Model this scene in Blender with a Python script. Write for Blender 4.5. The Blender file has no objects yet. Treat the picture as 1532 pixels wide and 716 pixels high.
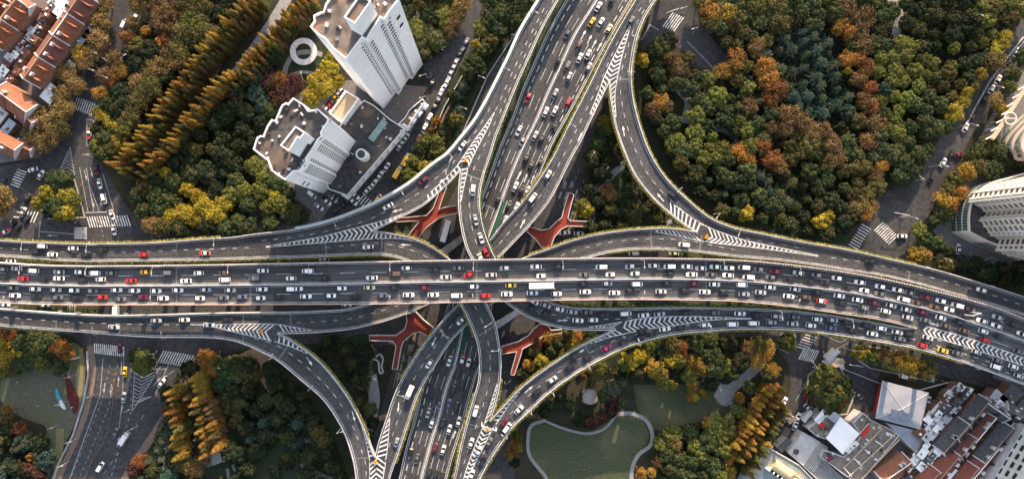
import bpy, math, random
import numpy as np
from mathutils import Vector
from mathutils.bvhtree import BVHTree
from mathutils.geometry import tessellate_polygon
random.seed(11); RNG = np.random.default_rng(11)
S = bpy.context.scene
COL = S.collection
# ------------------------------------------------------------------ camera
F = 1021.0; H = 310.0; NX, NY = 735.0, 377.0        # focal length in photo pixels, flying height, nadir point
cam = bpy.data.objects.new('camera', bpy.data.cameras.new('camera')); COL.objects.link(cam)
cam.data.sensor_width = 36; cam.data.lens = F/1532*36
cam.data.shift_x = (766-NX)/1532; cam.data.shift_y = (NY-358)/1532
cam.location = (0, 0, H); cam.data.clip_start = 1; cam.data.clip_end = 6000
S.camera = cam
# ------------------------------------------------------------------ light
SUN_EL, SUN_AZ = 21.0, 10.0                          # degrees above the horizon, degrees clockwise from picture-up (+Y)
W = bpy.data.worlds.new("World"); S.world = W; W.use_nodes = True
wn = W.node_tree; bg = wn.nodes['Background']
sk = wn.nodes.new('ShaderNodeTexSky'); sk.sky_type = 'NISHITA'; sk.sun_disc = False
sk.sun_elevation = math.radians(SUN_EL); sk.sun_rotation = math.radians(SUN_AZ); sk.air_density = 1.0; sk.dust_density = 2.0; sk.ozone_density = 1.0
hs0 = wn.nodes.new('ShaderNodeHueSaturation'); hs0.inputs['Saturation'].default_value = 0.58
wn.links.new(sk.outputs[0], hs0.inputs['Color']); wn.links.new(hs0.outputs[0], bg.inputs[0]); bg.inputs[1].default_value = 0.14
sun = bpy.data.objects.new('sun', bpy.data.lights.new('sun', 'SUN')); COL.objects.link(sun)
sun.data.energy = 4.0; sun.data.angle = math.radians(0.6); sun.data.color = (1.0, 0.72, 0.48)
sd = Vector((math.sin(math.radians(SUN_AZ))*math.cos(math.radians(SUN_EL)), math.cos(math.radians(SUN_AZ))*math.cos(math.radians(SUN_EL)), math.sin(math.radians(SUN_EL))))
sun.rotation_euler = sd.to_track_quat('Z', 'Y').to_euler(); sun.location = sd*500
S.view_settings.view_transform = 'Standard'; S.view_settings.look = 'None'
S.view_settings.exposure = 1.45; S.view_settings.gamma = 1.0; S.view_settings.use_curve_mapping = False
S.render.engine = 'CYCLES'; S.cycles.max_bounces = 5; S.cycles.diffuse_bounces = 3; S.cycles.transparent_max_bounces = 4

def P(px, py, z=0.0):
    k = (H-z)/F
    return Vector(((px-NX)*k, -(py-NY)*k, z))
def PX(v):
    k = F/(H-v[2]); return (NX+v[0]*k, NY-v[1]*k)
# ------------------------------------------------------------------ materials
MATS = {}
def nodes(name):
    m = bpy.data.materials.new(name); m.use_nodes = True; nt = m.node_tree
    return m, nt, nt.nodes['Principled BSDF']
def noise_mat(name, c1, c2, scale=0.5, rough=0.9, detail=6, c3=None, scale3=0.05, bump=0.0, coord='Object', stretch=None, lo=0.35, hi=0.65, spec=0.3, lo3=0.5, hi3=0.75):
    if name in MATS: return MATS[name]
    m, nt, b = nodes(name); L = nt.links.new
    tc = nt.nodes.new('ShaderNodeTexCoord'); src = tc.outputs[coord]
    if stretch:
        mp = nt.nodes.new('ShaderNodeMapping'); mp.inputs['Scale'].default_value = stretch; L(src, mp.inputs[0]); src = mp.outputs[0]
    n = nt.nodes.new('ShaderNodeTexNoise'); n.inputs['Scale'].default_value = scale; n.inputs['Detail'].default_value = detail; L(src, n.inputs['Vector'])
    r = nt.nodes.new('ShaderNodeMapRange'); r.inputs[1].default_value = lo; r.inputs[2].default_value = hi; L(n.outputs['Fac'], r.inputs[0])
    mx = nt.nodes.new('ShaderNodeMix'); mx.data_type = 'RGBA'; mx.inputs[6].default_value = (*c1, 1); mx.inputs[7].default_value = (*c2, 1); L(r.outputs[0], mx.inputs[0])
    out = mx.outputs[2]
    if c3:
        n3 = nt.nodes.new('ShaderNodeTexNoise'); n3.inputs['Scale'].default_value = scale3; n3.inputs['Detail'].default_value = 5; L(tc.outputs[coord], n3.inputs['Vector'])
        r3 = nt.nodes.new('ShaderNodeMapRange'); r3.inputs[1].default_value = lo3; r3.inputs[2].default_value = hi3; L(n3.outputs['Fac'], r3.inputs[0])
        m3 = nt.nodes.new('ShaderNodeMix'); m3.data_type = 'RGBA'; L(out, m3.inputs[6]); m3.inputs[7].default_value = (*c3, 1); L(r3.outputs[0], m3.inputs[0]); out = m3.outputs[2]
    L(out, b.inputs['Base Color']); b.inputs['Roughness'].default_value = rough
    b.inputs['Specular IOR Level'].default_value = spec
    if bump:
        bp = nt.nodes.new('ShaderNodeBump'); bp.inputs['Strength'].default_value = bump; bp.inputs['Distance'].default_value = 0.2
        L(n.outputs['Fac'], bp.inputs['Height']); L(bp.outputs[0], b.inputs['Normal'])
    MATS[name] = m; return m
def objcol_mat(name, rough=0.4, var=0.0, nscale=0.4, spec=0.5, coat=0.0, metallic=0.0, c_alt=None):
    if name in MATS: return MATS[name]
    m, nt, b = nodes(name); L = nt.links.new
    oi = nt.nodes.new('ShaderNodeObjectInfo'); out = oi.outputs['Color']
    if var:
        tc = nt.nodes.new('ShaderNodeTexCoord'); n = nt.nodes.new('ShaderNodeTexNoise'); n.inputs['Scale'].default_value = nscale; n.inputs['Detail'].default_value = 3
        L(tc.outputs['Object'], n.inputs['Vector'])
        r = nt.nodes.new('ShaderNodeMapRange'); r.inputs[1].default_value = 0.3; r.inputs[2].default_value = 0.7; r.inputs[3].default_value = 1-var; r.inputs[4].default_value = 1+var
        L(n.outputs['Fac'], r.inputs[0])
        mx = nt.nodes.new('ShaderNodeVectorMath'); mx.operation = 'SCALE'; L(out, mx.inputs[0]); L(r.outputs[0], mx.inputs['Scale']); out = mx.outputs[0]
    L(out, b.inputs['Base Color']); b.inputs['Roughness'].default_value = rough; b.inputs['Specular IOR Level'].default_value = spec
    b.inputs['Coat Weight'].default_value = coat; b.inputs['Metallic'].default_value = metallic
    MATS[name] = m; return m
def leaf_mat():
    m, nt, b = nodes('leaf'); L = nt.links.new
    oi = nt.nodes.new('ShaderNodeObjectInfo'); tc = nt.nodes.new('ShaderNodeTexCoord'); ge = nt.nodes.new('ShaderNodeNewGeometry')
    n = nt.nodes.new('ShaderNodeTexNoise'); n.inputs['Scale'].default_value = 0.55; n.inputs['Detail'].default_value = 3
    ad = nt.nodes.new('ShaderNodeVectorMath'); ad.operation = 'ADD'; L(tc.outputs['Object'], ad.inputs[0]); L(oi.outputs['Location'], ad.inputs[1]); L(ad.outputs[0], n.inputs['Vector'])
    # per-leaf brightness and hue shift
    r = nt.nodes.new('ShaderNodeMapRange'); r.inputs[3].default_value = 0.42; r.inputs[4].default_value = 1.6; L(ge.outputs['Random Per Island'], r.inputs[0])
    hs = nt.nodes.new('ShaderNodeHueSaturation')
    hr = nt.nodes.new('ShaderNodeMapRange'); hr.inputs[1].default_value = 0.3; hr.inputs[2].default_value = 0.7; hr.inputs[3].default_value = 0.475; hr.inputs[4].default_value = 0.53; L(n.outputs['Fac'], hr.inputs[0])
    n2 = nt.nodes.new('ShaderNodeTexNoise'); n2.inputs['Scale'].default_value = 0.22; n2.inputs['Detail'].default_value = 4; L(ad.outputs[0], n2.inputs['Vector'])
    r2 = nt.nodes.new('ShaderNodeMapRange'); r2.inputs[1].default_value = .48; r2.inputs[2].default_value = .68; r2.inputs[4].default_value = .45; L(n2.outputs['Fac'], r2.inputs[0])
    mxc = nt.nodes.new('ShaderNodeMix'); mxc.data_type = 'RGBA'; L(r2.outputs[0], mxc.inputs[0]); L(oi.outputs['Color'], mxc.inputs[6]); mxc.inputs[7].default_value = (.16, .135, .04, 1)
    L(hr.outputs[0], hs.inputs['Hue']); L(r.outputs[0], hs.inputs['Value']); L(mxc.outputs[2], hs.inputs['Color'])
    L(hs.outputs[0], b.inputs['Base Color']); b.inputs['Roughness'].default_value = 0.75; b.inputs['Specular IOR Level'].default_value = 0.2
    tr = nt.nodes.new('ShaderNodeBsdfTranslucent'); L(hs.outputs[0], tr.inputs['Color'])
    mx = nt.nodes.new('ShaderNodeMixShader'); mx.inputs[0].default_value = 0.14
    L(b.outputs[0], mx.inputs[1]); L(tr.outputs[0], mx.inputs[2]); L(mx.outputs[0], nt.nodes['Material Output'].inputs[0])
    MATS['leaf'] = m; return m
LEAF = leaf_mat()
ASPH = noise_mat('asphalt', (.036,.038,.042), (.074,.076,.081), 1.1, .85, c3=(.026,.028,.032), scale3=0.06, detail=9)
ASPH_MAIN = noise_mat('asphalt_worn', (.050,.051,.054), (.092,.093,.097), 1.2, .85, c3=(.036,.037,.040), scale3=0.03, detail=8, stretch=(.05,1,1))
def deck_mat(name, base):
    m = base.copy(); m.name = name; nt = m.node_tree; L = nt.links.new; b = nt.nodes['Principled BSDF']; src = b.inputs['Base Color'].links[0].from_socket
    uv = nt.nodes.new('ShaderNodeTexCoord'); mp = nt.nodes.new('ShaderNodeMapping'); mp.inputs['Scale'].default_value = (.02, 9, 1); L(uv.outputs['UV'], mp.inputs[0])
    n = nt.nodes.new('ShaderNodeTexNoise'); n.inputs['Scale'].default_value = 1.0; n.inputs['Detail'].default_value = 6; L(mp.outputs[0], n.inputs['Vector'])
    r = nt.nodes.new('ShaderNodeMapRange'); r.inputs[1].default_value = .3; r.inputs[2].default_value = .7; r.inputs[3].default_value = .68; r.inputs[4].default_value = 1.38; L(n.outputs['Fac'], r.inputs[0])
    mp2 = nt.nodes.new('ShaderNodeMapping'); mp2.inputs['Scale'].default_value = (.09, .8, 1); L(uv.outputs['UV'], mp2.inputs[0])
    w = nt.nodes.new('ShaderNodeTexVoronoi'); w.distance = 'CHEBYCHEV'; w.inputs['Scale'].default_value = 1.0; L(mp2.outputs[0], w.inputs['Vector'])
    sp = nt.nodes.new('ShaderNodeSeparateColor'); L(w.outputs['Color'], sp.inputs[0]); r2 = nt.nodes.new('ShaderNodeMapRange'); r2.inputs[3].default_value = .90; r2.inputs[4].default_value = 1.12; L(sp.outputs[0], r2.inputs[0])
    mm = nt.nodes.new('ShaderNodeMath'); mm.operation = 'MULTIPLY'; L(r.outputs[0], mm.inputs[0]); L(r2.outputs[0], mm.inputs[1])
    v = nt.nodes.new('ShaderNodeVectorMath'); v.operation = 'SCALE'; L(src, v.inputs[0]); L(mm.outputs[0], v.inputs['Scale']); L(v.outputs[0], b.inputs['Base Color']); return m
DECK = deck_mat('deck_asphalt', ASPH); DECK_M = deck_mat('deck_asphalt_worn', ASPH_MAIN)
ASPH_G = noise_mat('asphalt_street', (.038,.039,.043), (.070,.070,.073), 0.6, .9, c3=(.025,.025,.028), scale3=0.05, detail=9)
PAINT = noise_mat('road_paint', (.82,.82,.82), (.62,.62,.62), 1.5, .7, c3=(.22,.22,.23), scale3=.5, lo3=.48, hi3=.75)
PAINT_DIM = noise_mat('road_paint_worn', (.26,.26,.27), (.50,.50,.51), 1.5, .8)
CONC = noise_mat('concrete', (.42,.42,.43), (.56,.56,.57), 0.7, .85, c3=(.33,.33,.34), scale3=0.1)
JOINT = noise_mat('joint', (.12,.12,.125), (.20,.20,.205), 1.5, .85)
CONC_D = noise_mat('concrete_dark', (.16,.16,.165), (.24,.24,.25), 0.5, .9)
WHITEP = noise_mat('white_wall', (.82,.82,.82), (.89,.89,.89), 0.35, .8, c3=(.72,.72,.73), scale3=0.08, lo3=.55, hi3=.9)
GLASS = noise_mat('dark_glass', (.010,.011,.013), (.02,.022,.025), 0.6, .35, spec=.2)
SOIL = noise_mat('soil', (.014,.020,.010), (.034,.034,.018), 0.25, .95, c3=(.05,.04,.025), scale3=0.04, bump=.3)
GRASS = noise_mat('lawn_grass', (.034,.054,.026), (.078,.086,.046), 1.1, .95, c3=(.125,.115,.066), scale3=0.045, detail=10)
GRASS_G = noise_mat('worn_grass', (.085,.088,.062), (.12,.118,.080), 0.6, .95, c3=(.10,.12,.05), scale3=0.06, detail=10)
GRASS_D = noise_mat('dark_grass', (.018,.034,.017), (.032,.048,.024), 0.5, .95, c3=(.042,.05,.024), scale3=0.05, detail=10)
PATH = noise_mat('path_paving', (.20,.20,.205), (.28,.28,.28), 1.0, .9)
PAVE = noise_mat('pavement', (.10,.10,.105), (.17,.165,.16), 0.8, .9, c3=(.14,.11,.09), scale3=0.05)
REDP = noise_mat('red_paving', (.19,.032,.020), (.27,.048,.026), 1.6, .8, c3=(.12,.025,.03), scale3=.12)
BARK = noise_mat('bark', (.05,.035,.025), (.09,.065,.045), 3, .95)
LAMPM = noise_mat('lamp_metal', (.30,.30,.31), (.40,.40,.41), 1, .45)
METAL = noise_mat('pale_metal', (.50,.50,.51), (.62,.62,.63), 1, .45)
TAR = noise_mat('roof_felt', (.040,.040,.044), (.085,.082,.080), 0.45, .9, c3=(.17,.12,.09), scale3=0.08, detail=9, lo3=.5, hi3=.65)
CARP = objcol_mat('car_paint', .28, 0, spec=.5, coat=.5)
TYRE = noise_mat('rubber', (.012,.012,.012), (.022,.022,.022), 3, .9)
GREENPAD = noise_mat('green_coating', (.012,.07,.05), (.02,.10,.07), 1, .8)
# ------------------------------------------------------------------ object helpers
def tag(o, label=None, cat=None, group=None, kind=None):
    if label: o['label'] = label
    if cat: o['category'] = cat
    if group: o['group'] = group
    if kind: o['kind'] = kind
    return o
def empty(name, loc=(0, 0, 0), rz=0):
    o = bpy.data.objects.new(name, None); COL.objects.link(o); o.location = loc; o.rotation_euler = (0, 0, rz); o.empty_display_size = .5
    return o
def link(name, me, parent=None, loc=None, color=None):
    o = bpy.data.objects.new(name, me); COL.objects.link(o)
    if parent is not None: o.parent = parent
    if loc is not None: o.location = loc
    if color is not None: o.color = (*color, 1)
    return o
def mesh(name, verts, faces, mat, parent=None, color=None, idx=None, smooth=False, off=None):
    """verts in world coordinates; made relative to an unrotated parent"""
    if off is None: off = Vector(parent.location) if parent is not None else Vector((0, 0, 0))
    if parent is not None and parent.parent is not None: off = off+Vector(parent.parent.location)
    me = bpy.data.meshes.new(name)
    me.from_pydata([(v[0]-off[0], v[1]-off[1], v[2]-off[2]) for v in verts], [], faces)
    for mm in (mat if isinstance(mat, (list, tuple)) else [mat]): me.materials.append(mm)
    if idx is not None: me.polygons.foreach_set('material_index', idx)
    if smooth: me.polygons.foreach_set('use_smooth', [True]*len(me.polygons))
    me.update()
    o = link(name, me, parent, None, color)
    if parent is None and off.length > 0: o.location = off
    return o
class MB:
    def __init__(s): s.v = []; s.f = []; s.m = []
    def add(s, vs, fs, m=0):
        n = len(s.v); s.v += [tuple(v) for v in vs]; s.f += [tuple(n+i for i in f) for f in fs]; s.m += [m]*len(fs)
    def box(s, c, d, rz=0, m=0, taper=1.0):
        cx, cy, cz = c; x, y, z = d[0]/2, d[1]/2, d[2]/2; co, si = math.cos(rz), math.sin(rz); vs = []
        for zz, t in ((-z, 1), (z, taper)):
            for a, b in ((-x, -y), (x, -y), (x, y), (-x, y)):
                a *= t; b *= t; vs.append((cx+a*co-b*si, cy+a*si+b*co, cz+zz))
        s.add(vs, [(3, 2, 1, 0), (4, 5, 6, 7), (0, 1, 5, 4), (1, 2, 6, 5), (2, 3, 7, 6), (3, 0, 4, 7)], m)
    def tube(s, a, b, r1, r2=None, n=8, m=0):
        a = Vector(a); b = Vector(b); r2 = r1 if r2 is None else r2
        d = (b-a).normalized(); u = d.orthogonal().normalized(); w = d.cross(u); vs = []
        for c, r in ((a, r1), (b, r2)):
            for i in range(n):
                t = 2*math.pi*i/n; vs.append(c+(u*math.cos(t)+w*math.sin(t))*r)
        fs = [(i, (i+1) % n, n+(i+1) % n, n+i) for i in range(n)]+[tuple(range(n))[::-1], tuple(range(n, 2*n))]
        s.add(vs, fs, m)
    def prism(s, pts, z0, z1, m=0, top_m=None):
        """pts: ccw world xy"""
        n = len(pts); a = sum(pts[i][0]*pts[(i+1) % n][1]-pts[(i+1) % n][0]*pts[i][1] for i in range(n))
        if a < 0: pts = pts[::-1]
        vs = [(p[0], p[1], z0) for p in pts]+[(p[0], p[1], z1) for p in pts]
        s.add(vs, [(i, (i+1) % n, n+(i+1) % n, n+i) for i in range(n)], m)
        tri = tessellate_polygon([[Vector((p[0], p[1], 0)) for p in pts]])
        s.add([(p[0], p[1], z1) for p in pts], [t if _ccw(pts, t) else t[::-1] for t in tri], m if top_m is None else top_m)
    def build(s, name, mat, parent=None, color=None, smooth=False):
        return mesh(name, s.v, s.f, mat, parent, color, s.m, smooth)
def _ccw(p, t):
    a, b, c = [p[i] for i in t]; return (b[0]-a[0])*(c[1]-a[1])-(b[1]-a[1])*(c[0]-a[0]) > 0
def flat(name, pxs, z, mat, parent=None, kind=None, h=0.0, color=None, base=0.0):
    """a flat sheet traced in photo pixels at height z"""
    pts = [P(x, y, z) for x, y in pxs]
    if h == 0:
        tri = tessellate_polygon([[Vector((p[0], p[1], 0)) for p in pts]])
        o = mesh(name, pts, [t if _ccw(pts, t) else t[::-1] for t in tri], mat, parent, color)
    else:
        b = MB(); b.prism([(p[0], p[1]) for p in pts], z-h, z); o = b.build(name, mat, parent, color)
    if kind: o['kind'] = kind
    return o
def inpoly(x, y, poly):
    c = False; j = len(poly)-1
    for i in range(len(poly)):
        xi, yi = poly[i]; xj, yj = poly[j]
        if (yi > y) != (yj > y) and x < (xj-xi)*(y-yi)/(yj-yi)+xi: c = not c
        j = i
    return c
def smooth(pts, step=4.0):
    """centripetal Catmull-Rom through photo-pixel points"""
    p = [np.array(q[:2], float) for q in pts]
    if len(p) < 3: p2 = p
    out = []
    n = len(p)
    for i in range(n-1):
        p0 = p[i-1] if i > 0 else 2*p[i]-p[i+1]; p1 = p[i]; p2 = p[i+1]; p3 = p[i+2] if i+2 < n else 2*p[i+1]-p[i]
        t0 = 0; t1 = t0+max(np.linalg.norm(p1-p0), 1e-6)**.5; t2 = t1+max(np.linalg.norm(p2-p1), 1e-6)**.5; t3 = t2+max(np.linalg.norm(p3-p2), 1e-6)**.5
        k = max(1, int(round(np.linalg.norm(p2-p1)/step)))
        for j in range(k):
            t = t1+(t2-t1)*j/k
            A1 = (t1-t)/(t1-t0)*p0+(t-t0)/(t1-t0)*p1; A2 = (t2-t)/(t2-t1)*p1+(t-t1)/(t2-t1)*p2; A3 = (t3-t)/(t3-t2)*p2+(t-t2)/(t3-t2)*p3
            B1 = (t2-t)/(t2-t0)*A1+(t-t0)/(t2-t0)*A2; B2 = (t3-t)/(t3-t1)*A2+(t-t1)/(t3-t1)*A3
            out.append((t2-t)/(t2-t1)*B1+(t-t1)/(t2-t1)*B2)
    out.append(p[-1]); return [(float(a), float(b)) for a, b in out]
def spine_z(sp, x, y):
    best = 1e18; z = sp[0][2]
    for a, b in zip(sp, sp[1:]):
        dx, dy = b[0]-a[0], b[1]-a[1]; L2 = dx*dx+dy*dy; t = max(0, min(1, ((x-a[0])*dx+(y-a[1])*dy)/L2))
        d = (a[0]+dx*t-x)**2+(a[1]+dy*t-y)**2
        if d < best: best = d; z = a[2]+(b[2]-a[2])*t
    return z
def W3(line, sp, dz=0.0):
    return [P(x, y, spine_z(sp, x, y))+Vector((0, 0, dz)) for x, y in line]
# ------------------------------------------------------------------ the setting: ground
def ground():
    b = MB(); b.add([(-2500, -2500, 0), (2500, -2500, 0), (2500, 2500, 0), (-2500, 2500, 0)], [(0, 1, 2, 3)])
    o = b.build('ground', SOIL); tag(o, 'dark planted soil under and around the interchange', kind='structure')
ground()
STREETS = {
 'street_west': [(-80,255),(0,250),(40,240),(60,236),(85,205),(108,155),(134,100),(158,50),(172,0),(190,-60),(255,-60),(222,0),(198,50),(180,110),(152,150),(142,185),(134,215),(150,240),(168,275),(190,310),(222,338),(240,344),(700,345),(760,352),(900,352),(1100,360),(1270,358),(1262,344),(1290,335),(1305,300),(1330,285),(1360,278),(1380,252),(1402,212),(1432,165),(1480,105),(1532,25),(1560,-30),(1650,-30),(1545,55),(1500,135),(1458,195),(1432,245),(1408,292),(1374,345),(1356,385),(1372,392),(1430,415),(1532,450),(1620,480),(1620,600),(1532,592),(1440,570),(1400,560),(1330,548),(1320,546),(1312,572),(1310,600),(1305,632),(1290,650),(1255,625),(1240,612),(1222,640),(1205,650),(1175,680),(1145,730),(1095,730),(1128,690),(1158,650),(1176,610),(1184,575),(1180,545),(1160,515),(1130,505),(1000,500),(800,500),(640,500),(560,520),(430,512),(350,525),(287,545),(262,592),(232,640),(205,678),(182,708),(168,745),(58,745),(84,692),(108,650),(124,600),(131,560),(128,522),(110,502),(60,495),(-80,495)],
 'street_north': [(690,-40),(745,-40),(722,0),(719,30),(703,75),(672,130),(642,190),(614,240),(603,275),(580,300),(530,335),(470,340),(420,338),(440,312),(470,312),(500,300),(520,285),(560,245),(600,195),(622,160),(640,120),(632,95),(650,85),(672,50),(690,0)],
 'side_street_north': [(815,-30),(782,34),(729,114),(706,160),(689,206),(676,240),(700,250),(760,120),(830,0),(845,-30)],
 'street_central': [(775,100),(712,222),(672,300),(650,350),(612,470),(594,530),(574,600),(560,640),(556,745),(772,745),(770,655),(778,600),(784,545),(800,500),(808,440),(835,360),(862,310),(872,262),(888,205),(905,150),(940,100),(955,-30),(850,-30)],
 'street_north_east': [(960,75),(972,20),(985,-40),(1032,-40),(1046,32),(1060,52),(1088,85),(1084,112),(1052,108),(1030,80),(1002,64),(975,62)],
}
zz = 0.02
for nme, poly in STREETS.items():
    flat(nme, poly, zz, ASPH_G, kind='structure'); zz += 0.006
def sheet(name, poly, mat, z, **k): return flat(name, smooth(poly+[poly[0]], 6)[:-1], z, mat, kind='structure', **k)
for i, (nm, poly, mt) in enumerate([
  ('lawn', [(795,640),(802,630),(840,642),(880,645),(925,622),(950,620),(968,640),(970,658),(945,690),(938,745),(830,745),(806,700),(792,670)], GRASS),
  ('lawn', [(948,575),(1060,578),(1092,602),(1085,632),(1040,640),(975,640),(955,612)], GRASS),
  ('lawn', [(2,560),(60,545),(110,512),(126,530),(127,565),(124,600),(104,650),(82,692),(55,745),(38,745),(52,690),(70,640),(35,625),(2,600)], GRASS_G),
  ('lawn', [(340,545),(420,560),(470,600),(505,650),(520,745),(340,745),(300,690)], GRASS_D),
  ('lawn', [(450,540),(548,500),(556,560),(545,640),(520,590)], GRASS_D),
  ('lawn', [(892,230),(925,240),(945,270),(930,285),(900,275)], GRASS_D),
  ('lawn', [(640,238),(667,165),(718,76),(736,20),(775,-20),(782,34),(729,112),(704,158),(686,206),(660,250)], GRASS_D),
  ('lawn', [(1100,330),(1280,350),(1300,360),(1100,350)], GRASS_D)]):
    sheet(nm, poly, mt, 0.05+i*.004)
for i, poly in enumerate([
  [(372,350),(384,235),(440,140),(520,120),(640,130),(600,200),(540,275),(500,300),(470,345)],
  [(1230,640),(1240,610),(1270,640),(1310,610),(1400,600),(1570,600),(1570,760),(1120,760),(1150,690)],
  [(1395,345),(1450,250),(1570,180),(1570,420),(1450,405)],
  [(-60,-60),(185,-60),(160,40),(120,130),(95,185),(60,236),(-60,252)],
  [(1452,232),(1500,140),(1580,20),(1600,240),(1500,262)]]):
    flat('pavement', poly, 0.085+.004*i, PAVE, kind='structure')
def ribbon(name, line, w, z, mat, step=4):
    pts = [P(x, y, z) for x, y in smooth(line, step)]; vs = []; n = len(pts)
    for i, p in enumerate(pts):
        d = (pts[min(i+1, n-1)]-pts[max(i-1, 0)]); d.z = 0; d.normalize(); q = Vector((-d.y, d.x, 0))*w/2
        vs += [p+q, p-q]
    return mesh(name, vs, [(2*i, 2*i+1, 2*i+3, 2*i+2) for i in range(n-1)], mat)
PATHS = [([(816,628),(795,636),(790,655),(792,680),(806,700),(818,716),(815,745)],1.5),([(922,619),(945,618),(966,628),(975,645),(974,664),(955,680),(946,700),(946,745)],1.8),
 ([(815,629),(842,640),(880,648),(905,640),(922,620)],1.2),([(1050,566),(1075,575),(1090,592),(1098,615),(1090,632)],2.4),([(1014,650),(1030,654),(1048,662)],2.2),([(1085,588),(1120,560),(1150,530)],4.6),
 ([(975,662),(1000,655)],1.8),([(452,690),(470,708),(500,722),(520,735)],4),([(345,680),(350,700),(362,720)],1.2),([(398,645),(430,655),(470,660)],1.8),([(1020,130),(1035,150),(1030,185)],7),
 ([(885,345),(890,290),(915,262),(950,232)],3),([(905,280),(925,292),(950,288),(962,270)],2.5),([(1062,192),(1085,196),(1102,210),(1095,228)],2),([(1005,330),(960,350)],2),([(520,640),(535,650)],1.5),
 ([(425,118),(450,108),(480,112)],1.5),([(330,95),(318,118)],1.5),([(1325,0),(1352,10),(1345,35),(1338,62)],4),([(345,735),(340,700)],1.5),([(604,-5),(625,28)],3.5),([(555,560),(560,600),(548,650)],5)]
for i, (l, w) in enumerate(PATHS): tag(ribbon('path', l, w, .11+.004*i, PATH), kind='structure')
# avenue between the two rows of trees, and the kerbs of the west street
tag(ribbon('path', [(440,-20),(400,45),(350,115),(300,180),(255,240)], 4.8, .2, PATH), kind='structure')

TANP = noise_mat('tan_pavement', (.15,.105,.085), (.22,.16,.125), 1.0, .9)
for l, w in [([(134,516),(139,545),(137,575),(130,610),(116,650),(96,695),(84,725)], 2.6), ([(290,545),(262,596),(236,640),(212,676),(192,706),(176,735)], 3.4), ([(560,200),(600,150)], 1.5), ([(1180,640),(1165,665),(1135,705),(1120,730)], 3.0), ([(640,236),(668,166),(719,78)], 1.2)]: tag(ribbon('pavement', l, w, .15, TANP), kind='structure')

SUN_BAND = noise_mat('painted_sun_band', (.16,.15,.07), (.22,.20,.10), 1.2, .95)  # stripes of sunlight across the lawns, painted as a paler grass colour
for l, w in [([(84,716),(88,680),(90,640)], 3.6), ([(121,520),(122,560),(119,600)], 1.8), ([(104,548),(98,590)], 1.3), ([(14,560),(4,600)], 1.5), ([(925,635),(918,662)], 1.6), ([(552,515),(555,560)], 1.6), ([(548,585),(560,560)], 1.4)]: tag(ribbon('lawn', l, w, .128, SUN_BAND), kind='structure')
ORD = 'first second third fourth fifth sixth seventh eighth ninth tenth eleventh twelfth'.split()+[f"{i}{'th' if i % 10 not in (1, 2, 3) or i < 20 else {1: 'st', 2: 'nd', 3: 'rd'}[i % 10]}" for i in range(13, 100)]
LM = [(452,78,'the ring-shaped garden'),(881,592,'the round pavilion'),(560,90,'the tall white tower'),(455,215,'the stepped white block'),(1345,600,'the grey hipped hall'),(1255,655,'the long white roof'),(90,600,'the lawn with the kite'),(325,690,'the small grey pavilion'),
 (1480,325,'the curved apartment building'),(1480,395,'the round fountain'),(1315,350,'the east zebra crossings'),(165,325,'the west zebra crossing'),(130,150,'the upper west crossing'),(85,50,'the orange-roofed terraces'),(1025,160,'the paved clearing'),(1340,30,'the pale rock path'),(365,70,'the avenue path'),
 (650,320,'the upper red footbridge'),(840,330,'the right red footbridge'),(610,480,'the lower red footbridge'),(790,510,'the lower right red footbridge'),(1005,35,'the top zebra crossing'),(1215,525,'the lower right zebra'),(520,535,'the bone-shaped pool'),(270,530,'the lower left zebra'),(1085,205,'the curved park path'),
 (875,685,'the large lobed lawn'),(1020,605,'the dark upper lawn'),(1220,120,'the big cedar grove'),(1290,130,'the rust-red tree line'),(1160,340,'the ramp split on the right'),(690,140,'the planted strip'),(1440,60,'the far right street top'),(1395,225,'the bend of the far right street'),(1110,60,'the orange trees top right'),(50,160,'the lower terraced house'),
 (230,70,'the bright orange tree pair'),(310,310,'the bright yellow clump'),(390,130,'the maroon tree patch'),(420,540,'the striped wedge of the left loop'),(350,235,'the dark left wood'),(1200,290,'the green park corner'),(1370,140,'the yellow-green park edge'),(990,90,'the top of the park loop'),(1015,225,'the inside of the ramp curve'),(1060,700,'the bottom park edge'),
 (940,540,'the curve above the pavilion'),(1100,520,'the wood under the lower ramp'),(70,500,'the lower left corner wood'),(235,670,'the pale cedar group'),(400,610,'the dark garden'),(480,660,'the left loop bend'),(1145,620,'the lower conifer rows'),(300,620,'the twin conifer rows'),(20,690,'the bottom left corner'),(1240,580,'the leafy traffic island'),(85,295,'the triangular traffic island')]
# ------------------------------------------------------------------ flyovers
LN = {}
LN['AW'] = [(822,-25),(808,0),(793,24),(780,46),(760,90),(750,110),(740,130),(728,153),(712,180),(703,192),(690,208),(670,231),(648,247),(615,274),(581,295),(548,311.5),(497,331),(447,343),(380,351),(349,355.4),(306,358),(263,361.5),(220,364),(115,365),(57,363),(0,360),(-60,356)]
LN['AE'] = [(849,-25),(835,0),(813,39),(789,91),(778,115),(763.6,149),(750,183),(741,206),(733,232.5),(724,259),(718,285),(717,305),(719,325),(725,350),(742,389),(770,425),(812,449),(833.5,456),(862,461),(898,461.6),(960,461.2),(1012,460),(1084,461),(1150,463),(1197.6,466.5),(1255,474),(1312.7,484),(1350,490.5),(1369,490)]
LN['CM1'] = [(835,-25),(821,0),(797,46),(775,90),(757,130),(741,166),(722,198),(706,225),(690,253.5)]
LN['ALs'] = [(690,253.5),(665,279),(632,307),(591,328),(555,346)]
LN['R2w'] = [(690,253.5),(687.5,274),(687,309),(691,342),(699,372),(708,389.5),(728,420),(756.5,451),(776,464.5),(797.6,476),(826,486),(852,491),(884,492.3),(920.6,492.5)]
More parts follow.
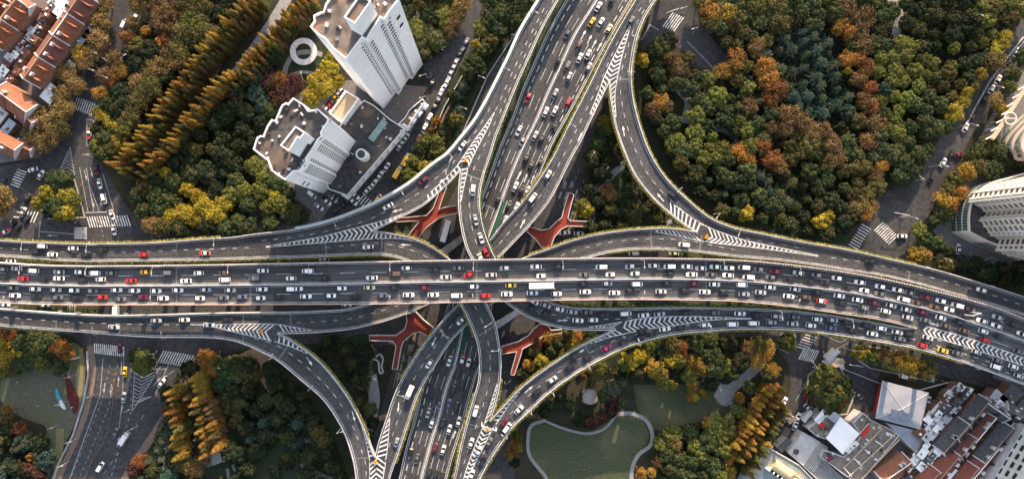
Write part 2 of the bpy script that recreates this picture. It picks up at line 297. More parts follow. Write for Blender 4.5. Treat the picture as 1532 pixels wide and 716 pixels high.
LN['CM2'] = [(555,346),(500,356),(440,364),(397.7,369),(306,372.5),(230,375.4),(193,377),(80.6,375.6),(20,372),(-60,367)]
LN['R1n'] = [(748,566),(749,539),(747,519),(740,483),(725.5,451.5),(703,415),(672,388),(642,367.6),(615,356.5),(581,349),(555,346)]
LN['R1n2'] = [(733,629),(744,590),(748,566)]
LN['R1s'] = [(673,735),(680,713),(690,666),(701,622),(710,592),(716,570),(718,545),(717,526),(712.5,505),(701,476),(688,452),(655,412),(611,390),(595,384.5),(577,381),(555,380),(497,382),(440,384.3),(407,385),(350,387),(306,388),(220,389),(115,389.5),(57,386),(0,382),(-60,377)]
LN['CM8'] = [(691,735),(697,716),(706,688),(718,660),(733,629)]
LN['Fn'] = [(733,629),(755,605.5),(777,582),(800.6,562.7),(829,542.5),(855,525),(876.7,513),(898,503),(920.6,492.5)]
LN['Fs'] = [(708,735),(716.5,716),(729,692),(750,660),(763.7,640),(790.5,614),(822,585),(859,558.6),(900,535),(940,516),(976,505.5),(1012,498),(1055,494),(1098,491),(1145,490.7),(1197.6,493),(1255,500),(1305,508),(1369.6,520),(1427,536),(1484.7,556),(1532,573.5),(1600,602)]
LN['CM5'] = [(920.6,492.5),(960,486),(1000,479),(1040,476.5),(1080,475.5),(1125,476.4),(1174.5,479),(1229,483),(1263.7,487),(1314,495.8),(1347,502.5),(1389.7,513),(1428.5,524.6),(1469,537),(1509,551),(1600,586)]
LN['CM9'] = [(1369,490),(1440,511),(1500,531),(1532,541),(1600,567)]
LN['R3w'] = [(968,-25),(952,0),(924.5,46),(900,92),(882,129),(854.5,182),(827.6,236.5),(805,272),(781.6,303),(755,332),(732,361),(715,377),(690,397),(640,425),(590,443),(556,453),(523,462),(469,466),(440,467),(364,468),(306,469),(220,471.5),(158,472),(108,470),(57.6,466.5),(0,462),(-60,456)]
LN['CM3'] = [(981,-25),(967,0),(943,38),(928,75),(911,122)]
LN['R3e'] = [(911,122),(897.6,149),(882,182),(870,207.6),(854,236.5),(837,271),(821,300),(796,332),(770,360),(743,387),(700,420),(642,453),(610,467),(581.6,477),(560,483),(530,490),(487,495),(450,497),(416,497.5)]
LN['CM6'] = [(416,497.5),(385,494),(350,490),(318,487),(285,485.7),(234,485),(196,484.5),(119,482),(43,477),(0,473.5),(-60,468)]
LN['Go'] = [(536,745),(534,716),(530,689),(516,646),(487,599),(451.5,567),(415,537),(392.7,525),(371,515),(349.5,508),(328,504.7),(306,503.5),(220,502.5),(115,494.6),(57.6,491),(0,486),(-60,480)]
LN['Gi'] = [(562,683),(558.7,678),(544,638.7),(526.6,603),(505,571),(476.5,538.6),(444,513.6),(416,497.5)]
LN['CM7'] = [(561,745),(562,716),(562,683)]
LN['R4w'] = [(562,683),(567.7,660),(578,628),(594.5,581.5),(623,531.5),(655,488.6),(686.6,454),(730,420),(780,388),(820,373),(854,361),(894,351),(928,346),(978,342),(1008,342.5),(1043,348)]
LN['R4e'] = [(577,745),(583,713),(595,678),(609,636),(624,592),(633.5,572),(652,543),(673,511),(701,481.7),(745,447),(800,420),(860,390),(880,384.5),(909,377),(945,372.5),(981,372),(1024,374),(1067,379),(1100,383),(1158,388),(1215,395),(1273,404.5),(1312,410),(1369.6,423),(1427,439),(1484.7,455.5),(1532,470.6),(1600,494)]
LN['Co'] = [(994,-25),(980,0),(964,26),(953,52.5),(946,85),(943,111),(945,143),(954.6,184.6),(972,231),(995,267),(1028,300),(1062,327),(1095.6,341),(1138,350),(1199,362.5),(1266,374),(1333,389),(1400,404.5),(1467.6,424.6),(1532,445),(1600,468)]
LN['Ci'] = [(911,122),(914.7,155.7),(922,193),(936,232),(951,263.6),(975,294),(1001.6,319),(1025,337),(1043,348)]
LN['CM4'] = [(1043,348),(1075,357),(1110,366),(1160,374),(1225,383),(1290,391.5),(1350,404),(1420,422),(1490,443),(1532,457),(1600,480)]
LN['Mn'] = [(-60,390),(0,393),(57,396.5),(115,398),(220,397.6),(335,396),(440,394),(550,392),(660,390),(770,388),(880,386.7),(995,386.7),(1100,389.4),(1158,394),(1215,400.5),(1273,409),(1312,416),(1370,429),(1427,443.5),(1485,460),(1532,478),(1600,504)]
LN['Mm'] = [(-60,420),(0,423),(57,425.5),(115,427),(220,427),(335,426.2),(440,425),(550,423.3),(660,421.2),(770,420),(880,418),(995,417),(1100,419.5),(1158,424),(1215,430),(1273,437.6),(1316,446),(1369.6,458),(1427,473.5),(1485,493),(1532,510),(1600,536)]
LN['Ms'] = [(-60,448),(0,451),(57,453.5),(115,454.5),(220,454.5),(335,454.5),(440,454),(550,453.5),(660,451.5),(770,449),(880,447),(995,447),(1100,449.3),(1158,454.5),(1200,459.5),(1255,467.5),(1312,476),(1350,485),(1369,490)]
LN['Nw'] = [(862,-25),(848,0),(819,52),(801,92),(783,133),(765,182),(749,219),(729,274),(710,325),(690,390),(670,460),(650,525),(635,570),(622,620),(607,674),(598,716),(590,745)]
LN['Nm'] = [(905,-25),(893.5,0),(861,52),(842,92),(819,142),(801,184),(781,224),(760,274),(740,330),(715,400),(697,470),(682,540),(668,579),(656,625),(646,657),(630,716),(623,745)]
LN['Ne'] = [(958,-25),(945,0),(919,44),(892,92),(871,133),(843,184),(827,212),(803,267),(780,310),(762,350),(750,390),(738,440),(728,500),(714,552),(703,590),(690,639),(676,683),(667,716),(659,745)]
def ext_(v):
    v = list(v)
    for e in (0, -1):
        a, b = v[e], v[1 if e == 0 else -2]
        if a[1] < -20 or a[1] > 730:
            d = math.dist(a, b); q = (a[0]+(a[0]-b[0])/d*85, a[1]+(a[1]-b[1])/d*85)
            v = [q]+v if e == 0 else v+[q]
    return v
LN = {k: smooth(ext_(v), 4.0) for k, v in LN.items()}
SP = {
 'AL': [(822,-25,16),(741,166,18),(690,240,19),(600,310,20),(540,345,20),(400,365,18.5),(300,370,18),(-60,360,17)],
 'R1': [(-60,375,17),(300,375,18),(400,372,18.5),(560,362,20),(640,385,21.6),(706,452,21.6),(735,530,20),(728,620,18),(690,735,17)],
 'R2': [(835,-25,16),(741,166,18),(695,250,19),(703,330,20.5),(730,389,22),(775,455,23),(830,475,23),(930,482,23),(1125,476,25),(1369,495,30),(1600,575,30)],
 'F': [(690,735,17),(733,630,18),(800,575,20),(922,496,23),(1125,480,25),(1369,500,30),(1600,588,30)],
 'R3': [(968,-25,14),(925,105,15),(850,230,16),(740,380,16),(640,460,16.5),(500,485,17),(410,490,17),(-60,475,17)],
 'C': [(985,-25,14),(930,105,15),(930,180,15),(980,280,16),(1050,350,17),(1225,382,18),(1600,480,22)],
 'R4': [(1600,480,22),(1225,384,18),(1050,352,17),(900,362,17),(790,392,16),(690,460,16),(620,570,16),(570,690,15),(565,745,15)],
 'G': [(-60,470,17),(410,497,17),(480,562,16.5),(550,680,15),(558,745,15)],
 'M': [(-60,425,30),(1600,540,30)], 'N': [(900,-25,9),(640,745,9)],
}
def cat_(*ks):
    out = []
    for k in ks:
        seg = LN[k[1:]][::-1] if k[0] == '-' else LN[k]
        if out and abs(out[-1][0]-seg[0][0])+abs(out[-1][1]-seg[0][1]) < 2: seg = seg[1:]
        out += seg
    return out
# strip: name -> (left polyline, right polyline, spine, traffic runs along the listed direction?)
STRIPS = {
 'AL': (LN['AW'], cat_('CM1', 'ALs', 'CM2'), 'AL', 1),
 'R2': (cat_('CM1', 'R2w', 'CM5'), cat_('AE', 'CM9'), 'R2', 1),
 'R1': (LN['R1s'], cat_('CM8', 'R1n2', 'R1n', 'CM2'), 'R1', 1),
 'F': (cat_('CM8', 'Fn', 'CM5'), LN['Fs'], 'F', 1),
 'R3': (LN['R3w'], cat_('CM3', 'R3e', 'CM6'), 'R3', -1),
 'C': (cat_('CM3', 'Ci', 'CM4'), LN['Co'], 'C', -1),
 'R4': (cat_('-CM4', '-R4w', '-CM7'), LN['R4e'][::-1], 'R4', 1),
 'G': (cat_('-CM6', '-Gi', '-CM7'), LN['Go'][::-1], 'G', 1),
 'MN': (LN['Mn'], LN['Mm'], 'M', -1),
 'MS': (LN['Mm'], cat_('Ms', 'CM9'), 'M', 1),
 'NL': (LN['Nw'], LN['Nm'], 'N', 1),
 'NR': (LN['Nm'], LN['Ne'], 'N', -1),
}
SHARED_SP = {'CM1': 'AL', 'CM2': 'R1', 'CM8': 'F', 'CM5': 'F', 'CM3': 'C', 'CM4': 'C', 'CM6': 'G', 'CM7': 'R4', 'CM9': 'M'}
ZMAP = {}
for k, spn in SHARED_SP.items():
    for p in LN[k]: ZMAP.setdefault((round(p[0], 3), round(p[1], 3)), spine_z(SP[spn], *p))
def wpt(p, sp):
    z = ZMAP.get((round(p[0], 3), round(p[1], 3)))
    if z is None: z = spine_z(SP[sp], *p)
    return P(p[0], p[1], z)
def zipper(L, R):
    i = j = 0; f = []; nL, nR = len(L), len(R)
    while i < nL-1 or j < nR-1:
        if i == nL-1: adv = 1
        elif j == nR-1: adv = 0
        else: adv = 0 if (L[i+1]-R[j]).length < (L[i]-R[j+1]).length else 1
        if adv == 0: f.append((i, nL+j, i+1)); i += 1
        else: f.append((i, nL+j, nL+j+1)); j += 1
    return f
BV = {}; SW = {}
for k, (L, R, sp, d) in STRIPS.items():
    l = [wpt(p, sp) for p in L]; r = [wpt(p, sp) for p in R]; SW[k] = (l, r)
    BV[k] = BVHTree.FromPolygons([tuple(v) for v in l+r], zipper(l, r))
def camhit(px, py, keys):
    d = (P(px, py, 0)-Vector((0, 0, H))).normalized(); best = None
    for k in keys:
        h = BV[k].ray_cast(Vector((0, 0, H)), d)
        if h[0] is not None and (best is None or h[3] < best[1]): best = (h[0], h[3], k)
    return best
def drop(x, y, keys):
    z = None
    for k in keys:
        h = BV[k].ray_cast(Vector((x, y, 100)), Vector((0, 0, -1)))
        if h[0] is not None and (z is None or h[0].z > z): z = h[0].z
    return z
NAMES = {
 'M': ('long straight main flyover, topmost deck crossing the picture with dense traffic', 'main flyover', ['MN', 'MS']),
 'N': ('wide lower motorway deck running under the main flyover between ramps', 'lower motorway', ['NL', 'NR']),
 'AL': ('curved slip road sweeping below the white towers towards the west', 'ramp below the white towers', ['AL']),
 'R1': ('curved slip road passing under the main flyover just left of the middle', 'ramp left of the middle', ['R1']),
 'R2': ('curved slip road from the top centre bending under the main flyover to the east', 'ramp from the top centre', ['R2']),
 'F': ('curved slip road rising from bottom centre past the round pavilion park', 'ramp past the pavilion park', ['F']),
 'R3': ('straight slip road beside the lower motorway bending off to the west below', 'ramp right of the lower motorway', ['R3']),
 'C': ('curved slip road hugging the large autumn park on the upper side', 'ramp along the autumn park', ['C']),
 'R4': ('slip road arching past the small wooded triangle then under the main flyover', 'ramp arching under the middle', ['R4']),
 'G': ('curved slip road bending round the dark garden to the bottom edge', 'ramp round the dark garden', ['G']),
}
FLY = {}; STRIP_FLY = {}
for k, (lab, short, keys) in NAMES.items():
    pts = sum((SW[q][0]+SW[q][1] for q in keys), [])
    c = sum(pts, Vector())/len(pts)
    e = empty('flyover' if k != 'N' else 'motorway', (c.x, c.y, 0)); tag(e, lab, 'flyover', 'elevated roads of the interchange')
    FLY[k] = e
    for q in keys: STRIP_FLY[q] = k
THICK = {'M': 2.0}
for k, (L, R, sp, d) in STRIPS.items():
    l, r = SW[k]; f = zipper(l, r); par = FLY[STRIP_FLY[k]]
    def up(f, vs): return [t if (vs[t[1]]-vs[t[0]]).cross(vs[t[2]]-vs[t[0]]).z > 0 else t[::-1] for t in f]
    f = up(f, l+r)
    ro = mesh('road_surface', l+r, f, DECK_M if k in ('MN', 'MS') else DECK, par)
    us = []
    for line, vv in ((l, 0.0), (r, 1.0)):
        acc = 0.0
        for i, p in enumerate(line):
            if i: acc += (p-line[i-1]).length
            us.append((acc, vv))
    uvl = ro.data.uv_layers.new(name='UVMap')
    for lp in ro.data.loops: uvl.data[lp.index].uv = us[lp.vertex_index]
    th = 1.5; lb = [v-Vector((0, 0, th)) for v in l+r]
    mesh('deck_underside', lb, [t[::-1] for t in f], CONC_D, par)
def wall_strip(name, pts, side, w, z0, z1, mat, par, inner=0.0, color=None):
    """rectangular wall following pts; side=+1 left of travel; from z0 to z1 above road"""
    n = len(pts); vs = []
    for i, p in enumerate(pts):
        d = pts[min(i+1, n-1)]-pts[max(i-1, 0)]; d.z = 0; d.normalize(); q = Vector((-d.y, d.x, 0))*side
        for o, z in ((inner, z0), (inner, z1), (inner+w, z1), (inner+w, z0)): vs.append(p+q*o+Vector((0, 0, z)))
    fs = []
    for i in range(n-1):
        for a in range(4):
            b = (a+1) % 4; q = (4*i+a, 4*i+b, 4*i+4+b, 4*i+4+a); fs.append(q if side > 0 else q[::-1])
    fs += [(0, 3, 2, 1), (4*n-4, 4*n-3, 4*n-2, 4*n-1)]
    return mesh(name, vs, fs, mat, par, color)
def outward(pts, other):
    m = len(pts)//2; d = pts[min(m+1, len(pts)-1)]-pts[m-1]; q = Vector((-d.y, d.x, 0)); o = min(other, key=lambda v: (v-pts[m]).length)
    return 1 if (pts[m]-o).dot(q) > 0 else -1
# outer edges with a parapet: (edge line, flyover, strip, height, hedge ranges in photo x or y)
EDGES = [('AW', 'AL', 'AL', 1.5, [(-60, 330)]), ('ALs', 'AL', 'AL', 1.1, []), ('AE', 'R2', 'R2', 1.1, [(700,860),(812,1370)]), ('R2w', 'R2', 'R2', 1.1, []),
 ('R1n', 'R1', 'R1', 1.2, [(590, 670)]), ('R1n2', 'R1', 'R1', 1.1, [(700, 780)]), ('R1s', 'R1', 'R1', 1.1, [(-60, 600), (660, 712)]), ('Fn', 'F', 'F', 1.2, [(733, 900)]), ('Fs', 'F', 'F', 1.1, [(716, 1440)]),
 ('R3w', 'R3', 'R3', 1.3, [(780, 960)]), ('R3e', 'R3', 'R3', 1.1, []), ('Ci', 'C', 'C', 1.1, [(911, 1040)]), ('Co', 'C', 'C', 1.3, [(940, 1370)]), ('R4w', 'R4', 'R4', 1.2, [(600, 650), (790, 1030)]),
 ('R4e', 'R4', 'R4', 1.1, [(590, 640), (900, 1490)]), ('Go', 'G', 'G', 1.1, [(-60, 90)]), ('Gi', 'G', 'G', 1.2, [(430, 550)]),
 ('Mn', 'M', 'MN', 1.0, []), ('Ms', 'M', 'MS', 1.1, []), ('Nw', 'N', 'NL', 1.1, [(640, 850)]), ('Ne', 'N', 'NR', 1.1, [(640, 940)])]
HEDGE_Q = {}
def hedge_leaves(pts, side, w, h, dens, off, lo=0.0):
    vs = []
    for a, b in zip(pts, pts[1:]):
        d = b-a; L = d.length
        if L < 1e-3: continue
        d2 = Vector((d.x, d.y, 0)).normalized(); q = Vector((-d2.y, d2.x, 0))*side
        for _ in range(max(1, int(L*dens))):
            t = random.random(); u = random.random(); c = a+d*t+q*(off+w*u)+Vector((0, 0, lo+h*(0.35+.65*random.random())*(1-abs(u-.5)*.8)))
            s = random.uniform(.14, .30); nrm = (Vector((random.gauss(0, .6), random.gauss(0, .6), 1))).normalized(); e1 = nrm.orthogonal().normalized()*s; e2 = nrm.cross(e1).normalized()*s
            vs += [c-e1-e2, c+e1-e2, c+e1+e2, c-e1+e2]
    return vs
for ln, fk, st, hgt, hr in EDGES:
    sp = STRIPS[st][2]; pts = [wpt(p, sp) for p in LN[ln]]; l, r = SW[st]
    other = r if min((v-pts[len(pts)//2]).length for v in l) < min((v-pts[len(pts)//2]).length for v in r) else l
    sd_ = outward(pts, other)
    wall_strip('parapet', pts, sd_, .34, -1.7, hgt, CONC, FLY[fk])
    for lo, hi in hr:
        runs = [[]]
        for p, v in zip(LN[ln], pts):
            if lo <= p[0] <= hi: runs[-1].append(v)
            elif runs[-1]: runs.append([])
        for seg in runs:
            if len(seg) < 3: continue
            HEDGE_Q.setdefault(fk, []).extend(hedge_leaves(seg, sd_, .75, .75, 22, .36, .25)); wall_strip('planter_box', seg, sd_, .7, -.2, .5, CONC_D, FLY[fk], inner=.345)
for fk, vs in HEDGE_Q.items():
    o = mesh('planter_hedge', vs, [(4*i, 4*i+1, 4*i+2, 4*i+3) for i in range(len(vs)//4)], LEAF, FLY[fk], (.22, .20, .05) if fk not in ('N', 'R2') else (.08, .12, .035)); o['kind'] = 'stuff'
# noise barrier on the north edge, barrier on the median
pts = [wpt(p, 'M') for p in LN['Mn']]
ORANGE = noise_mat('barrier_panel', (.42,.20,.13), (.55,.30,.2), .8, .6); PINK = noise_mat('barrier_cap', (.55,.50,.48), (.65,.6,.58), 1, .6)
wall_strip('noise_barrier', pts, 1, .12, 1.0, 2.3, ORANGE, FLY['M'], inner=.02)
b = MB(); caps = []
for a, c in zip(pts, pts[1:]):
    L = (c-a).length; n = int(L/1.15+.5)
    for i in range(max(1, n)):
        caps.append(a+(c-a)*((i+.5)/max(1, n)))
caps.sort(key=lambda p: abs(p.x))
for i, p in enumerate(caps):
    if i < 100: q = MB(); q.box((p.x, p.y+.12, p.z+2.33), (.55, .42, .22)); q.build('barrier_cap', PINK, FLY['M'])
    else: b.box((p.x, p.y+.12, p.z+2.33), (.55, .42, .22))
o = b.build('barrier_cap', PINK, FLY['M']); o['kind'] = 'stuff'
pts = [wpt(p, 'M') for p in LN['Mm']]
wall_strip('median_barrier', pts, 1, .5, 0, .9, CONC, FLY['M'], inner=-.25)
wall_strip('median_screen', pts, 1, .16, .9, 1.9, METAL, FLY['M'], inner=-.08)
pts = [wpt(p, 'N') for p in LN['Nm']]
q_ = [wpt(p, 'AL') for p in LN['AW'] if p[0] > 440 and p[1] > -20]
wall_strip('noise_barrier', q_, outward([wpt(p, 'AL') for p in LN['AW']], SW['AL'][1]), 1.25, 1.52, 1.62, noise_mat('pale_teal_panel', (.36,.41,.41), (.46,.51,.51), .8, .5), FLY['AL'], inner=-.1)
wall_strip('median_barrier', pts, 1, .6, 0, .9, CONC, FLY['N'], inner=-.3)
pts = [wpt(p, 'M') for p in LN['Ms']]; b = MB()
wall_strip('handrail', pts, -1, .1, 1.1, 1.5, ORANGE, FLY['M'], inner=.2)
# green wedge of the motorway median
def proj(L, z): return [P(x, y, z) for x, y in L]
flat('green_median', [(752,302),(757,302),(748,332),(735,360),(728,360),(741,330)], 9.08, GREENPAD, FLY['N'])
flat('green_median', [(701,470),(712,470),(701,500),(684,545),(680,545),(690,505)], 9.08, GREENPAD, FLY['N'])
# piers
for k, (L, R, sp, d) in STRIPS.items():
    if k in ('MS', 'NR'): continue
    l, r = SW[k]; acc = 12
    line = SW[k][1] if k in ('MN', 'NL') else [(a+min(r, key=lambda v: (v-a).length_squared))/2 for a in l]
    for a, c in zip(line, line[1:]):
        acc += (c-a).length
        if acc > 28 and abs(a.y) < 130 and abs(a.x) < 260:
            blocked = False
            for ox, oy in ((0, 0), (2, 0), (-2, 0), (0, 2), (0, -2)):
                for kk in BV:
                    h = BV[kk].ray_cast(Vector((a.x+ox, a.y+oy, a.z-1.8)), Vector((0, 0, -1)))
                    if h[0] is not None: blocked = True
            if blocked: continue
            acc = 0; b = MB(); b.box((a.x, a.y, (a.z-2.6)/2), (1.8, 1.8, a.z-2.6)); 
            dd = (c-a).normalized(); rz = math.atan2(dd.y, dd.x)+math.pi/2
            b.box((a.x, a.y, a.z-2.05), (5.5, 1.6, 1.09), rz); b.build('pier', CONC_D, FLY[STRIP_FLY[k]])
# ------------------------------------------------------------------ painted lines
def midline(k, t):
    l, r = SW[k]; rr = np.array([tuple(v) for v in r]); out = []
    for a in l:
        i = int(np.argmin(((rr-np.array(a))**2).sum(1))); out.append(a*(1-t)+r[i]*t)
    return out
def resample(pts, step):
    out = [pts[0]]; acc = 0; 
    for a, b in zip(pts, pts[1:]):
        L = (b-a).length
        while acc+L >= step and L > 1e-6:
            t = (step-acc)/L; a = a+(b-a)*t; out.append(a.copy()); L = (b-a).length; acc = 0
        acc += L
    return out
def stroke(mb, pts, w, dz=.05, surf=None):
    n = len(pts)
    if n < 2: return
    vs = []
    for i, p in enumerate(pts):
        d = pts[min(i+1, n-1)]-pts[max(i-1, 0)]; d.z = 0
        if d.length < 1e-6: d = Vector((1, 0, 0))
        d.normalize(); q = Vector((-d.y, d.x, 0))*w/2
        for s in (q, -q):
            v = p+s
            if surf:
                z = drop(v.x, v.y, surf)
                if z is not None: v = Vector((v.x, v.y, z))
            vs.append(v+Vector((0, 0, dz)))
    mb.add(vs, [(2*i, 2*i+1, 2*i+3, 2*i+2) for i in range(n-1)])
MARK = {k: MB() for k in FLY}
def dashed(k, t, dash, gap, w, y0=None, x0=None, keep=None):
    pts = resample(midline(k, t), 1.0); per = dash+gap; mb = MARK[STRIP_FLY[k]]
    i = 0
    while (i+1)*per < len(pts):
        a = int(i*per); seg = pts[a:a+int(dash)+1]; i += 1
        if keep:
            x, y = PX(seg[0])
            if not keep(x, y): continue
        stroke(mb, seg, w, .05, [k])
def solid(k, t, w, keep=None, inset=0):
    pts = resample(midline(k, t), 2.5)
    segs = [[]]
    for p in pts:
        if keep is None or keep(*PX(p)): segs[-1].append(p)
        elif segs[-1]: segs.append([])
    for s in segs: stroke(MARK[STRIP_FLY[k]], s, w, .05, [k])
def edge_line(ln, st, fk, dist, w=.16, keep=None):
    sp = STRIPS[st][2]; pts = [wpt(p, sp) for p in LN[ln]]; l, r = SW[st]
    other = r if min((v-pts[len(pts)//2]).length for v in l) < min((v-pts[len(pts)//2]).length for v in r) else l
    s = -outward(pts, other); n = len(pts); q = []
    for i, p in enumerate(pts):
        d = pts[min(i+1, n-1)]-pts[max(i-1, 0)]; d.z = 0; d.normalize(); q.append(p+Vector((-d.y, d.x, 0))*s*dist)
    if keep: q = [p for p in q if keep(*PX(p))]
    stroke(MARK[fk], q, w, .05, [st])
for ln, fk, st, hgt, hr in EDGES: edge_line(ln, st, fk, .55, .17)
edge_line('Mm', 'MN', 'M', .75); edge_line('Mm', 'MS', 'M', .75); edge_line('Nm', 'NL', 'N', .7); edge_line('Nm', 'NR', 'N', .7)
for k in ('MN', 'MS'): dashed(k, .5, 6, 7, .17)
dashed('MS', .5, 3, 3, .15, keep=lambda x, y: x > 1400)
for t in (.5, .78): dashed('NL', t, 6, 7, .16)
dashed('NL', .22, 3, 2, .3)
for t in (.27, .52, .76): dashed('NR', t, 6, 7, .16)
dashed('NR', .85, 3, 2, .28, keep=lambda x, y: y < 250)
far = lambda pts, d: (lambda x, y: all((x-a)**2+(y-b)**2 > d*d for a, b in pts))
dashed('AL', .5, 2, 3.3, .17, keep=lambda x, y: 395 < x < 740)
dashed('R1', .5, 2, 3.3, .16, keep=lambda x, y: x > 480)
dashed('R2', .5, 2, 3.3, .16, keep=lambda x, y: x < 960 or x > 1378)
dashed('R3', .5, 2, 3.3, .17, keep=lambda x, y: x > 440 and (y > 60))
dashed('C', .5, 2, 3.3, .16, keep=lambda x, y: x < 1190)
dashed('R4', .5, 2, 3.3, .16, keep=lambda x, y: x < 1120)
dashed('G', .5, 2, 3.3, .2, keep=lambda x, y: x > 370)
dashed('F', .5, 2, 3.3, .16, keep=lambda x, y: x < 1060 or x > 1378)
def dash_line(ln, st, keep):
    sp = STRIPS[st][2]; pts = resample([wpt(p, sp) for p in LN[ln]], 1.0); i = 0
    while (i*5.3+3) < len(pts):
        seg = pts[int(i*5.3):int(i*5.3)+3]; i += 1
        if keep(*PX(seg[0])): stroke(MARK[STRIP_FLY[st]], seg, .18, .05, [st])
dash_line('CM1', 'AL', lambda x, y: y < 160); dash_line('CM2', 'R1', lambda x, y: x < 392); dash_line('CM6', 'G', lambda x, y: x < 282)
dash_line('CM5', 'F', lambda x, y: x > 1135); dash_line('CM4', 'C', lambda x, y: x > 1232); dash_line('CM3', 'C', lambda x, y: y < 30)
def stroke_m(fk, pts, w):
    b = MB(); stroke(b, pts, w, .06); b.build('chevron_marking', PAINT, FLY[fk])
def gp(pl, sp, keys): return [Vector((*P(x, y, spine_z(SP[sp], x, y))[:],)) for x, y in pl]
def at_len(pts, s):
    tot = [0]
    for a, b in zip(pts, pts[1:]): tot.append(tot[-1]+(b-a).length)
    t = s*tot[-1]
    for i in range(len(pts)-1):
        if t <= tot[i+1] or i == len(pts)-2:
            u = (t-tot[i])/max(1e-6, tot[i+1]-tot[i]); return pts[i].lerp(pts[i+1], u)
def gore(fk, sp, keys, A, B, apex, pitch=2.0, w=.75):
    """A and B run from the tip of the gore to its nose; apex=+1 points to the nose"""
    a = gp(smooth(A, 5), sp, keys); b = gp(smooth(B, 5), sp, keys); mb = MB()
    stroke(mb, resample(a, 2), .28, .06, keys); stroke(mb, resample(b, 2), .28, .06, keys)
    L = sum((q-p).length for p, q in zip(a, a[1:])); n = int(L/pitch)
    for i in range(1, n):
        s = i/n; pa = at_len(a, s); pb = at_len(b, s); wd = (pa-pb).length
        if wd < .7: continue
        dirn = (at_len(a, min(1, s+.02))-at_len(a, max(0, s-.02))); dirn.z = 0; dirn.normalize()
        c = (pa+pb)/2+dirn*apex*wd*.42
        stroke2(mb, pa, c, pb, dirn, w*min(1, wd/3+.35), keys)
    mb.build('chevron_marking', PAINT, FLY[fk])
def stroke2(mb, pa, c, pb, d, w, keys):
    vs = []
    for p in (pa, pa.lerp(c, .5), c, pb.lerp(c, .5), pb):
        for s in (-.5, .5):
            v = p+d*w*s; z = drop(v.x, v.y, keys); vs.append(Vector((v.x, v.y, (z if z is not None else v.z)+.06)))
    mb.add(vs, [(2*i, 2*i+1, 2*i+3, 2*i+2) for i in range(4)])
def hatch(fk, sp, keys, A, B, lean=0, pitch=2.0, w=.7):
    a = gp(smooth(A, 5), sp, keys); b = gp(smooth(B, 5), sp, keys); mb = MB()
    stroke(mb, resample(a, 2), .26, .06, keys); L = sum((q-p).length for p, q in zip(a, a[1:])); n = max(1, int(L/pitch))
    for i in range(n+1):
        s = i/n; pa = at_len(a, s); s2 = s+lean*(pa-at_len(b, s)).length/L
        if not 0 <= s2 <= 1: continue
        pb = at_len(b, s2)
        if (pa-pb).length < .5: continue
        d = (at_len(a, min(1, s+.02))-at_len(a, max(0, s-.02))); d.z = 0; d.normalize(); vs = []
        for p in (pa, pa.lerp(pb, .5), pb):
            for q in (-.5, .5):
                v = p+d*w*q; z = drop(v.x, v.y, keys)
                vs.append(Vector((v.x, v.y, (z if z is not None else v.z)+.06)))
        mb.add(vs, [(0, 1, 3, 2), (2, 3, 5, 4)])
    mb.build('chevron_marking', PAINT, FLY[fk])
K = ['AL', 'R2']
gore('AL', 'AL', K, [(740,168),(722,193),(709,211),(692,236),(684,248)], [(740,168),(731,189),(720,210),(705.5,239),(700,252)], -1)
hatch('AL', 'AL', K, [(684,248),(660,273),(640,291)], [(689,254.5),(663,280),(642,299)]); hatch('R2', 'R2', K, [(700,252),(695,274),(690,300)], [(691,254),(689,274),(688,300)])
K = ['AL', 'R1']
gore('R1', 'R1', K, [(398,368.5),(480,354),(531,341),(562,333)], [(398,369.5),(491,362),(545,357.5),(562,356.5)], 1)
hatch('AL', 'AL', K, [(562,333),(588,325.5),(604,319)], [(560,343),(588,329.5),(604,321.5)], .5); hatch('R1', 'R1', K, [(562,356.5),(600,357),(628,362)], [(560,347.5),(590,351.5),(622,360)], .5)
K = ['R3', 'C']
gore('C', 'C', K, [(942,39),(915,92),(902,120)], [(943.5,39),(929,90),(923,120)], 1)
hatch('R3', 'R3', K, [(902,120),(893,145),(881,174)], [(910,124),(898.5,147),(884,176)], .5); hatch('C', 'C', K, [(923,120),(920,142),(922,180)], [(912.5,124),(915.5,150),(920.5,180)], .5)
K = ['C', 'R4']
gore('C', 'C', K, [(1224,382),(1160,369),(1110,358),(1065,342),(1054,337)], [(1224,383),(1160,374),(1110,368),(1062,362.5),(1048,360)], -1)
hatch('C', 'C', K, [(1054,337),(1030,322),(1003,302)], [(1043,346),(1024,334.5),(1000,315)], -.5); hatch('R4', 'R4', K, [(1048,360),(1010,352),(976,346)], [(1040,349),(1008,344),(978,343.5)], .5)
K = ['R2', 'F']
gore('F', 'F', K, [(1124,476),(1084,474.5),(1026,473),(969,475),(930,481)], [(1124,476.8),(1070,478),(1012,486),(969,492),(938,498)], 1)
hatch('R2', 'R2', K, [(930,481),(905,485.5),(878,489)], [(919,490.5),(900,491),(882,491.2)], .5); hatch('F', 'F', K, [(938,498),(912,504),(886,513)], [(922,494),(903,503),(882,513.5)], -.5)
K = ['R3', 'G']
gore('G', 'G', K, [(312,485.5),(364,484),(400,484),(418,485)], [(312,486),(349.5,496),(385.5,504.7),(410,510)], -1)
stroke_m('G', resample(W3([(284,485.2),(314,485.6)], SP['G']), 2), .3)
hatch('R3', 'R3', K, [(418,485),(440,489),(468,493.5)], [(420,496),(440,496),(468,494.8)], .5); hatch('G', 'G', K, [(410,510),(440,520),(458,528.5)], [(417,500),(440,514.5),(458,527)], -.5)
K = ['G', 'R4']
gore('G', 'R4', K, [(553,745),(553,716),(553,688)], [(570,745),(573,716),(578,686)], 1)
